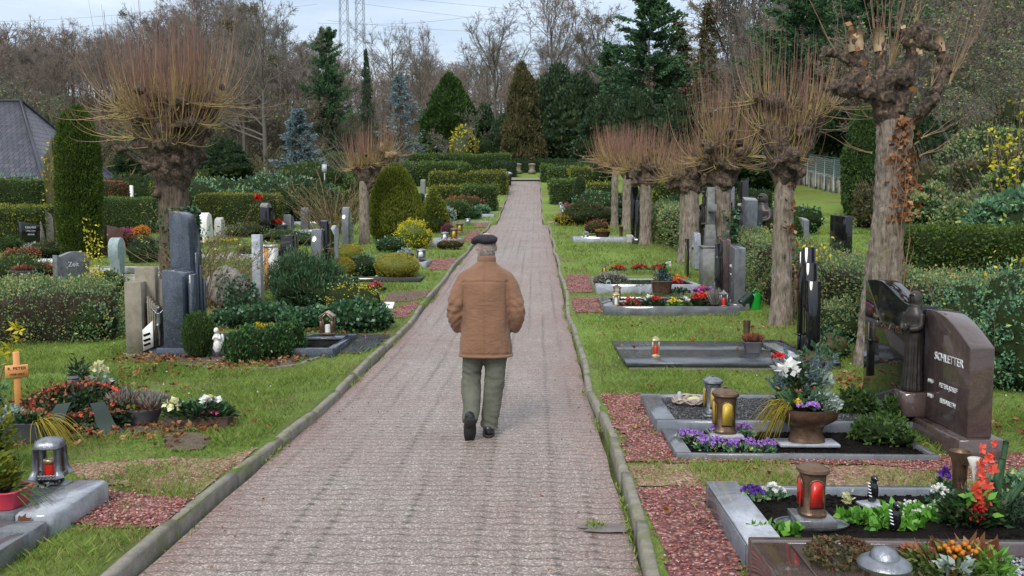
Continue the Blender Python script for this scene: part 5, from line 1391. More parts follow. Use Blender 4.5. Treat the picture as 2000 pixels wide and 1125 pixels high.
def P_grass(leaf, x, y, z, n, L, dirx=0, diry=0, r=.0035):
 def f(root):
  mb = MB(); d = R.normal(size=(n, 3)) * .35 + np.array([dirx, diry, 1.0]); t = np.linspace(0, 1, 7)[None, :, None]
  l = L * R.uniform(.6, 1.2, (n, 1, 1))
  P = np.array([x, y, z]) + R.normal(size=(n, 1, 3)) * np.array([.02, .02, 0]) + d[:, None] * l * t * .8 + np.array([dirx * .8, diry * .8, -1.5]) * l * t ** 2.2
  mb.tubes(P, np.array([[1, 1, 1, .9, .8, .6, .2]]) * r * np.ones((n, 1)), 3, R.uniform(0, 1, n)); mb.build('grass_tuft', leaf, root)
 return f
def fir_branch(mb, pts, n=260, L=.045, r=.006, w=.004):
 P = np.array(pts, float); t = np.linspace(0, len(P) - 1, 16); i = np.clip(t.astype(int), 0, len(P) - 2); k = (t - i)[:, None]; Q = P[i] * (1 - k) + P[i + 1] * k
 mb.tube(Q, r, 5); u = R.uniform(0, 15, n); i = np.clip(u.astype(int), 0, 14); k = (u - i)[:, None]
 c = Q[i] * (1 - k) + Q[i + 1] * k; T = Q[i + 1] - Q[i]; T /= np.linalg.norm(T, axis=1, keepdims=True)
 mb.leaves(c, L, w, T * .9 + R.normal(size=(n, 3)) * .75)
def robed_figure(root, H, mat, hood=True, name='figure'):
 mb = MB()
 loft(mb, [(0, 0, 0, .115 * H, .10 * H), (0, 0, .03 * H, .125 * H, .11 * H), (0, 0, .25 * H, .100 * H, .088 * H), (0, 0, .5 * H, .098 * H, .082 * H), (0, 0, .66 * H, .125 * H, .092 * H), (0, 0, .76 * H, .135 * H, .090 * H), (0, 0, .82 * H, .085 * H, .07 * H), (0, 0, .86 * H, .05 * H, .05 * H)], 20)
 mb.blob((.004 * H, -.008 * H, .915 * H), (.062 * H, .068 * H, .085 * H), 14, 10, .02)
 if hood: mb.blob((.0, .012 * H, .91 * H), (.078 * H, .082 * H, .095 * H), 16, 10, .03); mb.blob((0, .015 * H, .84 * H), (.085 * H, .075 * H, .07 * H), 12, 8, .05)
 for s in (-1, 1):
  limbloft(mb, [(s * .115 * H, 0, .775 * H), (s * .14 * H, -.03 * H, .64 * H), (s * .05 * H, -.115 * H, .62 * H)], [.042 * H, .036 * H, .026 * H], sides=10)
 mb.blob((0, -.13 * H, .64 * H), (.03 * H, .025 * H, .05 * H), 10, 8, .05)
 def fold(co, no):
  out = co.copy()
  for i, q in enumerate(co):
   a = math.atan2(q[1], q[0]); k = max(0, min(1, (.6 * H - q[2]) / (.25 * H)))
   out[i] = q + no[i] * (H * .008 * math.sin(a * 13 + 2 * mnoise.noise(Vector((q[0] * 6, q[1] * 6, q[2] * 2)))) * k)
   if hood and q[1] < -.045 * H and .865 * H < q[2] < .955 * H and abs(q[0]) < .04 * H: out[i] = out[i] + np.array([0, .028 * H, 0])
  return out
 return fuse(mb, mat, name, root, max(.008, H * .011), 1, fold)
def corpus(root, H, mat, loc, rz=0):
 """slender figure on a cross, arms raised"""
 mb = MB()
 limbloft(mb, [(0, 0, .0), (.01 * H, 0, .25 * H), (-.02 * H, -.02 * H, .45 * H)], [.025 * H, .035 * H, .05 * H], sides=10)
 limbloft(mb, [(.0, 0, .45 * H), (.01 * H, 0, .58 * H), (0, 0, .70 * H)], [.052 * H, .055 * H, .062 * H], sides=10)
 for s in (-1, 1): limbloft(mb, [(s * .05 * H, 0, .70 * H), (s * .16 * H, .01, .82 * H), (s * .25 * H, .01, .94 * H)], [.028 * H, .02 * H, .016 * H], sides=8)
 mb.blob((.02 * H, -.03 * H, .80 * H), (.04 * H, .045 * H, .055 * H), 10, 8, .05)
 o = fuse(mb, mat, 'crucifix_figure', root, .01, 1); o.location = loc; o.rotation_euler.z = rz; return o
# == right-hand side graves
def right_side():
 A = at(1283, 822, .11); B = at(1264, 768, .11); d4 = B.y - A.y
 x4 = at(1742, 800, .1).x
 L4 = x4 - A.x
 plot(A, L4, d4, 'black granite grave border filled with dark gravel, in front of the wave-topped headstone', 'wet_sheen_granite', .11, .07, 'black_gravel', wide_end=.17)
 p = onground(Vector((x4 + .08, A.y + d4 * .5, 0))); P0 = p.copy()
 h = htop(p, 566); w = d4 * 1.02
 prof = [(-w / 2, 0), (w / 2, 0), (w / 2, h - .15)] + [(w / 2 - w * t, h - .15 + .14 * sstep(.1, .75, t) - .02 * math.sin(t * PI * 2)) for t in np.linspace(.08, .95, 11)] + [(-w / 2, h - .03)]
 prof = [(-a, b) for a, b in prof][::-1]
 prof = [(-a, b) for a, b in prof][::-1]
 s = stone(p, prof, .145, 'granite_black', 'polished black headstone with wave-shaped top and raised bronze name', base=(w * 1.1, .34, .06), bev=.006,
     lines=(('KOSCZIENIEC', 0, h - .40, .085), ('EMIL', .14, h - .70, .05), ('STEFANI', -.14, h - .72, .05), ('1912-1985', .14, h - .80, .034), ('1912-1998', -.14, h - .82, .034), ('MARTA', .14, h - .90, .05), ('1914-2002', .13, h - .98, .034)), lettermat='bronze_letter')
 mb = MB(); mb.box((.078, -w * .40, .30), (.02, .022, .52), bev=.003); mb.box((.078, -w * .40, .64), (.02, .12, .022), bev=.003); mb.build('bronze_cross', 'bronze_dark', s)
 A = at(1322, 886, .05); B = at(1290, 829, .05); d3 = B.y - A.y
 x3 = at(1800, 870, .05).x; L3 = x3 - A.x
 plot(A, L3, d3, 'low pale-edged grave border with dark soil planted with lilac pansies', 'granite_grey', .05, .045, 'soil', wide_end=.12)
 p = onground(Vector((x3 + .17, A.y + d3 * .42, 0)))
 w = .74; hr = htop(p, 612);
 Hs = hr - .16
 prof = [(-w / 2, 0), (w / 2, 0), (w / 2, Hs - .22)] + [(w / 2 - w * t, Hs - .22 + .22 * math.sin(min(1, t * 1.25) * PI / 2)) for t in np.linspace(.06, .98, 12)]
 prof += [(-w / 2, Hs - .04)]
 prof = [(-a, b) for a, b in prof][::-1]      # the high shoulder lies away from the viewer
 prof = [(-a, b) for a, b in prof][::-1]
 s = stone(p, prof, .18, 'granite_brown', 'polished brown granite headstone with arched shoulder and silver names', base=(w * 1.14, .34, .16), bev=.010,
     lines=(('SCHLETTER', .05, Hs - .36, .088), ('PETER-JOSEF', .06, Hs - .58, .052), ('1915', -.24, Hs - .58, .042), ('ELISABETH', .06, Hs - .70, .052), ('1918', -.24, Hs - .70, .042)))
 s.location.x += .16
 for ch in s.children:
  if ch.name.startswith('slab'): pass
 mb = MB(); q = [(-.17, .161), (.16, .161), (.16, .30), (.10, .27), (.02, .33), (-.05, .38), (-.17, .39)]
 q = [(.30, .162), (.62, .162), (.62, .36), (.48, .35), (.40, .28), (.30, .20)]
 mb.box((.16, -.42, .161), (.20, .22, .20), bev=.01); mb.build('figure_block', 'granite_brown', s)
 fp = Vector((-.17, -.50, .361))
 f = thing('statue', s.matrix_basis @ Vector((0, 0, 0)), 'dark bronze hooded praying figure beside the brown headstone', 'statue', 0)
 loc = Matrix.Translation(s.location) @ Matrix.Rotation(s.rotation_euler.z, 4, 'Z') @ Vector((.16, -.42, .362))
 f.location = loc; f.rotation_euler.z = ROT - PI / 2 * .75
 hs = htop(loc, 568); robed_figure(f, hs, 'bronze_dark'); f.scale = (.82, .82, 1)
 k = 0
 for (px, py, r) in ((1348, 862, .12), (1388, 878, .13), (1452, 882, .14), (1496, 884, .08), (1450, 852, .09), (1395, 853, .05)):
  q = at(px, py, .02)
  clumpplant(q, r, r * .8, .09, 'shrub_leaf', ('largest', 'front left', 'front middle', 'small right-hand', 'rear right', 'tiny rear')[k] + ' tuft of lilac pansies round the brown lantern', 150, .035, [('petal_lilac', int(240 * r) , .020, .015), ('petal_purple', int(60 * r), .015, .01)], name='pansies', group='lilac pansies on the dark soil'); k += 1
 q = at(1415, 851, .03); lantern_round(q, .19, htop(q, 762), 'bronze', 'candle_yellow', 'brown lantern with yellow window on a pale plate among the pansies', plate=(.26, .03, 'granite_light'))
 q = at(1391, 812, .09); lantern_round(q, .15, htop(q, 737), 'pewter', 'candle_yellow', 'grey cylinder lantern with domed lid standing in the black gravel', plate=(.16, .02, 'granite_grey'))
 q = at(1384, 806, .10); q.y -= .12
 t = thing('grave_candle', at(1387, 803, .11), 'small red candle beside the grey cylinder lantern', 'candle'); candle(t, 0, .025, .09, 'candle_red'); t.location.y -= .14; t.location.x += .02
 q = at(1345, 786, .10); t = thing('twig_wreath', q, 'plaited twig wreath lying on the black gravel', 'wreath')
 mb = MB(); a = np.linspace(0, 2 * PI, 40)
 for k in range(9): mb.tube(np.stack([np.cos(a) * (.13 + .02 * math.cos(k)) , np.sin(a) * (.13 + .02 * math.cos(k)), .03 + .02 * np.sin(a * 5 + k * .7)], 1), .009, 5)
 mb.build('ring', 'rattan', t); mb = MB(); mb.blob((.05, 0, .03), (.07, .05, .025), 12, 8, .05); mb.build('shell', 'petal_cream', t)
 t = thing('glass_candle', at(1327, 781, .12), 'small clear glass candle on the twig wreath', 'candle'); mb = MB(); mb.lathe([(.02, 0), (.024, .05), (.015, .075), (.002, .08)], seg=12); mb.build('glass', 'marble', t, smooth='auto')
 q = at(1575, 868, .03)
 t = thing('bowl_planter', q, 'bronze bowl planter with frosty flower arrangement on the soil grave', 'planter', ROT)
 mb = MB(); mb.box((0, 0, 0), (.46, .20, .025), bev=.004); mb.build('base_plate', 'granite_light', t)
 mb = MB(); mb.lathe([(.55, .026), (.60, .03), (.50, .10), (.55, .15), (.92, .20), (1.0, .25), (1.02, .29), (.97, .29), (.90, .26)], seg=30, sx=.24, sy=.15); mb.build('bowl', 'bronze', t, smooth='auto')
 mb = MB(); mb.lathe([(.92, .26), (.3, .27), (.001, .275)], seg=20, sx=.24, sy=.15); mb.build('potting_soil', 'soil', t)
 for f in (P_leaves('pine_leaf', .0, .05, .28, .16, .10, .12, 160, .09), P_leaves('silver_leaf', .13, .0, .28, .12, .1, .12, 500, .035), P_grass('heather_gold', -.17, -.04, .29, 70, .26, -.55, -.3), P_flowers('petal_lilac', -.03, -.10, .30, .09, .05, .06, 16, .022), P_flowers('petal_yellow', -.10, -.07, .32, .02, .02, .05, 4, .028)):
  f(t)
 t = thing('flower_arrangement', at(1580, 866, .33), 'tall arrangement of blue-grey fir and white lilies standing behind the bronze bowl', 'flowers')
 t.location = onground(Vector((at(1575, 868, .03).x, at(1575, 868, .03).y + .22, 0)), .05)
 mb = MB()
 for k in range(26):
  a = R.uniform(0, 2 * PI); e = (math.cos(a) * R.uniform(.1, .30), math.sin(a) * .16, R.uniform(.42, .70))
  fir_branch(mb, [(0, 0, 0.1), (e[0] * .5, e[1] * .5, e[2] * .65), e], 110, .05, .004, .006)
 mb.build('fir_sprigs', 'bluespruce_leaf', t)
 P_leaves('hedge_dark', 0, 0, .2, .16, .12, .4, 500, .07)(t); P_leaves('silver_leaf', .14, 0, .33, .12, .1, .22, 130, .06)(t); P_leaves('privet_leaf', -.02, -.05, .30, .18, .1, .12, 200, .05)(t)
 P_flowers('petal_white', -.16, -.12, .42, .11, .05, .20, 8, .062, 5)(t); P_flowers('petal_red', -.2, -.1, .62, .04, .03, .06, 4, .04)(t); P_flowers('petal_coral', .05, -.12, .36, .12, .03, .05, 8, .02)(t)
 for (px, py, r, h, l) in ((1675, 818, .17, .25, 'round dwarf conifer between the black and the brown headstone'), (1725, 862, .24, .17, 'spreading dwarf conifer in front of the brown headstone'), (1745, 838, .12, .24, 'upright tip of dwarf conifer against the brown plinth')):
  bush(at(px, py, .02), r, r * .9, h, 'cypress_leaf', l, .045, 1500, name='dwarf_conifer', cat='bush', amp=.35, out=.03, cl=.06, clf=12, up=.6, freq=3)
 A = at(1461, 1072, .13); B = at(1389, 945, .13); d2 = B.y - A.y; L2 = 2.25
 plot(A, L2, d2, 'dark granite border with pale polished left slab round the soil grave with the red lantern', 'wet_sheen_granite', .13, .07, 'soil', wide_end=.02, fillh=.09)
 c = rxy(A, .10, d2 / 2); t = thing('border_slab', onground(c), 'pale polished slab forming the left end of the soil grave', 'slab', ROT)
 mb = MB(); mb.box((0, 0, .131), (.19, d2 - .002, .018), bev=.004); mb.box((-.05, 0, -.03), (.07, d2 - .01, .158)); mb.build('slab', 'granite_light', t)
 q = at(1585, 1020, .10); lantern_round(q, .15, htop(q, 916), 'bronze', 'candle_red', 'bronze lantern with glowing red window on a square grey plate', plate=(.21, .045, 'granite_grey'), finial=False)
 t = thing('stepping_dish', at(1585, 1024, .095), 'oval metal dish under the red lantern', 'dish', ROT); mb = MB(); mb.lathe([(1, 0), (1.03, .012), (.97, .012), (.93, .004), (.01, .004)], seg=28, sx=.20, sy=.11); mb.build('dish', 'pewter', t, smooth='auto')
 for (px, py, n1, l) in ((1705, 985, .18, 'small black and silver bird figure on a pale plate'), (1748, 1040, .17, 'small black and white bird figure among the primrose leaves')):
  q = at(px, py, .10); t = thing('bird_figure', q, l, 'figure', ROT + .3)
  mb = MB(); mb.blob((0, 0, n1 * .45), (.026, .032, n1 * .38), 12, 10, .05); mb.blob((0, -.006, n1 * .86), (.020, .024, .024), 10, 8, .02); mb.blob((0, -.034, n1 * .85), (.006, .016, .005), 6, 5, 0); mb.blob((0, .03, n1 * .25), (.012, .02, .05), 8, 6, .05)
  fuse(mb, 'granite_black', 'body', t, .005, 2); mb = MB()
  for k in range(5): mb.blob((-.024, -.005 + .004 * k, n1 * (.3 + .1 * k)), (.006, .016, .004), 6, 5, 0)
  mb.build('wing_stripes', 'silver_letter', t)
  if n1 == .18: mb = MB(); mb.box((0, 0, -.01), (.15, .12, .02), bev=.004); mb.build('base_plate', 'granite_light', t)
 clumpplant(at(1470, 975, .1), .08, .06, .07, 'shrub_leaf', 'violet pansies beside white ones in the back corner of the soil', 160, .035, [('petal_purple', 22, .022, .01)], name='pansies')
 clumpplant(at(1510, 972, .1), .07, .06, .07, 'shrub_leaf', 'white pansies beside violet ones in the back corner of the soil', 120, .035, [('petal_white', 18, .022, .01)], name='pansies')
 t = thing('cut_rose', at(1655, 980, .1), 'single cream rose head lying on the soil', 'flower'); mb = MB(); P = R.normal(size=(40, 3)) * .014 + np.array([0, 0, .02]); mb.leaves(P, .03, .028); mb.build('petals', 'petal_cream', t)
 k = 0
 for (px, py, rx, ry, n) in ((1512, 1043, .13, .04, 90), (1700, 1015, .17, .07, 260), (1795, 1010, .16, .09, 260), (1745, 1030, .15, .04, 120)):
  l = ('row of young primrose leaves in the left front corner', 'broad mat of primrose leaves right of the red lantern', 'mat of primrose leaves beside the red flowers', 'primrose leaves round the second bird figure')[k]; k += 1
  t = thing('primroses', at(px, py, .10), l, 'plant'); mb = MB(); P = np.stack([R.uniform(-rx, rx, n), R.uniform(-ry, ry, n), R.uniform(0, .03, n)], 1)
  mb.leaves(P, .055, .036, R.normal(size=(n, 3)) * .8 + np.array([0, 0, .35])); mb.build('leaves', 'primrose_leaf', t)
  if px > 1780: mb = MB(); flowers(mb, np.stack([R.uniform(-rx, rx, 26), R.uniform(-ry, ry, 26), R.uniform(.05, .08, 26)], 1), .014, 0); mb.build('blossoms', 'petal_white', t)
 q = at(1873, 962, .10); t = thing('grave_vase', q, 'tall brown bronze vase with relief beside the red gladioli', 'vase', ROT)
 hv = htop(q, 881); mb = MB(); mb.lathe([(.045, 0), (.048, .01), (.040, .05), (.043, hv * .6), (.060, hv * .95), (.062, hv), (.054, hv), (.045, hv * .85), (.03, hv * .8)], seg=22); mb.build('vase', 'bronze', t, smooth='auto')
 mb = MB();
 for s_ in (-1, 1): mb.tube([(s_ * .005, -.047, .04), (s_ * .02, -.046, .10), (s_ * .012, -.052, .16), (s_ * .002, -.055, .19)], .004, 5)
 mb.build('relief', 'bronze', t)
 q = at(1900, 1020, .10); t = thing('flower_arrangement', q, 'arrangement of red gladioli, white calla and fir beside the brown vase', 'flowers', ROT)
 P_leaves('hedge_dark', 0, 0, .0, .17, .10, .16, 700, .05)(t)
 mb = MB(); st = np.array([(.02, 0, .05), (.0, -.02, .25), (.03, -.02, .42)])
 for k in range(15):
  u = k / 14; c = np.array([-.01 + .05 * u + .035 * math.sin(k * 2.3), -.06, .06 + .40 * u]); flowers(mb, [c], .052 * (1 - .5 * u), 0, 6, np.array([[.2 * math.sin(k), -1, .2]]))
 mb.build('blossoms', 'petal_coral', t)
 mb = MB(); flowers(mb, R.normal(size=(22, 3)) * .02 + np.array([0, -.08, .10]), .02, 0); mb.build('red_blossoms', 'petal_red', t)
 mb = MB(); mb.lathe([(.004, .20), (.008, .28), (.020, .32), (.040, .37), (.030, .375), (.012, .33)], (-.02, -.03, 0), seg=12, sy=.6); mb.build('calla', 'petal_white', t, smooth=True)
 P_leaves('primrose_leaf', 0, -.08, .08, .08, .04, .16, 26, .07)(t)
 clumpplant(at(1835, 985, .1), .05, .05, .10, 'ivy_leaf', 'white small-flowered posy left of the red gladioli', 90, .04, [('petal_white', 34, .016, .02)])
 clumpplant(at(1843, 962, .1), .035, .035, .13, 'ivy_leaf', 'violet hyacinth-like blossoms left of the brown vase', 60, .04, [('petal_purple', 30, .018, .03)])
 t = thing('fir_branches', at(1960, 1010, .10), 'green fir branches lying at the right edge of the soil grave', 'branches', ROT)
 mb = MB()
 for pts in ([(-.05, 0, .02), (0, .05, .20), (.03, .06, .42)], [(0, 0, .05), (.08, 0, .16), (.17, 0, .30)], [(-.02, 0, .1), (-.05, 0, .22), (-.01, .02, .33)], [(0, .0, .1), (.10, .02, .18), (.2, .02, .22)]): fir_branch(mb, pts, 420, .022, .016, .005)
 mb.build('needled_twigs', 'pine_leaf', t); P_leaves('spruce_leaf', .02, 0, -.02, .25, .16, .14, 1500, .04, .01)(t)
 bush(at(1985, 985, .10), .22, .2, .16, 'shrub_leaf', 'low pale green groundcover at the right end of the soil grave', .04, 900, name='groundcover_plant', cat='plant', amp=.3, out=.03, cl=.03)
 A = at(1500, 1200, .26); B = at(1461, 1048, .26);
 q = onground(Vector((B.x, B.y, 0))); dd = 1.05
 t = thing('slab_grave', onground(rxy(B, 1.15, -dd / 2)), 'polished brown slab grave with engraved edge at the bottom right corner', 'grave slab', ROT)
 PLOTS.append((B.x, B.x + 2.3, B.y - dd, B.y))
 mb = MB(); mb.box((0, dd / 2 - .035, -.05), (2.3, .07, .31), bev=.005); mb.build('kerb', 'granite_brown', t)
 mb = MB(); mb.box((-1.15 + .085, -.036, -.05), (.17, dd - .074, .31), bev=.005); mb.build('kerb', 'granite_brown', t)
 mb = MB(); mb.box((-1.15 + .175 + .36, -.036, .16), (.72, dd - .08, .098), bev=.004); mb.build('slab', 'granite_brown', t)
 mb = MB(); mb.box((.78, -.25, .16), (.70, .50, .09), bev=.004); mb.build('slab', 'granite_brown', t)
 mb = MB(); n = 3500; X = np.stack([R.uniform(-.24, 1.1, n), R.uniform(.0, .44, n), np.full(n, .205)], 1); mb.box((.43, -.03, .02), (1.36, .95, .18)); pebbles(mb, X, .012, 1); mb.build('bed', ['grey_gravel', 'grey_gravel_stone'], t)
 q = at(1640, 1095, .26); t = thing('cone_wreath', q, 'brown wreath of cones, moss and berries on the polished slab', 'wreath', 0)
 mb = MB(); n = 900; a = R.uniform(0, 2 * PI, n); b = R.uniform(0, 2 * PI, n); rr = .10 + .035 * np.cos(b); mb.leaves(np.stack([np.cos(a) * rr * 1.1, np.sin(a) * rr, .035 + .035 * np.sin(b)], 1), .022, .014); mb.build('moss_ring', 'browngreen_leaf', t)
 for k in range(16):
  a = R.uniform(0, 2 * PI); mb = MB(); c = (math.cos(a) * .11, math.sin(a) * .09, .06); n = 60; d = R.normal(size=(n, 3)); d /= np.linalg.norm(d, axis=1, keepdims=True); mb.blob(c, .014, 8, 6, .1); mb.leaves(np.array(c) + d * .012, .014, .012, d + np.array([0, 0, .4])); mb.build('cone', 'cone_brown', t)
 q = at(1722, 1250, .26); hq = htop(q, 1066)
 t = thing('grave_lantern', q, 'large round grey-bronze lantern with domed roof at the bottom edge', 'lantern', ROT)
 mb = MB(); mb.lathe([(.075, 0), (.08, .01), (.07, .025)], seg=24); mb.build('foot', 'pewter', t, smooth='auto')
 for k in range(6):
  a = k * PI / 3 + .3; mb = MB(); mb.tube([(math.cos(a) * .062, math.sin(a) * .062, .02), (math.cos(a) * .064, math.sin(a) * .064, hq - .07)], .006, 6); mb.build('post', 'bronze', t)
 mb = MB(); mb.lathe([(.060, hq - .085), (.088, hq - .078), (.092, hq - .066), (.085, hq - .055), (.064, hq - .042), (.052, hq - .040), (.048, hq - .030), (.034, hq - .010), (.004, hq)], seg=30); mb.build('roof', 'pewter', t, smooth='auto')
 candle(t, .025, .035, hq * .45, 'candle_white')
 q = at(1860, 1115, .26); t = thing('flower_arrangement', q, 'autumn arrangement of moss, berries, fern and dark red leaves on the slab grave', 'flowers', ROT)
 for f in (P_leaves('hedge_leaf', 0, 0, 0, .22, .12, .09, 700, .04), P_leaves('dead_leaf', .07, .04, .03, .14, .07, .07, 60, .08), P_leaves('primrose_leaf', .13, -.08, .0, .07, .05, .12, 160, .05, .012), P_leaves('heather_rust', -.08, .05, .03, .1, .05, .05, 120, .05), P_leaves('silver_leaf', -.02, -.08, .03, .05, .04, .05, 40, .05)): f(t)
 mb = MB()
 for k in range(26): mb.blob(tuple(R.normal(size=3) * np.array([.03, .015, .010]) + np.array([.02, -.02, .10])), .011, 7, 5, 0)
 mb.build('berries', 'petal_orange', t)
 A = at(1223, 712, .07); B = at(1209, 662, .07); d5 = B.y - A.y; xr = at(1505, 690, .07).x; L5 = xr - A.x
 c = rxy(A, L5 / 2, d5 / 2); t = thing('grave_slab', onground(c), 'large polished black lid slab reflecting the sky, beside the path lawn', 'grave slab', ROT); PLOTS.append((c.x - L5 / 2, c.x + L5 / 2, c.y - d5 / 2, c.y + d5 / 2))
 mb = MB(); mb.box((0, -d5 * .22, .03), (L5, d5 * .555, .045), bev=.004); mb.build('slab', 'dark_wet', t)
 mb = MB(); mb.box((0, d5 * .28, .03), (L5, d5 * .435, .045), bev=.004); mb.build('slab', 'dark_wet', t)
 mb = MB(); mb.box((0, 0, -.08), (L5 - .08, d5 - .06, .109)); mb.build('footing', 'concrete', t)
 A2 = Vector((A.x + L5 + .03, A.y, A.z)); x6 = at(1583, 705, 0).x
 plot(A2, x6 - A2.x, d5, 'narrow black border with pale slabs between the black lid and the cross stone', 'granite_black', .09, .05, 'slate_chips', lid=[(-.16, .0, -d5 * .3, d5 * .3, .06, .035, 'granite_light')])
 q = at(1280, 697, .078); lantern_square(q, .10, htop(q, 656), 'brass', 'candle_red', 'slim brass lantern with red candle on the black lid slab', ch=.5)
 q = at(1470, 688, .078); pot(q, .24, .17, .14, 'planter_grey', 'square grey planter with rust-coloured heather on the black lid slab', [P_heather('heather_rust', 0, 0, .11, .11, .09, .16, 520)])
 q = at(1458, 663, .078); t = thing('grave_vase', q, 'small brown vase behind the rust-coloured heather', 'vase'); mb = MB(); hv = htop(q, 626); mb.lathe([(.045, 0), (.04, .03), (.048, hv * .8), (.052, hv), (.045, hv), (.04, hv * .8)], seg=16); mb.build('vase', 'bronze', t, smooth='auto')
 p = onground(Vector((x6 + .05, A.y + d5 * .45, 0))); hc = htop(p, 483)
 t = thing('headstone', p, 'tall stepped black granite cross stone with bronze corpus', 'gravestone', ROT + PI)
 mb = MB(); mb.box((0, 0, -.05), (.30, d5 * .8, .11), bev=.006); mb.build('plinth', 'granite_black', t)
 h1, h2 = htop(p, 547), htop(p, 513)
 mb = MB(); mb.box((0, .14, .061), (.15, .15, h1 - .06), bev=.006); mb.build('slab', 'granite_black', t)
 mb = MB(); mb.box((0, .024, .061), (.145, .078, h2 - .06), bev=.006); mb.build('slab', 'granite_black', t)
 mb = MB(); mb.box((0, -.056, .061), (.14, .08, hc - .06), bev=.006); mb.build('slab', 'granite_black', t)
 mb = MB(); mb.box((.12, .0, .3), (.05, .05, hc * .75), bev=.003); mb.box((.12, .0, .10), (.035, .035, .25)); mb.box((.12, 0, .30), (.09, .10, .015)); mb.build('cross_rod', 'granite_black', t)
 corpus(t, .62, 'bronze', (.17, .0, .62), PI / 2)
 A = at(1181, 606, .09); B = at(1170, 573, .09); d6 = B.y - A.y; xr6 = at(1443, 606, .09).x; L6 = xr6 - A.x
 plot(A, L6, d6, 'grey border of the colourful planted grave with lanterns and red cyclamen', 'granite_grey', .10, .07, 'soil', wide_end=.22, lid=[(-L6 * .40, L6 * .3, -.02, .16, .075, .03, 'granite_light')])
 A7 = at(1165, 566, .08); B7 = at(1150, 531, .08); d7 = B7.y - A7.y; L7 = xr6 - A7.x - .1
 plot(A7, L7, d7 * .98, 'pale border of the heather grave right behind the colourful one', 'granite_light', .09, .07, 'soil', wide_end=.16, lid=[(-L7 * .35, L7 * .25, .15, .42, .075, .03, 'granite_light')])
 def g6(px, py, dz=.08): return at(px, py, dz)
 q = g6(1203, 598); lantern_square(q, .12, htop(q, 570), 'brass', 'candle_white', 'brass lantern with white candle on the front corner of the colourful grave', ch=.8)
 q = g6(1207, 585); q.y += .15; lantern_square(q, .14, .27, 'bronze', 'candle_yellow', 'brown lantern behind the brass one at the corner of the colourful grave')
 q = g6(1188, 565, .07); lantern_square(q, .10, htop(q, 546), 'pewter', 'candle_white', 'dark lantern with pale roof on the heather grave')
 q = g6(1180, 533, .07); lantern_square(q, .10, htop(q, 516), 'bronze', 'candle_yellow', 'small brown lantern on the rear corner of the heather grave')
 bush(g6(1192, 562, .05), .42, .28, .30, 'heather_grey', 'wide grey-brown heather mound on the heather grave', .035, 4200, name='heather', cat='plant', amp=.1, out=.04, cl=.03)
 heather(g6(1245, 566, .05), .25, .2, .22, 'hedge_leaf', 'green leafy mound right of the grey heather', 500, cat='plant', name='plant')
 q = g6(1291, 572, .09); q.y -= .05
 pot(q, .40, .24, .24, 'bronze', 'bronze trough with leaf relief between the two planted graves', [P_leaves('bluespruce_leaf', 0, 0, .22, .16, .1, .22, 420, .05), P_flowers('petal_yellow', -.12, -.02, .25, .03, .03, .08, 5, .03), P_leaves('spruce_leaf', .03, 0, .25, .06, .05, .35, 200, .06)], taper=.85)
 k = 0
 for (px, py, mt, l) in ((1208, 528, 'petal_red', 'red cyclamen tuft left'), (1250, 526, 'petal_red', 'red cyclamen tuft in the middle'), (1285, 527, 'petal_red', 'red cyclamen tuft right')):
  clumpplant(g6(px, py + 2, .07), .20, .08, .12, 'ivy_leaf', l + ' along the back of the heather grave', 130, .06, [(mt, 34, .035, .02)], group='red cyclamen along the back border')
 for (px, py, rx, lf, fl, l) in ((1235, 598, .16, 'heather_rust', [('petal_red', 8, .03, .02)], 'dark red-leaved plant at the front of the colourful grave'),
        (1270, 598, .16, 'hedge_dark', [('petal_white', 6, .04, .05)], 'white cyclamen at the front of the colourful grave'),
        (1285, 600, .16, 'hedge_dark', [('petal_red', 12, .04, .04)], 'bright red cyclamen next to the white one'),
        (1318, 602, .12, 'primrose_leaf', [('petal_yellow', 14, .032, .03)], 'yellow pansies at the front of the colourful grave'),
        (1340, 602, .08, 'hedge_leaf', [('petal_white', 10, .035, .04)], 'white pansies next to the yellow ones'),
        (1358, 598, .10, 'hedge_dark', [('petal_red', 14, .03, .05)], 'small red begonia beside the white pansies'),
        (1372, 590, .22, 'hedge_dark', [('petal_pink', 26, .05, .12), ('petal_lilac', 16, .05, .14)], 'tall pink and lilac cyclamen'),
        (1368, 597, .16, 'hedge_dark', [('petal_red', 26, .045, .08)], 'dense red cyclamen below the pink ones'),
        (1325, 575, .22, 'spruce_leaf', [('petal_orange', 6, .05, .22), ('petal_red', 5, .05, .16)], 'green arrangement with orange and red blossoms'),
        (1300, 545, .20, 'hedge_dark', [('petal_white', 3, .07, .22)], 'green arrangement with tall white blossom behind the trough')):
  clumpplant(g6(px, py, .07), rx, .1, .16, lf, l, 240, .06, fl)
 heather(g6(1398, 598, .07), .13, .12, .38, 'heather_grey', 'tall cream-coloured grassy plant beside the cyclamen', 300, core=False)
 q = g6(1413, 601, .1); lantern_square(q, .14, htop(q, 566), 'pewter', 'candle_red', 'grey glass lantern with pointed roof and red candle by the headstones', dome=False)
 for (px, base, top, w, th, mat, nm, l, kind) in (
   (1437, 600, 487, .55, .20, 'granite_grey', 'headstone', 'grey veined headstone with slanted top nearest the watering cans', 's'),
   (1412, 585, 472, .50, .15, 'granite_brown', 'headstone', 'brown headstone with slanted top behind the grey veined one', 's2'),
   (1402, 598, 486, .16, .12, 'granite_black', 'headstone', 'slim dark stele with stepped shoulder in front of the brown one', 'st')):
  p = gp(px, at(1440, 606, .0).y + {'s': .28, 's2': .75, 'st': .42}[kind]); h = htop(p, top)
  pr = slant(w, h, h - .08) if kind != 'st' else [(-w / 2, 0), (w / 2, 0), (w / 2, h - .25), (0, h - .25), (0, h), (-w / 2, h)]
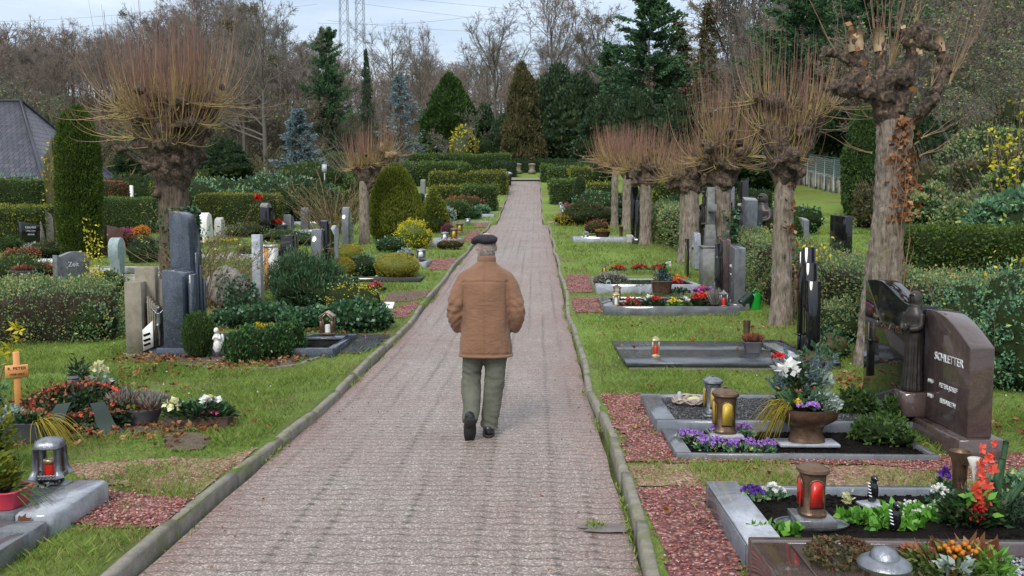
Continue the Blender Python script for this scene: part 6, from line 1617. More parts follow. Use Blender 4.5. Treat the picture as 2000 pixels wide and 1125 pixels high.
  stone(p, pr, th, mat, l, base=(w * 1.15, th * 1.7, .10), lines=(('RUHE', 0, h * .62, .07), ('1931', 0, h * .48, .05)) if kind != 'st' else ())
 p = gp(1385, at(1400, 556).y); h = htop(p, 474); t = thing('headstone', p, 'tall mossy grey stone cross on a square pedestal', 'gravestone', ROT + PI)
 mb = MB(); mb.box((0, 0, -.05), (.36, .42, .85), bev=.01); mb.build('pedestal', 'stone_matte', t); mb = MB(); mb.box((0, 0, .801), (.40, .46, .05), bev=.008); mb.build('plinth', 'stone_matte', t)
 mb = MB(); ht = htop(p, 364); mb.box((0, 0, .852), (.24, .28, .45), taper=.75, bev=.01); mb.box((0, 0, 1.30), (.17, .17, ht - 1.32), taper=.9, bev=.01); mb.box((0, 0, ht - .55), (.15, .62, .16), bev=.008); mb.build('cross', 'stone_matte', t)
 corpus(t, .8, 'bronze_dark', (.14, .0, 1.35), PI / 2)
 p = gp(1358, at(1340, 528).y + .3); h = htop(p, 453); pr = [(-.33, 0), (.33, 0), (.33, h - .35), (.25, h - .05), (.05, h), (-.2, h - .08), (-.26, h - .4), (-.33, h - .6)]
 stone(p, pr, .14, 'granite_light', 'pale grey headstone with sweeping curved outline behind the cross', lines=(('ADELE', 0, h * .55, .09),), lettermat='bronze_letter')
 p = gp(1341, at(1340, 540).y); h = htop(p, 466); stone(p, rectp(.40, h), .035, 'granite_black', 'thin black slab edge-on left of the pale curved headstone')
 for (px, py, mt, hh, l) in ((1475, 603, 'green_plastic', .36, 'bright green watering can at the foot of the hedge'), (1447, 606, 'dark_green_plastic', .34, 'dark watering can lying against the grey headstone')):
  q = at(px, py); t = thing('watering_can', q, l, 'watering can', .3 if hh == .36 else -.5)
  mb = MB(); s = htop(q, 569) / .36 if hh == .36 else .8
  mb.lathe([(.115, 0), (.12, .02), (.12, .24), (.10, .28), (.06, .285)], seg=20, sx=s, sy=s * .72); mb.build('body', mt, t, smooth='auto')
  mb = MB(); a = np.linspace(-.3, PI + .1, 12); mb.tube(np.stack([np.cos(a) * .075 * s + .01, 0 * a, .27 + np.sin(a) * .10 * s], 1), .013, 7); mb.tube([(.115 * s, 0, .24), (.15 * s, 0, .18), (.12 * s, 0, .08)], .012, 7); mb.build('handle', mt, t)
  mb = MB(); mb.tube([(-.09 * s, 0, .08), (-.17 * s, 0, .17), (-.24 * s, 0, .26)], [.028, .018, .014], 8); mb.lathe([(.014, 0), (.03, .03), (.001, .035)], (-.245 * s, 0, .255), seg=10); mb.build('spout', mt, t)
  if hh != .36: t.rotation_euler = (0, math.radians(55), .4); t.location.z += .1
 A = at(1120, 469, .08); B = at(1114, 458, .08); d = B.y - A.y; xr = at(1246, 468, .08).x
 plot(A, xr - A.x, max(d, 1.1), 'white-fronted grave border with brown double bowl before the black stele', 'granite_light', .10, .08, 'soil')
 q = at(1144, 468, .08); lantern_square(q, .2, htop(q, 451), 'pewter', 'candle_white', 'pale cylinder lantern at the left of the white-fronted grave')
 q = at(1177, 464, .08); pot(q, .55, .3, .22, 'bronze', 'brown bowl with golden grass on the white-fronted grave', [P_heather('heather_gold', 0, 0, .15, .2, .12, .22, 300)], oval=True)
 q = at(1213, 462, .08); t = thing('grave_vase', q, 'slim brown vase right of the golden bowl', 'vase'); mb = MB(); mb.lathe([(.07, 0), (.05, .1), (.08, .34), (.09, .36), (.05, .36)], seg=14); mb.build('vase', 'bronze', t, smooth='auto')
 bush(at(1165, 455, .08), .5, .3, .45, 'heather_rust', 'brown dried flowers with silver ball behind the golden bowl', .06, 700, cat='plant', name='dry_flowers')
 for (px, y, top, w, th, mat, l, f) in ((1238, 30.0, 375, .42, .22, 'granite_black', 'tall black stele next to the split pollard trunk', rectp),
             (1247, 28.6, 402, .30, .22, 'granite_black', 'lower black stele touching the split pollard trunk', rectp)):
  p = gp(px, y); h = htop(p, top); stone(p, f(w, h), th, mat, l, base=(w * 1.3, th * 2, .18))
 p = gp(1229, 29); stone(p, roughp(.26, .28, 4), .2, 'stone_pale', 'small pale rounded stone at the foot of the tall black stele')
 A = at(1092, 418, .08); xr = at(1142, 418, .08).x
 plot(A, xr - A.x, 1.6, 'far grave border with dark stones and small lanterns beside the lower hedge', 'granite_grey', .12, .1, 'soil')
 for (px, py, l) in ((1095, 408, 'pale lantern on the far right-hand grave'), (1099, 417, 'front lantern on the far right-hand grave')):
  q = at(px, py, .08); lantern_square(q, .2, .38, 'pewter', 'candle_white', l)
 clumpplant(at(1120, 408, .1), .6, .4, .35, 'heather_rust', 'pinkish planting on the far right-hand grave', 500, .1, [('petal_pink', 20, .06, .02)])
 for (px, y, top, w, th, mat, l, f) in ((1448, 22.5, 362, .55, .16, 'granite_black', 'black headstone with white lettering between third and second pollard', rectp),
             (1462, 20.5, 392, .30, .30, 'granite_grey', 'grey square stele with bright slanted top between the pollards', lambda w, h: slant(w, h, h - .1)),
             (1480, 21, 418, .25, .12, 'granite_black', 'thin black stele in front of the shrouded statue', rectp),
             (1420, 23, 395, .45, .14, 'granite_black', 'dark headstone partly hidden by the third pollard trunk', arc),
             (1398, 23.5, 372, .4, .14, 'granite_grey', 'grey headstone seen left of the third pollard trunk', arc) if False else (1425, 25, 372, .4, .14, 'granite_grey', 'grey arched headstone seen behind the third pollard trunk', rectp)):
  p = gp(px, y); h = htop(p, top); pr = f(w, h) if f is not arc else arc(w, h - .12, .12)
  stone(p, pr, th, mat, l, base=(w * 1.2, th * 1.8, .1), lines=(('LINDEN', 0, h * .7, .10), ('1920', 0, h * .55, .08)) if mat == 'granite_black' and w > .4 else ())
 for (px, y, top, l, rz) in ((1486, 21.6, 378, 'dark bronze shrouded mother statue between the pollards', -.8), (1448, 20.8, 400, 'dark bronze kneeling figure beside the grey square stele', -1.2), (1372, 23, 396, 'dark bronze figure left of the third pollard trunk', -1.0)):
  p = gp(px, y); t = thing('statue', p, l, 'statue', rz); robed_figure(t, htop(p, top), 'bronze_dark')
 for (fl, len_, d, l) in (((1432, 470), 1.7, 1.0, 'white-edged grave border between the third and second pollards'), ((1425, 488), 2.0, .6, 'low grave border with bright slabs in front of the dwarf shrub')):
  A = at(*fl, .08); plot(A, len_, d, l, 'granite_light', .1, .08, 'soil', lid=[(-.5, .5, -.1, .1, .08, .03, 'granite_light')])
 clumpplant(at(1455, 478, .08), .7, .3, .2, 'ivy_leaf', 'pink-speckled planting between the third and second pollards', 500, .08, [('petal_pink', 30, .04, .02), ('petal_white', 20, .05, .02)])
 bush(gp(1424, 21.5), .3, .3, .6, 'silver_leaf', 'bluish potted plant between the pollards', .08, 500)
 q = gp(1641, 24); hq = htop(q, 419)
 stone(q, slant(.95, hq - .10, hq - .16), .20, 'granite_black', 'upright black headstone standing alone on the lawn', rz=ROT + PI + .12, base=(1.05, .5, .10))
 plot(Vector((q.x - 1.6, q.y - .5, 0)), 1.2, .9, 'dark grave bed in front of the lone black headstone', 'granite_brown', .08, .08, 'soil')
 p = gp(1561, 23.5); stone(p, arc(.7, htop(p, 424) - .1, .1), .16, 'granite_grey', 'grey arched headstone half hidden by the round dwarf conifer', rz=ROT + .2)
 q = gp(1800, 31); t = thing('grave_flowers', q, 'small heap of wreaths and lanterns on the far lawn', 'flowers')
 for f in (P_leaves('hedge_dark', .3, 0, 0, .6, .4, .5, 700, .12), P_flowers('petal_red', .2, -.2, .25, .3, .2, .5, 22, .08), P_flowers('petal_white', 0, -.2, .25, .3, .2, .45, 18, .08)): f(t)
 for k, px in enumerate((1776, 1788)): q = gp(px, 30.6); lantern_square(q, .22, .48, 'pewter', 'candle_white', ('dark', 'pale') [k] + ' lantern beside the heap of wreaths on the far lawn')
 kx = lambda y: float(pc(y) + 1.42)
 def V2(x, y): return Vector((x, y, 0))
 yA, yB = at(1180, 792).y, at(1180, 930).y
 y0 = at(1290, 893, .0).y; yt = at(1264, 772).y; yb = at(1200, 902).y
 XR = at(1320, 886).x
 gravel_patch([V2(kx(yt), yt), V2(at(1264, 772).x, yt), V2(at(1282, 830).x, at(1282, 830).y), V2(at(1322, 895).x, at(1322, 895).y), at(1850, 895), at(2150, 880), at(2200, 960), at(1700, 912), V2(at(1300, 905).x, at(1300, 905).y), V2(kx(yb), yb)], 'red_gravel', 'gravel_strip', .011, 1700)
 gravel_patch([at(1218, 955), at(1370, 948), at(1400, 1000), at(1450, 1085), at(1480, 1260), at(1330, 1260), at(1262, 1080)], 'red_gravel', 'worn_gravel', .009, 1500)
 gravel_patch([at(1190, 905), at(1370, 903), at(1900, 915), at(2150, 950), at(2150, 985), at(1400, 950), at(1218, 952)], 'worn_turf', 'worn_turf_strip', .008, 900, dz=.006)
 y1, y2 = at(1110, 612).y, at(1110, 582).y
 gravel_patch([V2(kx(y1), y1), V2(at(1180, 612).x, y1), V2(at(1170, 585).x, y2), V2(kx(y2), y2)], 'red_gravel', 'gravel_strip', .014, 500)
 y1, y2 = at(1110, 572).y, at(1110, 537).y
 gravel_patch([V2(kx(y1), y1), V2(at(1160, 572).x, y1), V2(at(1150, 537).x, y2), V2(kx(y2), y2)], 'red_gravel', 'gravel_strip', .014, 500)
 q = at(1185, 1032, -LAWN); mb = MB(); n = 26; V = [(0, 0, .004)]
 for k in range(n):
  a = 2 * PI * k / n; r = 1 + .5 * mnoise.noise(Vector((math.cos(a) * 2, math.sin(a) * 2, 1))); V.append((math.cos(a) * .16 * r, math.sin(a) * .075 * r, .004))
 mb.add(V, [[0, k + 1, (k + 1) % n + 1] for k in range(n)]); o = mb.build('path_puddle', 'wet_patch', loc=(q.x, q.y, float(zpath(q.y)))); tag(o, kind='structure')
right_side()
# == left-hand side and the far ground
def left_side():
 Y = lambda px, row: at(px, row).y
 FR = at(110, 1003, .14); BR = at(200, 936, .14); L = 2.0; d = BR.y - FR.y; ang_dx = BR.x - FR.x
 c = rxy(FR, -L / 2 + ang_dx / 2, d / 2); t = thing('grave_slab', onground(c), 'polished pale grey slab grave with lantern in the lower left corner', 'grave slab', ROT); PLOTS.append((c.x - L / 2, c.x + L / 2 + .05, FR.y - .02, BR.y + .02))
 mb = MB(); mb.box((L / 2 - .11, 0, -.05), (.22, d, .19), bev=.02); mb.build('kerb', 'granite_light', t)
 mb = MB(); mb.box((-.11, 0, -.05), (L - .224, d - .002, .185), bev=.008); mb.build('slab', 'granite_grey', t)
 B2 = at(95, 1010, .11); d2 = .95
 plot(Vector((B2.x - 2.0, B2.y - d2, 0)), 2.0, d2 - .004, 'dark kerbed ivy grave cut off by the lower left corner', 'granite_grey', .11, .17, 'soil', fillh=.08)
 q = at(20, 1080, .09); q = Vector((B2.x - .42, B2.y - .38, gz(B2.x, B2.y) + .08)); o = bush(q, .28, .3, .12, 'ivy_leaf', 'ivy with brown leaves on the lower left corner grave', .05, 900, name='ivy', cat='plant', amp=.2, out=.03, cl=.03)
 q = at(100, 944, .14)
 t = thing('grave_lantern', q, 'ornate pewter lantern with arched lid and red candle on the pale slab', 'lantern', ROT + .2)
 h = htop(q, 853); w = h * .56
 for sx in (-1, 1):
  for sy in (-1, 1):
   mb = MB(); mb.tube([(sx * w * .30, sy * w * .30, 0), (sx * w * .26, sy * w * .26, h * .10)], .014, 7); mb.build('foot', 'bronze_dark', t)
   mb = MB(); mb.tube([(sx * w * .46, sy * w * .46, h * .16), (sx * w * .38, sy * w * .38, h * .34), (sx * w * .36, sy * w * .36, h * .78)], [.030, .022, .020], 7); mb.build('post', 'pewter', t)
 mb = MB(); mb.lathe([(w * .34, h * .08), (w * .48, h * .13), (w * .50, h * .18), (w * .44, h * .22), (w * .30, h * .22)], seg=24, sq=4); mb.build('base', 'bronze_dark', t, smooth='auto')
 mb = MB(); a = np.linspace(0, 2 * PI, 60)
 for k in range(3): mb.tube(np.stack([np.cos(a) * w * .47 * (np.abs(np.cos(a)) ** 4 + np.abs(np.sin(a)) ** 4) ** (-.25) * 1.02, np.sin(a) * w * .47 * (np.abs(np.cos(a)) ** 4 + np.abs(np.sin(a)) ** 4) ** (-.25) * 1.02, h * .20 + .012 * np.sin(a * 9 + k * 2.1)], 1), .006, 5)
 mb.build('leaf_relief', 'pewter', t)
 mb = MB(); mb.lathe([(w * .46, h * .77), (w * .50, h * .79), (w * .49, h * .86), (w * .40, h * .94), (w * .2, h * .985), (w * .01, h)], seg=28, sq=4); mb.build('roof', 'pewter', t, smooth='auto')
 candle(t, h * .2, .038, h * .33, 'candle_red'); mb = MB(); mb.lathe([(.040, h * .44), (.041, h * .52), (.034, h * .54)], seg=14); mb.build('candle_lid', 'brass', t)
 t = thing('white_flowers', at(88, 950, .14), 'tiny bunch of white flowers at the foot of the pewter lantern', 'flowers'); mb = MB(); flowers(mb, R.normal(size=(8, 3)) * .013 + np.array([0, 0, .02]), .018, 0); mb.build('blossoms', 'petal_white', t)
 q = at(0, 985, .14); pot(q, .30, .24, .10, 'red_plastic', 'red planter with golden conifer on the pale slab at the left edge', [P_leaves('golden_thuja_leaf', -.02, 0, .09, .10, .09, .20, 500, .05), P_grass('hedge_leaf', .10, -.03, .08, 20, .15, .9, 0)], taper=.88)
 gravel_patch([at(115, 1008), at(205, 956), at(400, 978), at(318, 1037), at(205, 1036), at(118, 1022)], 'red_gravel', 'gravel_patch', .011, 2200)
 gravel_patch([at(40, 915), at(210, 900), at(440, 892), at(540, 862), at(600, 830), at(455, 930), at(405, 970), at(220, 950), at(130, 925)], 'worn_turf', 'worn_turf_strip', .008, 800, dz=.006)
 gravel_patch([at(310, 850), at(380, 848), at(420, 865), at(395, 882), at(330, 885)], 'brown_soil', 'bare_soil', .006, 300)
 gravel_patch([at(30, 845), at(230, 822), at(450, 826), at(470, 838), at(300, 848), at(120, 858)], 'brown_soil', 'bare_soil', .008, 500)
 q = at(52, 862); pot(q, .46, .22, .17, 'planter_plastic', 'black window-box planter with frosty plants and trailing grass', [P_leaves('silver_leaf', -.12, 0, .15, .10, .08, .14, 600, .035), P_leaves('ivy_leaf', .02, -.02, .15, .10, .08, .08, 160, .06), P_leaves('dead_leaf', .06, 0, .20, .08, .06, .06, 60, .04), P_grass('heather_gold', .16, -.05, .16, 80, .26, .7, -.3)], taper=.86)
 q = at(272, 829); pot(q, .42, .26, .15, 'planter_grey', 'grey oval planter with grey heather and red-leaved plants', [P_heather('heather_grey', -.12, 0, .12, .12, .10, .22, 420), P_heather('heather_grey', .13, 0, .12, .11, .10, .20, 380), P_heather('heather_grey', .02, .05, .12, .12, .08, .20, 300), P_leaves('primrose_leaf', -.05, -.07, .13, .10, .04, .07, 120, .05), P_leaves('heather_rust', .08, -.07, .13, .10, .04, .10, 100, .05)], taper=.68, oval=True)
 q = at(392, 832); t = pot(q, .56, .20, .10, 'basket_weave', 'long brown basket trough with fir, white and yellow Christmas roses', [P_leaves('hedge_dark', 0, 0, .08, .30, .13, .10, 900, .06, .02), P_leaves('ivy_leaf', 0, 0, .1, .22, .1, .14, 300, .06), P_flowers('petal_cream', -.20, -.05, .14, .08, .05, .10, 9, .045), P_flowers('petal_white', .12, -.04, .16, .09, .05, .12, 8, .05), P_flowers('petal_pink', .14, -.10, .12, .10, .03, .03, 8, .02), P_flowers('petal_yellow', .1, 0, .2, .03, .03, .08, 2, .04)], taper=.95)
 q = at(155, 832); t = thing('funeral_wreath', q, 'large reddish-brown wreath with dark ribbon lying between the two planters', 'wreath')
 mb = MB(); a = R.uniform(0, 2 * PI, 2600); b = R.uniform(0, 2 * PI, 2600); rr = .36 + .13 * np.cos(b); mb.leaves(np.stack([np.cos(a) * rr, np.sin(a) * rr * .62, .12 + .11 * np.sin(b) + .10 * np.sin(a)], 1), .06, .03); mb.build('fir_ring', 'hedge_dark', t)
 mb = MB(); a = R.uniform(0, 2 * PI, 420); rr = .36 + R.normal(0, .07, 420); mb.leaves(np.stack([np.cos(a) * rr, np.sin(a) * rr * .62 - .03, .22 + .10 * np.sin(a) + R.uniform(-.04, .05, 420)], 1), .045, .035); mb.build('brown_leaves', 'heather_rust', t)
 mb = MB(); a = R.uniform(0, 2 * PI, 60); mb.tubes(np.zeros((1, 2, 3)) + np.array([[[0, 0, .1], [0, .01, .12]]]), np.array([[.01, .01]]), 5)
 flowers(mb, np.stack([np.cos(a) * .36, np.sin(a) * .22 - .04, .24 + .1 * np.sin(a)], 1), .022, 0, 4); mb.build('orange_blossoms', 'petal_coral', t)
 for (x0, y0, x1, y1) in ((.02, -.28, -.06, -.50), (.28, -.25, .45, -.33)):
  mb = MB(); n = 8; V = []
  for k in range(n + 1):
   u = k / n; cx, cy = x0 + (x1 - x0) * u, y0 + (y1 - y0) * u; z = .24 * (1 - u) ** 1.5 + .012 + .015 * math.sin(u * 9)
   V += [(cx - .055 - .03 * u, cy, z), (cx + .055 + .03 * u, cy + .02, z + .012)]
  idx = np.arange(2 * n + 2).reshape(n + 1, 2); mb.add(V, np.stack([idx[:-1, 0], idx[:-1, 1], idx[1:, 1], idx[1:, 0]], -1)); mb.build('ribbon', 'ribbon', t)
 q = at(140, 800); q.y += .05; t = thing('grave_candle', q + Vector((0, 0, .18)), 'squat grey candle holder in the middle of the wreath', 'candle'); mb = MB(); mb.lathe([(.075, -.17), (.08, .05), (.05, .055), (.055, .08), (.045, .10), (.058, .115), (.03, .13)], seg=16); mb.build('holder', 'planter_grey', t, smooth='auto')
 t = thing('flower_arrangement', at(165, 800) + Vector((0, .15, .0)), 'fern and cream roses rising behind the brown wreath', 'flowers')
 for f in (P_leaves('spruce_leaf', -.12, 0, .2, .07, .05, .32, 300, .07, .015), P_flowers('petal_cream', .08, 0, .30, .06, .05, .12, 9, .05), P_leaves('silver_leaf', .13, -.05, .15, .1, .06, .2, 90, .06), P_leaves('ivy_leaf', 0, 0, .05, .2, .1, .2, 200, .06)): f(t)
 q = at(36, 800); hh = htop(q, 687); t = thing('wooden_cross', q, 'small orange-brown wooden cross with engraved name at the left edge', 'cross', .55)
 m_ = hh / 1.0
 mb = MB(); mb.box((0, 0, -.2), (.055, .045, hh + .2), bev=.004); mb.build('upright', 'orange_wood', t)
 mb = MB(); mb.box((0, -.003, hh * .56), (.19, .062, hh * .21), bev=.004); mb.build('crossbar', 'orange_wood', t)
 text('R. PETER', .040, .001, 'bronze_dark', t, (0, -.036, hh * .72), (PI / 2, 0, 0)); text('1938-2023', .028, .001, 'bronze_dark', t, (0, -.036, hh * .62), (PI / 2, 0, 0))
 q = at(-15, 790); t = thing('maple_sapling', q, 'young maple with a few bright yellow leaves at the left edge', 'plant')
 mb = MB(); h1 = htop(q, 640); mb.tube([(0, 0, 0), (.10, .05, h1 * .5), (.22, .1, h1)], [.012, .009, .003], 5); mb.tube([(.10, .05, h1 * .5), (.22, .02, h1 * .72)], [.006, .003], 4); mb.build('stem', 'stem_brown', t)
 mb = MB(); P = np.array([(.22, .08, h1), (.26, .06, h1 * .95), (.22, .04, h1 * .86), (.28, .02, h1 * .84), (.18, .0, h1 * .75), (.22, .0, h1 * .70), (.14, 0, h1 * .66), (.18, -.02, h1 * .55)])
 for k in range(5): mb.leaves(P, .085, .03, np.tile([math.cos(k * 1.1 - .9), -.35, math.sin(k * 1.1 - .9)], (len(P), 1)) + R.normal(size=(len(P), 3)) * .08)
 mb.build('leaves', 'gold_leaf', t)
 bush(at(-62, 850), .26, .24, .50, 'shrub_leaf', 'blue-green leafy shrub cut off by the left edge', .05, 1400, amp=.3)
 bush(at(-45, 925), .19, .19, .45, 'golden_thuja_leaf', 'yellow-green conifer cut off by the left edge above the pale slab', .05, 1200, amp=.2, up=1)
 a, b = gp(-260, Y(100, 690) + .55), gp(228, Y(200, 668) + .75)
 hedge(a, b, 1.15, .72, 'privet_leaf', 'loose privet hedge with small yellowing leaves at the left, beside the sandstone monument', .038, 1900, core='twig_core', amp=.12, out=.14, up=.5, cl=.16)
 bush(gp(178, 12.2), .35, .3, .55, 'shrub_leaf', 'dark blue-green shrub at the foot of the privet hedge', .06, 500, amp=.3)
 q = at(296, 690); t = thing('headstone', q, 'weathered sandstone monument of stepped pillars with carved reliefs', 'gravestone', ROT + .12)
 h1, h2, h3 = htop(q, 549), htop(q, 526), htop(q, 545)
 mb = MB(); mb.box((.0, .0, -.08), (.60, .52, .11), bev=.01); mb.build('plinth', 'sandstone', t)
 mb = MB(); mb.box((-.145, -.08, .031), (.21, .26, h1 - .03), bev=.008); mb.box((-.10, .19, .031), (.19, .26, h2 - .10), bev=.008); mb.box((-.055, .07, .031), (.26, .15, h2), bev=.01); mb.box((.10, .18, .031), (.16, .22, h3 - .05), bev=.008); mb.build('pillars', 'sandstone', t)
 mb = MB()
 for k in range(5): mb.box((.02 + .022 * k, -.08 + .012 * k, .12 + .06 * k * .3), (.018, .14, h1 * .68 - .05 * k), bev=.003)
 mb.build('fluted_panel', 'sandstone', t)
 mb = MB(); mb.prism([(-.03, .06), (.10, .12), (.10, .46), (-.03, .34)], 'y', -.235, -.212); mb.build('white_relief', 'white_stone', t)
 mb = MB()
 for zz in (.14, .20, .27): mb.box((.03, -.237, zz), (.09, .012, .028), ry=-.35)
 mb.build('slot_shade_bars', 'soil', t)  # dark bars on the relief stand in for shade inside carved slots
 corpus(t, .62, 'pewter', (.145, -.13, .12), 0)
 FR = at(652, 684, .09); BR = at(676, 648, .09); d = BR.y - FR.y
 xl = at(372, 668).x; L = FR.x - xl; A = Vector((xl, FR.y, 0))
 plot(A, L, d, 'blue-grey granite grave border with curved slab carrying the little chapel lantern', 'granite_blue', .10, .09, 'soil', lid=[(L / 2 - .62, L / 2 - .1, d * .15, d * .40, .075, .035, 'granite_blue')])
 q = at(640, 652, .11); t = thing('chapel_lantern', q, 'little brown chapel-shaped lantern with pointed arch on the blue-grey border', 'lantern', ROT + .05); hh = htop(q, 608); w = hh * .60
 mb = MB(); mb.box((0, 0, 0), (w * 1.1, w * 1.1, hh * .06), bev=.003)
 for sx in (-1, 1):
  for sy in (-1, 1): mb.box((sx * w * .40, sy * w * .40, hh * .062), (w * .18, w * .18, hh * .6), bev=.002)
 mb.build('frame', 'bronze', t)
 mb = MB(); o = [(-w * .5, hh * .60), (-w * .32, hh * .60), (-w * .2, hh * .78), (0, hh * .90), (w * .2, hh * .78), (w * .32, hh * .60), (w * .5, hh * .60), (w * .5, hh * .82), (0, hh), (-w * .5, hh * .82)]
 mb.prism(o, 'y', -w * .5, -w * .42); mb.prism(o, 'y', w * .42, w * .5); mb.build('gable', 'brass', t)
 mb = MB(); mb.prism([(-w * .55, hh * .80), (0, hh * 1.02), (w * .55, hh * .80), (w * .5, hh * .76), (0, hh * .97), (-w * .5, hh * .76)], 'y', -w * .54, w * .54); mb.build('roof', 'rattan', t)
 candle(t, hh * .07, w * .2, hh * .35, 'candle_white')
 q = gp(367, FR.y + d * .55);
 t = thing('headstone', q, 'tall blue-black granite monument in two curved slabs with bright carved edge', 'gravestone', ROT)
 mb = MB(); mb.box((0, -.02, -.08), (.50, d * .95, .15), bev=.01); mb.build('plinth', 'granite_blue', t)
 ht, hl = htop(q, 413), htop(q, 522)
 hw = .20
 pr = [(-hw, .0), (hw, 0), (hw, ht * .55), (hw * .9, ht * .8), (hw * .6, ht * .95), (hw * .2, ht * .995), (-hw * .3, ht), (-hw, ht)]
 pr = [(-hw, .08), (hw, .08), (hw, ht - .32), (hw * .8, ht - .14), (hw * .35, ht - .03), (-hw * .2, ht), (-hw, ht)]
 mb = MB(); mb.prism([(-.13, .08), (.15, .08), (.15, ht - .62), (.14, ht - .36), (.10, ht - .15), (.05, ht - .04), (-.01, ht), (-.13, ht)], 'y', -hw, hw); o = mb.build('slab', 'granite_blue', t)
 bb = o.modifiers.new('b', 'BEVEL'); bb.width = .012; bb.segments = 2; bb.limit_method = 'ANGLE'
 mb = MB()
 for k in range(3): mb.box((.165 + .016 * k, -.05 + .085 * k, .08), (.05, .05, ht * (.66 - .10 * k)), bev=.01)
 mb.box((.155, .02, ht * .55), (.03, .012, ht * .18)); mb.build('fluting', 'granite_blue', t)
 mb = MB(); hw = .17; pr = [(-.27, .075), (.0, .075), (.0, hl - .12), (-.04, hl - .04), (-.11, hl), (-.27, hl - .01)]
 mb.prism([(x + .24, z) for x, z in pr], 'y', -d * .46, -.205); o = mb.build('slab', 'granite_blue', t); bb = o.modifiers.new('b', 'BEVEL'); bb.width = .012; bb.segments = 2; bb.limit_method = 'ANGLE'
 mb = MB(); mb.box((.30, -d * .33, .075), (.05, .20, hl - .14), bev=.01); mb.build('fluting', 'granite_blue', t)
 slate = gravel_patch([at(655, 690), at(682, 655), at(768, 655), at(712, 694)], 'slate_chips', 'slate_gravel', .012, 900)
 bush(at(388, 698), .205, .2, .60, 'cypress_leaf', 'bright green egg-shaped dwarf thuja in front of the dark monument', .05, 2600, name='dwarf_thuja', amp=.05, out=.03, up=1.8, cl=.03, spread=.35, W=.018)
 k = 0
 for (px, py, r, h) in ((462, 712, .15, .40), (492, 708, .15, .42), (525, 704, .15, .40), (552, 700, .14, .43), (578, 694, .13, .42)):
  bush(at(px, py), r, r, h, 'box_leaf', ('leftmost', 'second', 'middle', 'fourth', 'rightmost')[k] + ' of the five dark box bushes in front of the yellow flowers', .045, 1500, name='box_bush', amp=.3, out=.05, up=1.9, cl=.05, W=.02, group='dark box bushes in a row'); k += 1
 for k, (px, py) in enumerate(((505, 655), (528, 655))):
  clumpplant(at(px, py, .08), .12, .06, .16, 'hedge_yellow', ('left', 'right')[k] + ' clump of yellow flowers behind the box bushes', 100, .05, [('petal_yellow', 26, .035, .02)])
 q = at(425, 688, .08); t = thing('angel_figure', q, 'small white kneeling angel figure between thuja and box bushes', 'figure', ROT); mb = MB(); hq = htop(q, 627); t.scale = (.75, .75, .82)
 mb.blob((0, 0, hq * .25), (.07, .075, hq * .27), 14, 10, .08); mb.blob((0, -.01, hq * .58), (.045, .045, hq * .22), 12, 9, .05); mb.blob((-.005, -.03, hq * .86), (.042, .044, .045), 12, 9, .12, 4); limbloft(mb, [(-.04, 0, hq * .68), (-.065, -.04, hq * .5), (-.01, -.065, hq * .62)], [.018, .016, .012], sides=8); limbloft(mb, [(.04, 0, hq * .68), (.065, -.04, hq * .5), (.01, -.065, hq * .62)], [.018, .016, .012], sides=8)
 mb.blob((.07, .04, hq * .5), (.035, .02, .09), 10, 8, .1); mb.blob((-.05, .05, hq * .52), (.03, .02, .09), 10, 8, .1)
 fuse(mb, 'white_stone', 'body', t, .007, 1)
 t = thing('bed_edging', at(450, 712), 'low weathered stone edging in front of the box bushes', 'edging'); mb = MB(); o = t.location
 P = [at(px, py) - o for px, py in ((300, 702), (380, 717), (470, 722), (540, 721), (590, 712), (625, 698))]
 for a_, b_ in zip(P[:-1], P[1:]):
  c_ = (a_ + b_) / 2; mb.box((c_.x, c_.y, c_.z - .05), ((b_ - a_).length - .01, .045, .075), rz=math.atan2(b_.y - a_.y, b_.x - a_.x), bev=.006)
 mb.build('stones', 'concrete', t)
 gravel_patch([at(250, 705), at(300, 672), at(590, 655), at(620, 690), at(560, 718), at(380, 712)], 'brown_soil', 'flower_bed', .008, 300)
 gravel_patch([at(395, 640), at(420, 598), at(700, 590), at(745, 640), at(690, 652)], 'brown_soil', 'flower_bed', .008, 200)
 for (px, row, rx, ry, h, l) in ((505, 640, .80, .55, .27, 'broad ivy mound left of the chapel lantern'), (600, 645, .55, .5, .25, 'middle ivy mound directly behind the chapel lantern'), (695, 650, .58, .5, .42, 'ivy mound right of the chapel lantern next to the dark gravel')):
  q = gp(px, Y(px, row) + ry * .6); bush(q, rx, ry, h, 'ivy_leaf', l, .062, 3400, name='ivy', cat='plant', amp=.2, out=.05, cl=.06, up=.2, W=.055, spread=.6)
 bush(gp(690, Y(690, 640) + .9), .55, .35, .55, 'euonymus_leaf', 'yellow-green leafy bush behind the right ivy mound', .035, 1000, amp=.2)
 q = at(445, 600); t = thing('headstone', q, 'big rounded natural boulder gravestone overgrown with ivy on its right', 'gravestone', ROT)
 mb = MB(); mm = mpp(q); mb.blob((0, 0, 36 * mm), (44 * mm, 26 * mm, 40 * mm), 26, 18, .10, 1.4, 5); mb.build('boulder', 'boulder_stone', t, smooth=True)
 P_leaves('ivy_leaf', 38 * mm, -.25, 0, .3, .2, .6, 500, .06, .055, name='ivy')(t)
 P_leaves('ivy_leaf', 0.05, -.30, .12, .12, .1, .6, 90, .05, .05, name='ivy')(t)
 q = at(505, 590); h = htop(q, 458); stone(q, rectp(.26, h), .16, 'marble', 'tall slim pale grey marble stele with dark veins', right=False, rz=ROT + .1)
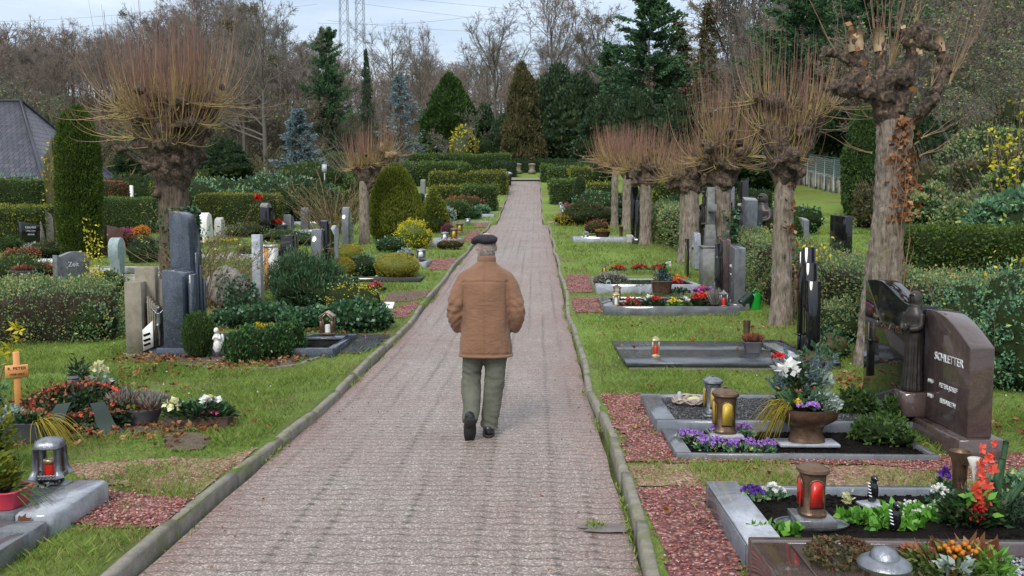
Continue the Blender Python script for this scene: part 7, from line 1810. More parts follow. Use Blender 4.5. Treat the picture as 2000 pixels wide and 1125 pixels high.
 q = at(526, 572); q.y += .6; q = gp(526, q.y); h = htop(q, 482); t = thing('headstone', q, 'low white stone block with wooden centre behind the marble stele', 'gravestone', ROT); mb = MB(); mb.box((-.09, 0, 0), (.08, .3, h), bev=.005); mb.box((.10, 0, 0), (.12, .3, h - .02), bev=.005); mb.box((0, 0, h + .002), (.30, .34, .04), bev=.004); mb.build('frame', 'white_stone', t); mb = MB(); mb.box((-.01, -.02, 0), (.09, .24, h - .03)); mb.build('centre', 'orange_wood', t)
 q = at(567, 552); h = htop(q, 459); stone(q, rectp(.62, h), .26, 'granite_black', 'broad black headstone with rough top and inset cross', right=False, rz=ROT + .05, name='headstone')
 o = bush(at(600, 597), .66, .45, .84, 'pine_leaf', 'sprawling dwarf mountain pine in front of the black headstone', .10, 6500, name='dwarf_pine', amp=.45, out=.14, cl=.22, clf=5, up=1.3, W=.022)
 bush(gp(660, 15.4), .55, .4, .55, 'shrub_leaf', 'leafy rose shrub right of the dwarf pine', .05, 900, amp=.35, twig=(14, .006, 'stem_brown'))
 clumpplant(gp(622, 15.8) + Vector((0, 0, .45)), .06, .05, .15, 'shrub_leaf', 'pair of yellow roses above the rose shrub', 20, .05, [('petal_yellow', 6, .06, .02)], name='roses')
 q = at(622, 548); h = htop(q, 446); stone(q, [(-.30, 0), (.30, 0), (.30, h - .25), (.22, h - .07), (.08, h), (-.12, h - .03), (-.25, h - .2), (-.30, h - .45)], .22, 'granite_grey', 'polished grey headstone with half-round top left of the black spike', right=False, rz=ROT + .1)
 q = at(641, 541); h = htop(q, 432); stone(q, [(-.36, 0), (.30, 0), (.32, h - .32), (.1, h - .22), (-.1, h - .12), (-.28, h + .02), (-.36, h)][::1], .16, 'granite_black', 'black headstone with sharp swept-up spike', right=False, rz=ROT)
 q = at(655, 530); h = htop(q, 440); stone(q, arc(.5, h - .1, .1), .10, 'granite_light', 'narrow pale headstone with red blossom beside the black spike', right=False, rz=ROT)
 q = at(678, 482); h = htop(q, 404); t = stone(q, [(-.42 + .0, 0), (.42, 0)] + [(.42 * math.cos(a) * 1.0, h * .5 + h * .5 * math.sin(a)) for a in np.linspace(.05, PI - .05, 12)], .22, 'granite_grey', 'round-topped grey wheel-like headstone with carved flowers', right=False, rz=ROT + .08)
 P_leaves('pewter' and 'silver_leaf', .16, 0, .2, .03, .25, h * .6, 120, .06, .05, name='carved_flowers')(t)
 q = at(641, 537); lantern_round(Vector((q.x + .05, q.y - .3, gz(q.x + .05, q.y - .3))), .19, .36, 'glass_grey', 'candle_red', 'grey glass lantern with red candle before the golden heather')
 for (px, py, rx, h, l) in ((683, 512, .42, .45, 'rear golden heather mound left'), (668, 540, .34, .42, 'front left golden heather mound'), (776, 540, .60, .52, 'largest golden heather mound right')):
  bush(at(px, py), rx, rx * .8, h, 'heather_gold', l + ' of the green shrub', .035, 6000, name='heather', cat='plant', amp=.06, out=.035, up=1.2, cl=.02, W=.018, group='golden heather mounds', core='hedge_yellow')
 bush(at(715, 538), .40, .3, .48, 'shrub_leaf', 'green shrub with pale pink blossoms between the golden heathers', .05, 900, amp=.25)
 q = at(740, 548); A = at(600, 546, .05); plot(A, at(822, 546, .05).x - A.x, 1.0, 'thin grey border round the golden heather grave', 'granite_black', .05, .05, 'brown_soil')
 clumpplant(at(735, 571), .18, .15, .22, 'hedge_dark', 'dark red heuchera-like plant near the path', 160, .06, [('petal_red', 14, .04, .0), ('petal_pink', 10, .04, .02)])
 clumpplant(at(705, 572), .2, .15, .22, 'hedge_leaf', 'green leafy plant left of the dark red one', 220, .06)
 gravel_patch([at(742, 592), at(760, 572), at(848, 566), at(838, 580), at(800, 590)], 'brown_soil', 'bare_soil', .01, 400)
 gravel_patch([at(770, 622), at(765, 604), at(800, 592), at(822, 588), at(800, 622)], 'red_gravel', 'gravel_patch', .012, 700)
 for (px, py, top, cm, l) in ((733, 592, 566, 'candle_white', 'silver lantern with flat lid near the slanted plaque'), (714, 600, 574, 'candle_yellow', 'yellowish lantern left of the silver one')):
  q = at(px, py); lantern_square(q, .16, htop(q, top), 'pewter' if px > 720 else 'brass', cm, l, dome=px < 720, ch=.8)
 q = at(753, 602); t = thing('name_plaque', q, 'slanted white marble name plaque with dark script', 'plaque', ROT); mb = MB(); mb.box((0, 0, .03), (.30, .26, .035), rx=.35, bev=.004); mb.build('plate', 'white_stone', t); mb = MB(); mb.box((0, .06, 0), (.2, .05, .08)); mb.build('support', 'stone_matte', t)
 text('Mia', .12, .001, 'bronze_dark', t, (0, .0, .072), (.35, 0, 0))
 q = at(772, 474); q = gp(772, q.y + .9); t = dense_cone('golden_thuja', [(.75, .05), (.98, .45), (.98, .9), (.86, 1.5), (.62, 2.1), (.36, 2.5), (.08, 2.72)], 'large golden-green cone-shaped thuja left of the path', 'golden_thuja_leaf', 26000, .085, 31, amp=.04, trunk=.05, up=2.2, cl=.05, clf=5, out=.05, W=.028, cat='bush', spread=.35)
 s = htop(q, 321) / 2.72; t.location = q; t.scale = (58 * mpp(q) / .98, 58 * mpp(q) / .98, s)
 bush(at(808, 487), .52, .42, .88, 'euonymus_leaf', 'bright yellow variegated euonymus bush at the foot of the golden thuja', .065, 3000, amp=.3, out=.12, core='hedge_leaf', up=.7)
 bush(at(762, 492), .5, .3, .4, 'ivy_leaf', 'dark green groundcover below the euonymus', .07, 900, cat='plant', name='groundcover_plant')
 bush(at(880, 487), .45, .3, .3, 'heather_rust', 'brown dry plants left of the lawn strip', .05, 500, cat='plant', name='dry_flowers')
 for (FRp, BRp, L, l, mt) in (((893, 477), (915, 456), 2.1, 'grey slab grave with three lanterns and pink heather', 'granite_light'), ((832, 516), (842, 504), 1.5, 'low pale border with frosted planter beside the red gravel', 'granite_light'), ((965, 421), (969, 416), 1.5, 'small far grave border near the side path', 'granite_light')):
  FR = at(*FRp, .09); BR = at(*BRp, .09); dd = max(BR.y - FR.y, 1.1)
  plot(Vector((FR.x - L, FR.y, 0)), L, dd, l, mt, .10, .10, 'grey_gravel' if L == 2.1 else 'soil', lid=[(-L * .4, L * .35, -dd * .28, -dd * .05, .08, .03, 'granite_light'), (-L * .4, L * .35, dd * .05, dd * .3, .08, .03, 'granite_light')] if L == 2.1 else None)
 for (px, py, top, b, cm, l) in ((887, 468, 444, 'bronze', 'candle_yellow', 'brown lantern with glass panes beside the pink heather'), (869, 472, 452, 'pewter', 'candle_white', 'grey cylinder lantern left of the brown lantern'), (898, 455, 434, 'bronze', 'candle_yellow', 'dark tall lantern behind the brown lantern'), (914, 436, 426, 'pewter', 'candle_white', 'small pale lantern next to the ferns'), (823, 507, 485, 'pewter', 'candle_white', 'grey lantern with pointed lid at the frosted planter'), (958, 405, 396, 'pewter', 'candle_white', 'tiny white lantern far up the left side')):
  q = at(px, py, .08); lantern_round(q, .26, htop(q, top), b, cm, l, finial=True)
 q = at(875, 458, .08); o = bush(q, .28, .25, .40, 'heather_pink', 'pink heather in a dark pot on the lantern grave', .035, 1400, name='heather', cat='plant', amp=.06, out=.03)
 pot(at(792, 512), .45, .3, .22, 'planter_plastic', 'dark bowl with frosted grey flowers below the euonymus', [P_leaves('silver_leaf', 0, 0, .18, .2, .14, .2, 260, .06)], oval=True)
 gravel_patch([at(838, 528), at(836, 507), at(905, 505), at(878, 528)], 'red_gravel', 'gravel_patch', .016, 400)
 gravel_patch([at(900, 472), at(917, 452), at(940, 450), at(922, 474)], 'red_gravel', 'gravel_patch', .018, 300)
 gravel_patch([at(925, 445), at(930, 438), at(958, 438), at(950, 445)], 'red_gravel', 'gravel_patch', .018, 200, dz=.02)
 for (px, py, rx, h, lf, l, nm) in ((885, 428, .95, .95, 'hedge_leaf', 'round clipped green bush up the left side', 'bush'), (868, 432, .6, .65, 'silver_leaf', 'low blue-green cushion beside the round bush', 'plant'), (905, 415, 1.3, .85, 'heather_rust', 'wide brown twiggy bush behind the round clipped one', 'bush'), (940, 402, .6, .8, 'hedge_yellow', 'small golden bush near the side path', 'bush'), (845, 446, .9, .5, 'heather_grey', 'grey-green planting left of the pink heather', 'plant'), (915, 428, .7, .5, 'ivy_leaf', 'dark fern-like plants by the small lantern', 'plant'), (935, 418, .7, .4, 'shrub_leaf', 'green planting before the side path', 'plant'), (825, 412, .6, .9, 'yew_leaf', 'dark shrub right of the golden thuja', 'bush')):
  bush(at(px, py), rx, rx * .7, h, lf, l, .08, 1600, name=nm, cat=nm, amp=.12)
 q = gp(848, 34); t = dense_cone('thuja_bush', [(.5, 0), (.62, .4), (.5, 1.1), (.25, 1.7), (.04, 2.1)], 'small pointed thuja behind the pink heather', 'golden_thuja_leaf', 5000, .09, 33, amp=.05, cat='bush', trunk=.04, out=.04, cl=.05); t.location = q; t.scale = (1.1, 1.1, htop(q, 368) / 2.1)
 q = at(160, 508); q = gp(160, q.y + .6); t = dense_cone('columnar_thuja', [(.50, .05), (.58, .6), (.60, 2.0), (.56, 3.2), (.46, 4.0), (.25, 4.5), (.08, 4.62)], 'tall dense columnar thuja on the left', 'thuja_leaf', 30000, .085, 35, amp=.10, trunk=.07, up=1.5, cl=.07, clf=3.5, out=.06, W=.032, spread=.5)
 s = htop(q, 210) / 4.62; t.location = q; t.scale = (42 * mpp(q) / .60,) * 2 + (s,)
 SG = [  # px, base row, top row, width, thickness, material, shape, label
  (58, 478, 438, .62, .20, 'granite_black', 's', 'black slanted headstone with white writing before the yellow-green hedge'),
  (90, 474, 414, .45, .28, 'boulder_stone', 'r', 'tall rough natural-stone headstone next to the black slanted one'),
  (103, 472, 417, .42, .16, 'granite_red', 'q', 'brownish slab joined to the rough natural headstone'),
  (117, 470, 424, .40, .2, 'granite_black', 's', 'dark headstone partly hidden behind the columnar thuja'),
  (141, 562, 498, .70, .17, 'granite_grey', 'w', 'dark grey headstone with wavy top rising behind the privet hedge'),
  (219, 498, 445, .55, .3, 'granite_red', 's', 'red granite headstone with slanted top right of the columnar thuja'),
  (230, 540, 464, .34, .24, 'verdigris', 'h', 'blue-green mosaic stele with rounded head'),
  (214, 452, 431, .5, .2, 'stone_matte', 'a', 'small dark arched stone with red flowers before the hedge'),
  (260, 446, 404, .45, .25, 'boulder_stone', 'a', 'tall grey weathered stone with rounded top before the hedge'),
  (402, 474, 416, .5, .3, 'white_stone', 'r', 'white figure-like carved stone behind bare rose stems'),
  (430, 468, 425, .4, .25, 'stone_pale', 'r', 'pale jagged stone behind bare rose stems'),
  (457, 446, 413, .55, .3, 'stone_pale', 'p', 'pale stone with pointed top left of the slim white stele'),
  (489, 447, 404, .30, .25, 'stone_pale', 'q', 'slim white stele with slanted cap'),
  (503, 445, 412, .28, .2, 'granite_light', 'q', 'short blue-grey stele beside the slim white one'),
  (520, 452, 400, .5, .3, 'stone_matte', 'a', 'brownish stone with rounded top behind the dark block'),
  (524, 458, 409, .75, .35, 'granite_black', 'q', 'dark broad block headstone in the left field'),
  (531, 446, 396, .4, .3, 'granite_grey', 'q', 'grey stele with bright top behind the dark broad block'),
  (539, 442, 402, .4, .25, 'granite_light', 'q', 'light grey stele right of the dark broad block'),
  (561, 436, 390, .42, .3, 'granite_grey', 'q', 'tall dark stele with figure before the laurel bushes'),
  (565, 455, 419, .38, .3, 'granite_grey', 's', 'low stele with bright slanted top beside the flower bowl'),
  (597, 452, 405, .34, .3, 'granite_grey', 'a', 'grey stele with rounded bright top standing apart'),
  (827, 402, 353, .42, .25, 'stone_matte', 'a', 'dark rounded slab right behind the golden thuja'),
  (835, 414, 382, .42, .2, 'stone_pale', 'q', 'pale stele right of the golden thuja'),
  (900, 398, 367, .5, .25, 'granite_light', 'q', 'pale grey stele before the dark clipped hedge'),
  (909, 396, 365, .3, .2, 'granite_red', 'q', 'slim brownish stele before the dark clipped hedge'),
  (966, 398, 374, .4, .25, 'granite_grey', 'q', 'dark stele at the end of the dark clipped hedge')]
 for (px, base, top, w, th, mt, k, l) in SG:
  q = at(px, base); h = htop(q, top)
  pr = {'s': lambda: slant(w, h, h - .12), 'q': lambda: rectp(w, h), 'r': lambda: roughp(w, h, px), 'a': lambda: arc(w, h - .12, .12), 'h': lambda: [(-w * .3, 0), (w * .3, 0), (w * .32, h * .4), (w * .5, h * .5)] + [(w * .52 * math.cos(a), h * .72 + h * .28 * math.sin(a)) for a in np.linspace(0, PI, 9)] + [(-w * .5, h * .5), (-w * .32, h * .4)],
     'w': lambda: [(-w / 2, 0), (w / 2, 0), (w / 2, h - .07)] + [(w / 2 - w * t, h - .07 + .07 * math.sin(t * PI * 1.3)) for t in np.linspace(.1, .9, 8)] + [(-w / 2, h - .07)], 'p': lambda: [(-w / 2, 0), (w / 2, 0), (w / 2, h * .75), (w * .1, h), (-w * .2, h * .85), (-w / 2, h * .9)]}[k]()
  rz = ROT + {58: -.5, 103: -.6, 90: -.6, 141: -.55, 219: -.4}.get(px, -.05)
  stone(q, pr, th, mt, l, rz=rz, base=(w * 1.2, th * 1.7, .08) if w > .4 and k != 'r' else None,
     lines=(('KREMER', 0, h * .72, .10), ('1902-1979', 0, h * .55, .07), ('ANNA', 0, h * .38, .08)) if px == 58 else (('Zeit', .0, h * .6, .14),) if px == 141 else ())
 PL = [((0, 600), (75, 575), 2.6, 'dark border with white slab and little round lantern behind the privet hedge', 'granite_black'), ((120, 572), (120, 555), 2.4, 'white-slabbed grave behind the privet hedge', 'white_stone')]
 for (px, row, L, dd, l, mt) in ((-30, 586, 1.8, 1.1, 'dark kerbed slab grave at the left edge behind the privet hedge', 'granite_black'), (20, 566, 1.7, .8, 'white-slabbed grave with red kerb behind the privet hedge', 'white_stone'), (100, 545, 2.2, .9, 'pale border left of the columnar thuja', 'stone_pale'), (168, 528, 1.8, .9, 'long pale border in front of the columnar thuja', 'stone_pale'), (-10, 512, 1.8, 1.0, 'white border at the left edge before the black slanted stone', 'white_stone'), (250, 470, 1.9, 1.2, 'far grave border with mixed flowers before the left hedge', 'granite_grey'), (262, 500, 1.2, .8, 'border around the dark round bush', 'stone_pale'), (520, 462, 1.6, 1.1, 'grey slab border beside the dark broad block', 'granite_light'), (572, 452, 1.7, 1.4, 'pale slab grave with flower bowl', 'granite_light'), (572, 436, 1.8, 1.4, 'pale stone border in front of the laurels', 'granite_light'), (390, 500, 1.8, 1.2, 'pale border with yellow pansies behind the rose stems', 'stone_pale')):
  A = at(px, row, .08); plot(A, L, dd, l, mt, .10, .09, 'brown_soil', lid=[(-L * .35, L * .35, -dd * .25, dd * .2, .08, .03, mt)] if row in (586, 566, 462, 452, 436) else None)
 q = at(48, 578, .1); q = Vector((q.x, q.y - .5, q.z)); lantern_round(at(50, 568, .12), .20, htop(at(50, 568, .12), 535), 'bronze_dark', 'candle_white', 'small round dark lantern with umbrella lid behind the privet hedge')
 pot(at(47, 552, .1), .55, .4, .26, 'planter_plastic', 'black bowl with red-leaved plants behind the privet hedge', [P_heather('heather_rust', 0, 0, .2, .2, .14, .22, 400)], oval=True)
 for (px, py, rx, h, lf, l) in ((85, 540, .5, .3, 'silver_leaf', 'grey-blue cushion plants on the white-slabbed grave'), (105, 542, .35, .28, 'heather_rust', 'purplish heather next to the grey-blue cushion'), (92, 505, .7, .45, 'browngreen_leaf', 'brown-green ground planting left of the columnar thuja'), (65, 505, .3, .35, 'silver_leaf', 'small grey-blue bush with clipped ball shape'), (42, 510, .5, .3, 'heather_rust', 'reddish planting on the grave below the black slanted stone'), (20, 492, .45, .4, 'cypress_leaf', 'small round green bush at the left edge'), (30, 545, .8, .5, 'hedge_leaf', 'green leafy plants at the left edge behind the hedge'), (285, 512, .55, .65, 'yew_leaf', 'dark round bush left of the ivy-covered trunk'), (252, 495, .25, .5, 'heather_rust', 'reddish small plant before the dark round bush'), (278, 462, .3, .35, 'petal_orange', 'orange and yellow flowers before the far left hedge'), (240, 462, .5, .25, 'heather_pink', 'pink heather row before the far left hedge'), (150, 600, .55, .5, 'shrub_leaf', 'light green leafy bush on top of the privet hedge'), (210, 585, .4, .5, 'hedge_leaf', 'leafy bush beside the sandstone monument'), (610, 430, .7, .5, 'heather_gold', 'dry golden grasses left of the wheel-like headstone'), (640, 436, .7, .45, 'heather_gold', 'golden grass right of the standing grey stele'), (560, 470, 1.1, .35, 'hedge_leaf', 'green groundcover before the pale slab graves'), (600, 478, 1.0, .3, 'ivy_leaf', 'dark groundcover left of the half-round headstone'), (480, 462, .9, .45, 'browngreen_leaf', 'brown-green shrubs behind the rose stems'), (520, 500, .9, .3, 'hedge_yellow', 'low yellow-green plants behind the marble stele')):
  bush(at(px, py), rx, rx * .7, h, lf, l, .06, 1300, name='plant', cat='plant', amp=.2)
 q = at(217, 445); clumpplant(Vector((q.x, q.y - .4, q.z + .25)), .25, .15, .4, 'hedge_dark', 'bright red flowers before the small dark arched stone', 60, .1, [('petal_red', 22, .1, .02)])
 q = at(431, 478); t = thing('flower_row', q, 'row of yellow pansies behind the bare rose stems', 'flowers'); P_leaves('hedge_leaf', 0, 0, 0, .7, .15, .15, 260, .06)(t); P_flowers('petal_yellow', 0, -.05, .1, .7, .12, .1, 60, .05)(t)
 q = at(549, 452, .1); pot(q, .45, .4, .25, 'planter_plastic', 'black bowl with red and white flowers beside the low stele', [P_flowers('petal_red', -.1, 0, .22, .16, .12, .22, 26, .07), P_flowers('petal_white', .12, -.05, .22, .06, .06, .1, 6, .06)])
 for k, (px, y) in enumerate(((182, 14.2), (195, 14.0), (188, 13.4))):
  q = gp(px, y); o = thing('yellow_sapling', q, ('left', 'right', 'lowest')[k] + ' yellow-leaved shoot in front of the columnar thuja', 'plant'); h = htop(q, (425, 455, 520)[k]); mb = MB(); mb.tube([(0, 0, 0), (.03, 0, h * .5), (0, 0, h)], [.008, .006, .002], 4); mb.build('stem', 'stem_brown', o)
  mb = MB(); n = 110; z = R.uniform(.35, 1, n) * h; mb.leaves(np.stack([R.normal(0, .08, n), R.normal(0, .06, n), z], 1), .055, .03); mb.build('leaves', 'euonymus_leaf', o)
 def HD(px0, px1, y0, top, W, leaf, label, y1=None, size=.07, dens=260, amp=.10, sink=0, **kw):
  a, b = gp(px0, y0), gp(px1, y1 or y0); m_ = (a + b) / 2
  H = htop(onground(m_), top)
  return hedge(a, b, W, H, leaf, label, size, dens, amp=amp, **kw)
 HD(-220, 108, 29.5, 402, 1.4, 'hedge_yellow', 'yellow-green clipped hedge at the left edge', dens=420)
 HD(-260, 98, 34, 352, 1.5, 'hedge_leaf', 'taller bright green hedge behind the yellow-green one', dens=380)
 HD(200, 318, 34, 385, 1.5, 'hedge_leaf', 'green clipped hedge right of the columnar thuja', dens=420)
 HD(203, 242, 38, 354, 1.2, 'heather_rust', 'short brown clipped hedge behind the green one', dens=400)
 HD(392, 545, 36, 378, 1.2, 'hedge_yellow', 'olive clipped hedge behind the left gravestones', dens=360)
 k = 0
 for (px, y, rx, top, lf, l) in ((420, 40, 2.6, 352, 'shrub_leaf', 'light green laurel thicket behind the large pollard'), (530, 42, 2.4, 338, 'shrub_leaf', 'pale green bush below the blue spruce'), (590, 40, 2.2, 352, 'ivy_leaf', 'glossy dark laurel with yellow leaves below the blue spruce'), (470, 41, 2.0, 360, 'ivy_leaf', 'dark glossy bush behind the olive hedge'), (375, 44, 2.4, 335, 'hedge_yellow', 'olive bush behind the ivy-covered trunk'), (640, 45, 1.8, 372, 'hedge_leaf', 'green bush behind the reed-like shrub'), (260, 46, 2.2, 345, 'cypress_leaf', 'green bushes between column thuja and pollard'), (45, 41, 3.0, 345, 'shrub_leaf', 'light green foliage at the foot of the house'), (612, 52, 2.6, 318, 'hedge_leaf', 'yellow-green bush right of the blue spruce'), (740, 50, 2.2, 330, 'hedge_leaf', 'green bush right behind the small pollard')):
  q = gp(px, y); bush(q, rx, rx * .6, htop(q, top), lf, l, .15, 1900, amp=.25, cl=.25, clf=1.6, out=.12)
 q = gp(112, 30); bush(q, .35, .3, htop(q, 280), 'gold_leaf', 'tall thin golden-leaved shrub left of the columnar thuja', .12, 260, core='browngreen_leaf', amp=.3)
 def stems(px, y, rx, h, n, label, mt='stem_brown', lf=None, nl=0, name='bare_shrub', r=.009, cat='shrub', spread=.5, rose=None):
  q = gp(px, y); t = thing(name, q, label, cat); mb = MB()
  a = R.uniform(0, 2 * PI, n); b0 = np.stack([np.cos(a), np.sin(a) * .6, 0 * a], 1) * R.uniform(0, .6, (n, 1)) * rx
  d = np.stack([np.cos(a) * spread, np.sin(a) * spread * .6, 0 * a + 1], 1) + R.normal(size=(n, 3)) * .18; l = h * R.uniform(.5, 1.1, (n, 1, 1)); tt = np.linspace(0, 1, 7)[None, :, None]
  P = b0[:, None] + d[:, None] * l * tt + R.normal(size=(n, 7, 3)) * .025 * tt + np.stack([np.cos(a), np.sin(a), -.35 + 0 * a], 1)[:, None] * l * .25 * tt ** 2.5
  mb.tubes(P, np.linspace(1, .35, 7)[None] * r * R.uniform(.6, 1.2, (n, 1)), 4, R.uniform(0, 1, n))
  Q, _ = kids(P, 4, .35, 1, .6, .35, 4, .15, .1); mb.tubes(Q, np.linspace(.5, .25, 4)[None] * r * np.ones((len(Q), 1)), 3, R.uniform(0, 1, len(Q)))
  mb.build('stems', mt, t)
  if lf: mb = MB(); i = R.integers(0, len(Q), nl); mb.leaves(Q[i, R.integers(1, 4, nl)], .06, .035); mb.build('leaves', lf, t)
  if rose: mb = MB(); flowers(mb, R.normal(size=(5, 3)) * .015 + np.array(rose), .09, 0, 6); mb.build('rose_blossom', 'petal_red', t)
  return t
 stems(655, 33, 1.3, 1.9, 120, 'tall brown dry reed-like shrub left of the small pollard', lf='hedge_leaf', nl=500, r=.016)
 stems(725, 52, 1.6, 3.6, 90, 'brownish upright bare shrub behind the small pollard', 'twig_grey', r=.02)
 stems(400, 15.3, .5, 1.15, 46, 'tangle of bare rose stems right of the dark monument', lf='browngreen_leaf', nl=160, name='rose_bush', cat='rose bush')
 stems(455, 16.2, .7, 1.2, 40, 'rose bush of long arching bare canes behind the boulder', lf='shrub_leaf', nl=260, name='rose_bush', cat='rose bush', spread=.8)
 q = gp(503, 16.5); stems(480, 16.8, .4, 1.35, 9, 'tall rose cane carrying a single red rose', lf='shrub_leaf', nl=60, name='rose_bush', cat='rose bush', spread=.25, rose=(q.x - gp(480, 16.8).x, -.1, htop(q, 387)))
 stems(520, 17.5, .5, .9, 26, 'thin bare rose canes behind the marble stele', lf='shrub_leaf', nl=90, name='rose_bush', cat='rose bush', spread=.7)
 stems(385, 20, 1.0, 1.3, 60, 'leafy twiggy shrub behind the ivy-clad trunk', lf='privet_leaf', nl=500)
 yh = 46; e = gp(112, yh); ze = htop(e, 352); zr = htop(onground(Vector((e.x, yh + 5, 0))), 197) + gz(e.x, yh + 5) - gz(e.x, yh); xe = e.x + .4
 t = thing('house', Vector((xe - 8.1, yh + 5, gz(e.x, yh))), 'house with dark grey tiled hipped roof behind the left hedge', 'house'); ze += 0;
 mb = MB(); mb.box((0, 0, -3), (13.2, 9.2, ze + 2.9)); mb.build('wall', 'stone_pale', t)
 mb = MB(); x0, x1, y0, y1 = -7, 7, -5, 5; rl = 3.9
 V = [(x0, y0, ze), (x1, y0, ze), (x1, y1, ze), (x0, y1, ze), (x0 + rl, 0, zr), (x1 - rl, 0, zr)]
 mb.ngon(V, [[0, 1, 5, 4], [1, 2, 5], [2, 3, 4, 5], [3, 0, 4]]); o = mb.build('roof', 'roof_tile', t)
 uv = o.data.uv_layers.new(name='UVMap')
 for pl in o.data.polygons:
  vs = [o.data.vertices[v_].co for v_ in pl.vertices]; ed = (vs[1] - vs[0]).normalized(); nn = pl.normal; up_ = nn.cross(ed)
  for li_, v_ in zip(pl.loop_indices, vs): uv.data[li_].uv = ((v_ - vs[0]).dot(ed), (v_ - vs[0]).dot(up_))
 rc = MB()
 for a_, b_ in ((4, 5), (1, 5), (2, 5), (0, 4)): rc.tube([V[a_], V[b_]], .10, 6)
 rc.build('ridge_tiles', 'roof_tile', o)
 mb = MB(); mb.box((1.2, -6.1, ze - 2.2), (1.4, .08, 1.3)); mb.build('window', 'glass_grey', t)
 FH = [(782, 905, 60, 318, 1.4, 'hedge_leaf', 'long green hedge behind the golden thuja'), (898, 915, 56, 320, 1.0, 'hedge_leaf', 'short clipped hedge block right of the long green hedge'),
    (842, 988, 56, 336, 1.6, 'hedge_yellow', 'rounded golden-green hedge left of the litter bin'), (905, 968, 46, 362, 1.2, 'hedge_leaf', 'dark clipped hedge block with gravestones in front'), (845, 900, 47, 363, 1.2, 'hedge_yellow', 'yellow-green hedge left of the dark clipped block'),
    (850, 995, 68, 302, 1.8, 'hedge_leaf', 'wide rounded hedge in front of the young tree'), (800, 905, 69, 301, 1.4, 'hedge_leaf', 'hedge behind the bins on the left'), (965, 1006, 66, 316, 1.2, 'hedge_dark', 'dark hedge block at the left of the turning place'),
    (1003, 1190, 72, 312, 1.2, 'hedge_dark', 'long dark hedge closing the end of the path'), (1058, 1079, 62, 322, 1.0, 'hedge_leaf', 'small clipped hedge block right of the path end'), (1085, 1180, 66, 321, 1.0, 'hedge_dark', 'dark hedge behind the clipped blocks right of the path end'),
    (1072, 1118, 58, 327, 1.2, 'hedge_leaf', 'upper clipped box hedge right of the path'), (1076, 1124, 50, 352, 1.3, 'hedge_leaf', 'lower clipped box hedge right of the path'), (1114, 1152, 54, 328, 1.6, 'hedge_yellow', 'yellow-green sloping hedge right of the path'),
    (1148, 1196, 49, 358, 1.6, 'hedge_yellow', 'rounded light green hedge left of the farthest pollard'), (1275, 1322, 46, 354, 1.6, 'hedge_yellow', 'yellow-green hedge between the pollard trunks'), (1312, 1330, 38, 381, .9, 'hedge_dark', 'dark clipped hedge cube behind the thick pollard'),
    (640, 760, 62, 302, 1.2, 'hedge_leaf', 'green hedge behind the small pollard'), (560, 650, 66, 296, 1.2, 'hedge_dark', 'dark hedge left of the small pollard'), (740, 850, 84, 283, 1.3, 'hedge_leaf', 'hedge on the slope below the grey-green fir'), (860, 960, 82, 276, 1.3, 'hedge_dark', 'dark hedge on the slope left of the ivy cone'), (1130, 1210, 88, 268, 1.4, 'hedge_dark', 'dark hedge below the pines'), (1440, 1500, 44, 372, 1.2, 'hedge_dark', 'dark low hedge behind the shrouded statue'), (1385, 1440, 42, 385, 1.0, 'browngreen_leaf', 'brownish hedge behind the third pollard'), (640, 800, 98, 262, 1.4, 'hedge_dark', 'dark hedge on the rear slope'), (620, 700, 52, 340, 1.2, 'hedge_leaf', 'green hedge left behind the small pollard')]
 for (a, b, y, top, W, lf, l) in FH: HD(a, b, y, top, W, lf, l, size=.12, dens=190, amp=.12, out=.08, cl=.10)
 q = gp(1132, 46); t = dense_cone('columnar_bush', [(.28, 0), (.33, .6), (.28, 1.3), (.06, 1.6)], 'dark narrow columnar bush before the lower box hedge', 'yew_leaf', 1500, .09, 41, cat='bush', trunk=.03, out=.03, cl=.02, amp=.03); t.location = q; t.scale = (1, 1, htop(q, 345) / 1.6)
 for (px, py, rx, h, lf, l) in ((1150, 440, 1.3, 1.0, 'browngreen_leaf', 'brownish shrub before the upper trunks on the right'), (1175, 425, 1.6, 1.3, 'shrub_leaf', 'green shrub beside the farthest pollard trunk'), (1135, 432, .8, .8, 'yew_leaf', 'dark green small shrub on the right verge'), (1128, 400, .6, .8, 'yew_leaf', 'dark shrub at the foot of the columnar bush'), (1112, 440, .7, .5, 'heather_gold', 'dry golden grass tuft on the right verge'), (1200, 438, .8, .7, 'ivy_leaf', 'ivy shrub at the foot of the pale trunk'), (1160, 356, 2.0, 1.8, 'shrub_leaf', 'light green shrub above the rounded hedge'), (1250, 400, 1.5, .8, 'hedge_leaf', 'green low shrub between the far trunks'), (1310, 372, 2.5, 1.2, 'shrub_leaf', 'light green shrubs on the far right lawn')):
  bush(at(px, py), rx, rx * .6, h, lf, l, .10, 1500, amp=.3, out=.1)
 for (px, base, top, w, l) in ((991, 361, 336, .75, 'dark litter bin with grey lid beside the path end'), (869, 352, 326, .9, 'dark litter bin with pale lid in the long hedge')):
  q = at(px, base); h = htop(q, top); t = thing('litter_bin', q, l, 'litter bin'); mb = MB(); mb.lathe([(w * .36, 0), (w * .42, h * .8), (w * .42, h * .82)], seg=12, sq=5); mb.build('body', 'black_plastic', t); mb = MB(); mb.lathe([(w * .47, h * .82), (w * .47, h * .88), (w * .3, h)], seg=12, sq=5); mb.build('lid', 'granite_light', t)
 for (px, l) in ((1012, 'left stone post at the end of the path'), (1039, 'right stone post at the end of the path')):
  q = gp(px, 69.5); h = htop(q, 319); t = thing('stone_post', q, l, 'post'); mb = MB(); mb.lathe([(.32, 0), (.30, h * .3), (.2, h * .45), (.26, h * .55), (.24, h * .8), (.33, h * .85), (.3, h * .95), (.1, h)], seg=10); mb.build('post', 'sandstone', t)
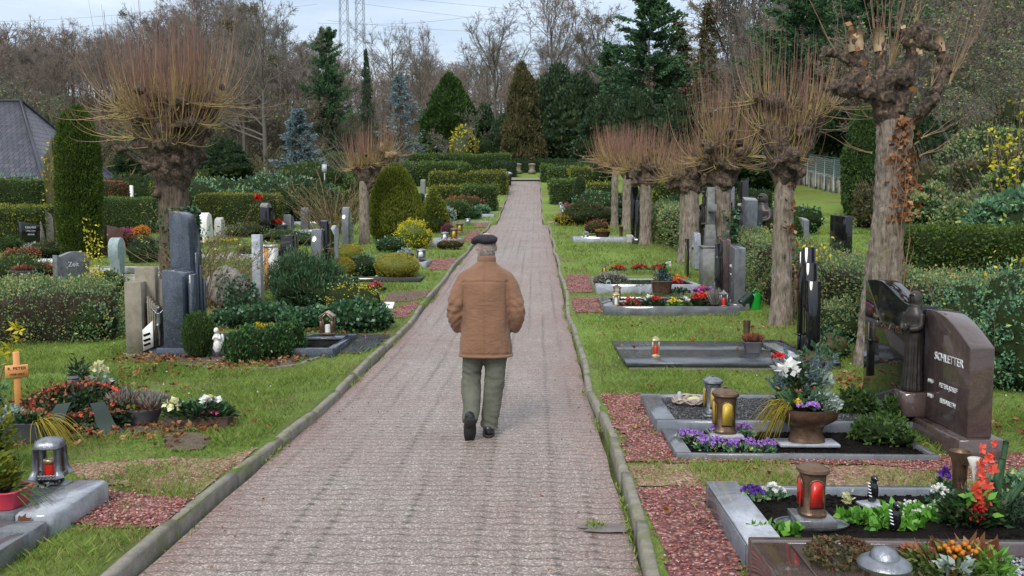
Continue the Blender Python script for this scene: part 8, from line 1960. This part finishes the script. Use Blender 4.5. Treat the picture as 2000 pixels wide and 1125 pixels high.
 q = gp(1160, 63); stone(q, rectp(1.5, htop(q, 322)), .3, 'granite_black', 'broad black headstone with white cross at the far right of the path end', rz=-PI / 2, lines=(('FAMILIE', 0, htop(q, 322) * .8, .16), ('+', 0, htop(q, 322) * .5, .4)))
 k = 0
 FS = [(722, 250, 100), (775, 262, 100), (830, 268, 88), (829, 272, 80), (849, 322, 60), (845, 303, 70), (830, 318, 62), (770, 240, 108), (690, 268, 84), (655, 285, 80), (706, 245, 100), (752, 248, 104), (905, 322, 62), (896, 320, 60), (880, 300, 75), (945, 296, 74), (990, 296, 78), (962, 300, 72), (1075, 300, 82), (1090, 292, 84), (1062, 300, 80), (1102, 292, 86), (640, 276, 86), (668, 290, 78), (800, 306, 70), (813, 300, 72), (870, 268, 86), (905, 262, 92), (1150, 290, 84), (1120, 300, 80)]
 rs = random.Random(5)
 for (px, top, y) in FS:
  q = gp(px, y); h = rs.uniform(.7, 1.2); w = rs.uniform(.35, .8)
  mt = rs.choice(['white_stone', 'stone_pale', 'granite_light', 'stone_matte', 'granite_black', 'white_stone']); nm = {'white_stone': 'white', 'stone_pale': 'pale', 'granite_light': 'light grey', 'stone_matte': 'grey', 'granite_black': 'black'}[mt]
  stone(q, rs.choice([arc(w, h - .1, .1), rectp(w, h), slant(w, h, h - .15)]), .25, mt, nm + ' gravestone among the far clipped hedges', rz=-PI / 2 + rs.uniform(-.7, .7), group='far ' + nm + ' gravestones among the hedges', bev=0)
  k += 1
  if k % 2:
   q = gp(px + 8, y - 1.5); o = bush(q, .5, .4, .45, rs.choice(['heather_pink', 'hedge_leaf', 'petal_white', 'heather_rust', 'petal_red']), 'small planting before a far gravestone', .12, 90, name='plant', cat='plant', group='small plantings before the far gravestones')
 q = gp(635, 47); t = thing('sign', q, 'small white information sign on a post left of the small pollard', 'sign'); mb = MB(); h = htop(q, 321); mb.box((0, 0, 0), (.06, .06, h)); mb.build('post', 'steel', t); mb = MB(); mb.box((0, -.05, h - .42), (.26, .04, .42)); mb.build('panel', 'marble', t)
 q = gp(259, 40); t = thing('sign', q, 'slim white post left behind the large pollard', 'sign'); mb = MB(); mb.box((0, 0, 0), (.12, .12, htop(q, 362))); mb.build('post', 'white_paint', t)
 for (px, l) in ((676, 'left lattice pylon above the trees'), (707, 'right lattice pylon above the trees')):
  y = 520; base = gp(px, y); t = thing('pylon', base, l, 'pylon', .4); H = 150; hw0, hw1 = 3.6, 1.6
  mb = MB(); zs = np.linspace(0, H, 25);
  for sx, sy in ((-1, -1), (1, -1), (1, 1), (-1, 1)): mb.tube([(sx * hw0, sy * hw0, 0), (sx * hw1, sy * hw1, H)], .15, 4)
  mb.build('legs', 'steel', t); mb = MB()
  for a_, b_ in zip(zs[:-1], zs[1:]):
   wa, wb = hw0 + (hw1 - hw0) * a_ / H, hw0 + (hw1 - hw0) * b_ / H; C4 = ((-1, -1), (1, -1), (1, 1), (-1, 1))
   for i in range(4):
    c1, c2 = C4[i], C4[(i + 1) % 4]
    mb.tube([(c1[0] * wa, c1[1] * wa, a_), (c2[0] * wb, c2[1] * wb, b_)], .09, 3); mb.tube([(c2[0] * wa, c2[1] * wa, a_), (c1[0] * wb, c1[1] * wb, b_)], .09, 3)
  mb.build('bracing', 'steel', t); mb = MB()
  for z in np.arange(105, H, 14): wz = hw0 + (hw1 - hw0) * z / H; mb.box((0, 0, z), (wz * 2, wz * 2, .35))
  mb.build('platforms', 'steel', t)
  mb = MB()
  for s in (-1, 1): mb.tube([(0, 0, H - 4), (s * 15, 0, H - 5)], .3, 4); mb.tube([(0, 0, H), (s * 15, 0, H - 5)], .2, 4)
  mb.build('crossarm', 'steel', t)
 k = 0
 for (xa, ra, xb, rb) in ((-150, 45, 500, -2), (-150, 62, 620, 8), (690, 5, 1500, 75), (640, 40, 1250, 60), (700, -12, 1600, 45), (620, 45, 1000, 20)):
  a_, b_ = atD(xa, ra, 430), atD(xb, rb, 430); t = thing('power_cable', a_, ('lowest left', 'second left', 'lowest right', 'nearly level middle', 'upper right', 'rising middle')[k] + ' power cable in the sky', 'cable'); k += 1
  u = np.linspace(0, 1, 20)[:, None]; P = np.array(b_ - a_) * u; P[:, 2] -= 3 * np.sin(u[:, 0] * PI); mb = MB(); mb.tube(P, .07, 3); mb.build('cable', 'steel', t)
left_side()
# == right background
def right_back():
 X = lambda y: pc(y) + 5.55
 for (ya, yb, h, l, lf) in ((10.6, 15.6, .95, 'loose leafy hedge behind the cross stone and nearest pollards', 'privet_leaf'), (15.6, 20.5, .95, 'grey-green hedge behind the planted graves and watering can', 'privet_leaf'), (25.5, 31, 1.2, 'grey-green hedge right of the split pollard trunk', 'privet_leaf')):
  hedge(Vector((X(ya) + (.5 if ya < 12 else .15 if ya < 20 else -.1), ya, 0)), Vector((X(yb) + (.15 if yb < 25 else -.1), yb, 0)), .85, h, lf, l, .045 if ya < 20 else .08, 1500 if ya < 20 else 600, core='twig_core', amp=.15, out=.14, cl=.14, up=.5)
 a, b = gp(1768, 15.8), gp(2240, 15.8)
 hedge(a, b, 1.1, htop(a, 446), 'thuja_leaf', 'dark clipped thuja hedge on the right behind the shrubs', .06, 1300, amp=.06, out=.06, cl=.06)
 rs = random.Random(9)
 k = 0
 desc = ['nearest the brown headstone', 'behind the hooded statue', 'at the right edge', 'below the thuja hedge', 'between trunk and black headstone', 'with reddish leaves', 'low beside the brown plinth', 'tallest by the right edge', 'behind the black headstone', 'pale one under the hedge', 'at the far right corner']
 for (px, y, rx, top, lf) in ((1880, 10.4, .55, 560, 'shrub_leaf'), (1800, 11.6, .7, 545, 'shrub_leaf'), (1975, 10.4, .6, 540, 'shrub_leaf'), (1900, 12.6, .9, 545, 'privet_leaf'), (1765, 12.2, .5, 585, 'privet_leaf'), (1840, 13.8, .7, 530, 'privet_leaf'), (1955, 9.0, .40, 640, 'shrub_leaf'), (2020, 8.9, .55, 580, 'shrub_leaf'), (1640, 12.0, .5, 600, 'privet_leaf'), (1960, 13.6, 1.0, 530, 'shrub_leaf'), (2030, 11.8, .8, 520, 'shrub_leaf')):
  q = gp(px, y); bush(q, rx, rx * .8, htop(q, top), lf, 'leafy green shrub ' + desc[k], .045, 3800, amp=.3, out=.14, cl=.16, clf=3.5, up=.5, twig=(12, .006, 'stem_brown'), name='shrub', cat='shrub'); k += 1
 for (px, y, top, l) in ((1958, 11.0, 478, 'yellow-leaved sapling at the right edge'), (1800, 10.2, 640, 'yellow-green leafy shoots behind the statue'), (1850, 11.2, 540, 'light green arching sapling before the thuja hedge'), (1558, 14.0, 440, 'yellow-green young shoots right of the second pollard trunk'), (1548, 13.9, 500, 'pale leafy shoots growing from the second pollard trunk'), (1905, 10.8, 560, 'thin sapling with pale leaves above the shrubs')):
  q = gp(px, y); h = htop(q, top); t = thing('sapling', q, l, 'plant'); mb = MB(); n = 7
  S = [];
  for j in range(n):
   d = np.array([rs.uniform(-.35, .35), rs.uniform(-.2, .2), 1]); tt = np.linspace(0, 1, 6)[:, None]; S.append(d * h * rs.uniform(.7, 1) * tt)
  S = np.array(S); mb.tubes(S, np.linspace(.007, .003, 6)[None] * np.ones((n, 1)), 4, .6); mb.build('stems', 'stem_brown', t)
  mb = MB(); m = 130; i = R.integers(0, n, m); j = R.integers(2, 6, m); mb.leaves(S[i, j] + R.normal(size=(m, 3)) * .08, .085, .05); mb.build('leaves', 'euonymus_leaf' if 'yellow' in l else 'hedge_yellow', t)
 q = at(1524, 482); q = gp(1522, 23.0); bush(q, 46 * mpp(q), .62, htop(q, 403), 'cypress_leaf', 'dense round-topped dwarf conifer behind the second pollard trunk', .075, 5500, name='dwarf_conifer', amp=.06, out=.03, cl=.05, up=.8)
 bush(gp(1548, 21.6), .8, .5, .38, 'browngreen_leaf', 'low brown-green cushion at the foot of the round dwarf conifer', .06, 1200, name='plant', cat='plant')
 bush(gp(1470, 18.6), .8, .5, .5, 'heather_grey', 'grey twiggy planting left of the second pollard trunk', .06, 1300, name='plant', cat='plant')
 bush(gp(1560, 33), 1.0, .7, 1.1, 'ivy_leaf', 'glossy dark bush on the lawn behind the round dwarf conifer', .12, 700)
 for (px, py, h, l) in ((1597, 712, .16, 'low ivy clump beside the cross stone'), (1620, 700, .32, 'ivy and dead leaves between cross stone and nearest trunk')):
  bush(at(px, py), .28, .22, h, 'ivy_leaf', l, .06, 420, name='plant', cat='plant', core='browngreen_leaf')
 p0, p1 = gp(1655, at(1655, 379).y), gp(1525, at(1535, 356).y + 2)
 L = (p1 - p0).length; c = (p0 + p1) / 2; ang = math.atan2(p1.y - p0.y, p1.x - p0.x); hw = htop(p0, 345)
 t = thing('boundary_wall', onground(c), 'old weathered plaster wall at the far side of the lawn', 'wall', ang)
 mb = MB(); dz = (p1.z - p0.z)
 n = 14
 for k in range(n):
  x = -L / 2 + L * (k + .5) / n; zz = gz(c.x + x * math.cos(ang), c.y + x * math.sin(ang)) - t.location.z
  mb.box((x, 0, zz - .4), (L / n + .001, .3, hw + .4 + .02 * math.sin(k * 2.2)))
 mb.build('wall', 'old_wall', t)
 mb = MB(); mb.box((-L / 2 - .2, 0, -.6), (.5, .5, hw + .75)); mb.build('pillar', 'old_wall', t)
 f = thing('mesh_fence', onground(c) + Vector((0, 0, 0)), 'green wire mesh fence with posts above the old wall', 'fence', ang)
 for k in range(9):
  x = -L / 2 + L * k / 8; zz = gz(c.x + x * math.cos(ang), c.y + x * math.sin(ang)) - f.location.z
  mb = MB(); mb.tube([(x, .35, zz + .2), (x, .35, zz + hw + 1.2)], .04, 5); mb.build('post', 'verdigris', f)
 mb = MB(); S = []
 for k in range(70):
  x = -L / 2 + L * k / 69; zz = gz(c.x + x * math.cos(ang), c.y + x * math.sin(ang)) - f.location.z; S.append([(x, .35, zz + hw - .05), (x, .35, zz + hw + 1.15)])
 mb.tubes(np.array(S), np.full((70, 2), .012), 3)
 for z in np.linspace(.0, 1.1, 9): mb.tube([(-L / 2, .35, gz(p0.x, p0.y) - f.location.z + hw + z), (L / 2, .35, gz(p1.x, p1.y) - f.location.z + hw + z)], .012, 3)
 mb.build('mesh', 'verdigris', f)
 q = gp(1592, 66); t = thing('house', q, 'white house glimpsed beyond the old wall', 'house', .15); h = htop(q, 262); mb = MB(); mb.box((0, 3, -1), (5, 6, h * .75 + 1)); mb.build('wall', 'white_paint', t); mb = MB(); mb.prism([(-2.8, h * .74), (2.8, h * .74), (0, h * 1.15)], 'y', -.3, 6.3); mb.build('roof', 'granite_red', t); mb = MB(); mb.box((-.9, -.03, h * .3), (.9, .05, 1.0)); mb.build('window', 'glass_grey', t)
 k = 0
 for (px, y, rx, top, lf) in ((1790, 35, 1.8, 350, 'browngreen_leaf'), (1845, 34, 1.9, 330, 'browngreen_leaf'), (1905, 33, 2.0, 320, 'privet_leaf'), (1970, 31, 2.2, 300, 'browngreen_leaf'), (1940, 36, 2.4, 250, 'privet_leaf'), (1860, 38, 2.2, 300, 'browngreen_leaf'), (2010, 27, 2.0, 330, 'privet_leaf'), (1985, 40, 2.6, 210, 'browngreen_leaf'), (1815, 31, 1.3, 372, 'privet_leaf'), (1985, 24, 1.4, 380, 'shrub_leaf'), (1735, 36, 1.4, 360, 'browngreen_leaf'), (1905, 28.5, 1.3, 385, 'privet_leaf')):
  q = gp(px, y); bush(q, rx, rx * .7, htop(q, top), lf, ('brown-green', 'dark olive', 'olive')[k % 3] + ' scrub on the right-hand bank', .15, 6500, amp=.35, out=.25, cl=.3, clf=2, up=.5, twig=(110, .014, 'twig_grey'), core='dark_core', name='scrub', cat='bush', group='scrub bushes on the right-hand bank'); k += 1
 for (px, y, top, l) in ((1985, 30, 210, 'upper sapling with yellow autumn leaves on the bank'), (1940, 31, 250, 'middle sapling with yellow autumn leaves on the bank'), (1880, 33, 300, 'lower sapling with yellow autumn leaves on the bank'), (1990, 26, 330, 'small yellow-leaved shoot low on the bank')):
  q = gp(px, y); h = htop(q, top); t = thing('sapling', q, l, 'plant'); mb = MB(); S = []
  for j in range(6): S.append(np.array([rs.uniform(-.35, .2), 0, 1]) * h * rs.uniform(.6, 1) * np.linspace(0, 1, 6)[:, None])
  S = np.array(S); mb.tubes(S, np.full((6, 6), .015), 3, .5); mb.build('stems', 'stem_brown', t); mb = MB(); m = 200; mb.leaves(S[R.integers(0, 6, m), R.integers(2, 6, m)] + R.normal(size=(m, 3)) * .25, .16, .11); mb.build('leaves', 'gold_leaf', t)
right_back()
# == far wood, grass, leaves
def far_wood():
 rr = np.random.default_rng(77); global R
 keep = R; R = rr
 n = 620; y = rr.uniform(125, 215, n); px = rr.uniform(-250, 2250, n); x = (px - 1000) / F * y
 H = rr.uniform(9, 15, n); H[(px > 700) & (px < 1250)] *= .8
 z0 = ground(x, y); t = np.linspace(0, 1, 6)[None, :, None]
 P = np.stack([x, y, z0 - .3], 1)[:, None] + np.stack([rr.normal(0, .05, n), rr.normal(0, .05, n), np.ones(n)], 1)[:, None] * H[:, None, None] * t * .85 + rr.normal(size=(n, 6, 3)) * .2 * t
 mb = MB(); mb.tubes(P, np.linspace(.2, .05, 6)[None] * np.ones((n, 1)), 4, .3)
 P1, _ = kids(P, 12, .12, .98, .95, .5, 5, .15, .10); mb.tubes(P1, np.linspace(.07, .03, 5)[None] * np.ones((len(P1), 1)), 3, rr.uniform(.2, .7, len(P1)))
 P2, _ = kids(P1, 7, .15, 1, .85, .55, 4, .2, .06); mb.tubes(P2, np.full((len(P2), 4), .028), 3, rr.uniform(.3, 1, len(P2)))
 P3, _ = kids(P2, 5, .2, 1, .9, .6, 3, .2, .03); mb.tubes(P3, np.full((len(P3), 3), .02), 3, rr.uniform(.4, 1, len(P3)))
 tag(mb.build('far_wood', 'twig_red'), 'distant leafless woodland on the hill behind the cemetery', 'woodland', kind='stuff')
 mb = MB(); n = 52000; yb = rr.uniform(98, 190, n); px = rr.uniform(-250, 2250, n); x = (px - 1000) / F * yb
 k = (np.abs(px - 950) > 250) | (yb > 120); x, yb = x[k], yb[k]; n2 = 9000; y2 = rr.uniform(60, 100, n2); p2 = rr.uniform(-250, 640, n2); x = np.concatenate([x, (p2 - 1000) / F * y2]); yb = np.concatenate([yb, y2]); n = len(x)
 hh = np.abs(rr.normal(0, 1.3, n)) * (1 + .7 * np.sin(x * .21) * np.sin(yb * .17))
 mb.leaves(np.stack([x, yb, ground(x, yb) + np.clip(hh, 0, 5)], 1), .8, .10, rr.normal(size=(n, 3)) + np.array([0, 0, .8]), rr.uniform(0, 1, n))
 tag(mb.build('undergrowth', 'browngreen_leaf'), 'brown-green undergrowth at the foot of the distant wood', 'undergrowth', kind='stuff')
 R = keep
far_wood()
def grass_fields():
 rr = np.random.default_rng(5)
 def free(x, y, marg=0.0):
  ok = np.abs(x - pc(y)) > (phw(y) + .125)
  for (a, b, c, d) in PLOTS: ok &= ~((x > a - marg) & (x < b + marg) & (y > c - marg) & (y < d + marg))
  return ok
 worn = [np.array(p) for p, _ in POLY]; wd = [q for _, q in POLY]
 def dens(x, y):
  d = np.clip(.75 + 1.1 * clumpn(x, y, .9) + .5 * clumpn(x, y, 3.1), .12, 1)
  e = np.abs(x - pc(y)) - phw(y)      # thinner right beside the kerb
  return d * np.where(e < .5, .75, 1)
 def clumpn(x, y, f):
  gx = np.arange(-12, 14, .25); gy = np.arange(0, 46, .25)
  G = np.array([[mnoise.noise(Vector((a * f, b * f, f))) for b in gy] for a in gx])
  i = np.clip(((x + 12) / .25).astype(int), 0, len(gx) - 1); j = np.clip((y / .25).astype(int), 0, len(gy) - 1); return G[i, j]
 bands = ((3.2, 7.5, 5200, .05, .0042), (7.5, 12, 2600, .055, .006), (12, 20, 900, .065, .011), (20, 44, 230, .08, .022))
 for bi, (ya, yb, D, hh, w) in enumerate(bands):
  xw = .66 * yb + .5
  n = int((yb - ya) * 2 * xw * D); x = rr.uniform(-xw, xw, n); y = rr.uniform(ya, yb, n)
  k = (np.abs(x) < .64 * y + .4) & free(x, y, .005); x, y = x[k], y[k]
  k = rr.uniform(size=len(x)) < dens(x, y); x, y = x[k], y[k]
  keep = np.ones(len(x), bool)
  for wi, p in enumerate(worn):
   m = (x > p[:, 0].min()) & (x < p[:, 0].max()) & (y > p[:, 1].min()) & (y < p[:, 1].max())
   if m.any():
    ins = np.zeros(len(x), bool); ins[m] = inpoly(x[m], y[m], p); th = .0
    area_worn = abs(p[:, 0].max() - p[:, 0].min()) > 0
    keep &= ~ins | ((rr.uniform(size=len(x)) < wd[wi] * np.clip(.55 + 2.2 * clumpn(x, y, 2.3), 0, 1)))
  x, y = x[keep], y[keep]; n = len(x)
  z = ground(x, y) + .0; a = rr.uniform(0, 2 * PI, n); le = hh * rr.uniform(.4, 1.35, n) * (1 + .5 * clumpn(x, y, 2.0)); lean = rr.normal(0, .45, (n, 2)) * le[:, None]
  wv = w * rr.uniform(.6, 1.3, n); ca, sa = np.cos(a) * wv / 2, np.sin(a) * wv / 2
  V = np.stack([np.stack([x - ca, y - sa, z - .005], 1), np.stack([x + ca, y + sa, z - .005], 1), np.stack([x + lean[:, 0] * .45 + ca * .7, y + lean[:, 1] * .45 + sa * .7, z + le * .6], 1), np.stack([x + lean[:, 0], y + lean[:, 1], z + le], 1)], 1)
  i = np.arange(n) * 4; mb = MB()
  r_ = np.clip(rr.beta(2, 2.4, n) * .9 + .35 * clumpn(x, y, .6) + (rr.uniform(size=n) < .05) * .5, 0, 1)
  mb.add(V.reshape(-1, 3), np.stack([i, i + 1, i + 2], 1), np.repeat(r_, 4))
  mb.T.append((np.stack([i + 2, i + 1, i + 3], 1), np.zeros(n, int)));
  tag(mb.build('grass', 'grass'), ('short grass beside the near end of the path', 'grass of the lawns around the man', 'grass of the lawns farther along the path', 'distant lawn grass')[bi], 'grass', kind='stuff')
 n = 9000; y = rr.uniform(3.2, 26, n) ** 1.0; s = rr.choice([-1, 1], n); g = clumpn(y * 0 + s * 3, y, 1.3)
 k = rr.uniform(size=n) < np.clip((g + .05) * 3, 0, 1); y, s = y[k], s[k]; n = len(y)
 x = pc(y) + s * (phw(y) + .005 - np.abs(rr.normal(0, .018, n))); x = x + s * .035 * np.sin(y * 1.1 + s)
 q = at(1162, 1026, -LAWN); m = 90; x = np.concatenate([x, q.x + rr.normal(0, .03, m)]); y = np.concatenate([y, q.y + rr.normal(0, .03, m)])
 mb = MB(); P = np.stack([x, y, zpath(y) - .002], 1); D = rr.normal(size=(len(x), 3)) * .5 + np.array([0, 0, 1])
 mb.leaves(P, .035, .008, D); tag(mb.build('weeds', 'grass'), 'small weeds growing along the foot of the kerbs', 'weeds', kind='stuff')
 n = 150; y = 3.3 + 20 * rr.uniform(size=n) ** 1.4; x = pc(y) + rr.choice([-1, 1], n) * (1.28 - np.abs(rr.normal(0, .28, n))); P = np.stack([x, y, zpath(y) + .004], 1); A = rr.normal(size=(n, 3)) * np.array([1, 1, .08]); mb = MB(); rn = rr.uniform(size=n) * .8
 for k in range(3): mb.leaves(P, .018, .012, A + rr.normal(size=(n, 3)) * np.array([1, 1, .05]) * .8, rn)
 tag(mb.build('leaf_litter', 'dead_leaf'), 'small brown leaf crumbs lying on the paving', 'leaves', kind='stuff')
 C = [(-9, 10, 4, 30, 500, .05)]
 X = [rr.uniform(-8, 9, 420)]; Yy = [rr.uniform(3.4, 24, 420)]
 for (px, py, n, s) in ((320, 700, 160, .30), (470, 715, 120, .25), (560, 700, 90, .2), (250, 735, 40, .3), (30, 1060, 34, .12), (130, 850, 60, .22), (300, 845, 50, .25), (380, 650, 130, .3), (600, 640, 130, .45), (480, 625, 120, .45), (1260, 690, 26, .2), (1400, 705, 40, .5), (1230, 640, 12, .2), (1600, 690, 90, .25), (1560, 600, 30, .3), (60, 790, 30, .2), (430, 835, 24, .12), (280, 770, 24, .2), (1490, 640, 20, .3), (1640, 750, 60, .25), (1900, 830, 40, .3), (400, 600, 90, .4)):
  q = at(px, py); X.append(q.x + rr.normal(0, s, n)); Yy.append(q.y + rr.normal(0, s, n))
 x, y = np.concatenate(X), np.concatenate(Yy); k = np.abs(x - pc(y)) > 1.45; x, y = x[k], y[k]; n = len(x)
 kk = rr.uniform(size=n) < .12
 inp = np.zeros(n, bool)
 for (a, b, c, d) in PLOTS: inp |= (x > a - .05) & (x < b + .05) & (y > c) & (y < d)
 m_ = ~inp | kk; x, y = x[m_], y[m_]; n = len(x); z = ground(x, y) + rr.uniform(.03, .055, n)
 for (a, b, c, d) in PLOTS: z = np.where((x > a) & (x < b) & (y > c) & (y < d), z + .06, z)
 mb = MB(); P = np.stack([x, y, z], 1); A = rr.normal(size=(n, 3)) * np.array([1, 1, .4]); rn = rr.uniform(size=n)
 for k in range(4): mb.leaves(P, .052, .032, A + rr.normal(size=(n, 3)) * np.array([1, 1, .3]) * .9, rn)
 tag(mb.build('fallen_leaves', 'dead_leaf'), 'brown autumn leaves scattered over lawns and beds', 'leaves', kind='stuff')
 mb = MB(); n = 150; x = rr.uniform(-6, 7, n); y = rr.uniform(4, 18, n); k = free(x, y); x, y = x[k], y[k]; flowers(mb, np.stack([x, y, ground(x, y) + .05], 1), .011, 0); tag(mb.build('daisies', 'petal_white'), 'tiny white daisies dotted in the grass', 'flowers', kind='stuff')
grass_fields()
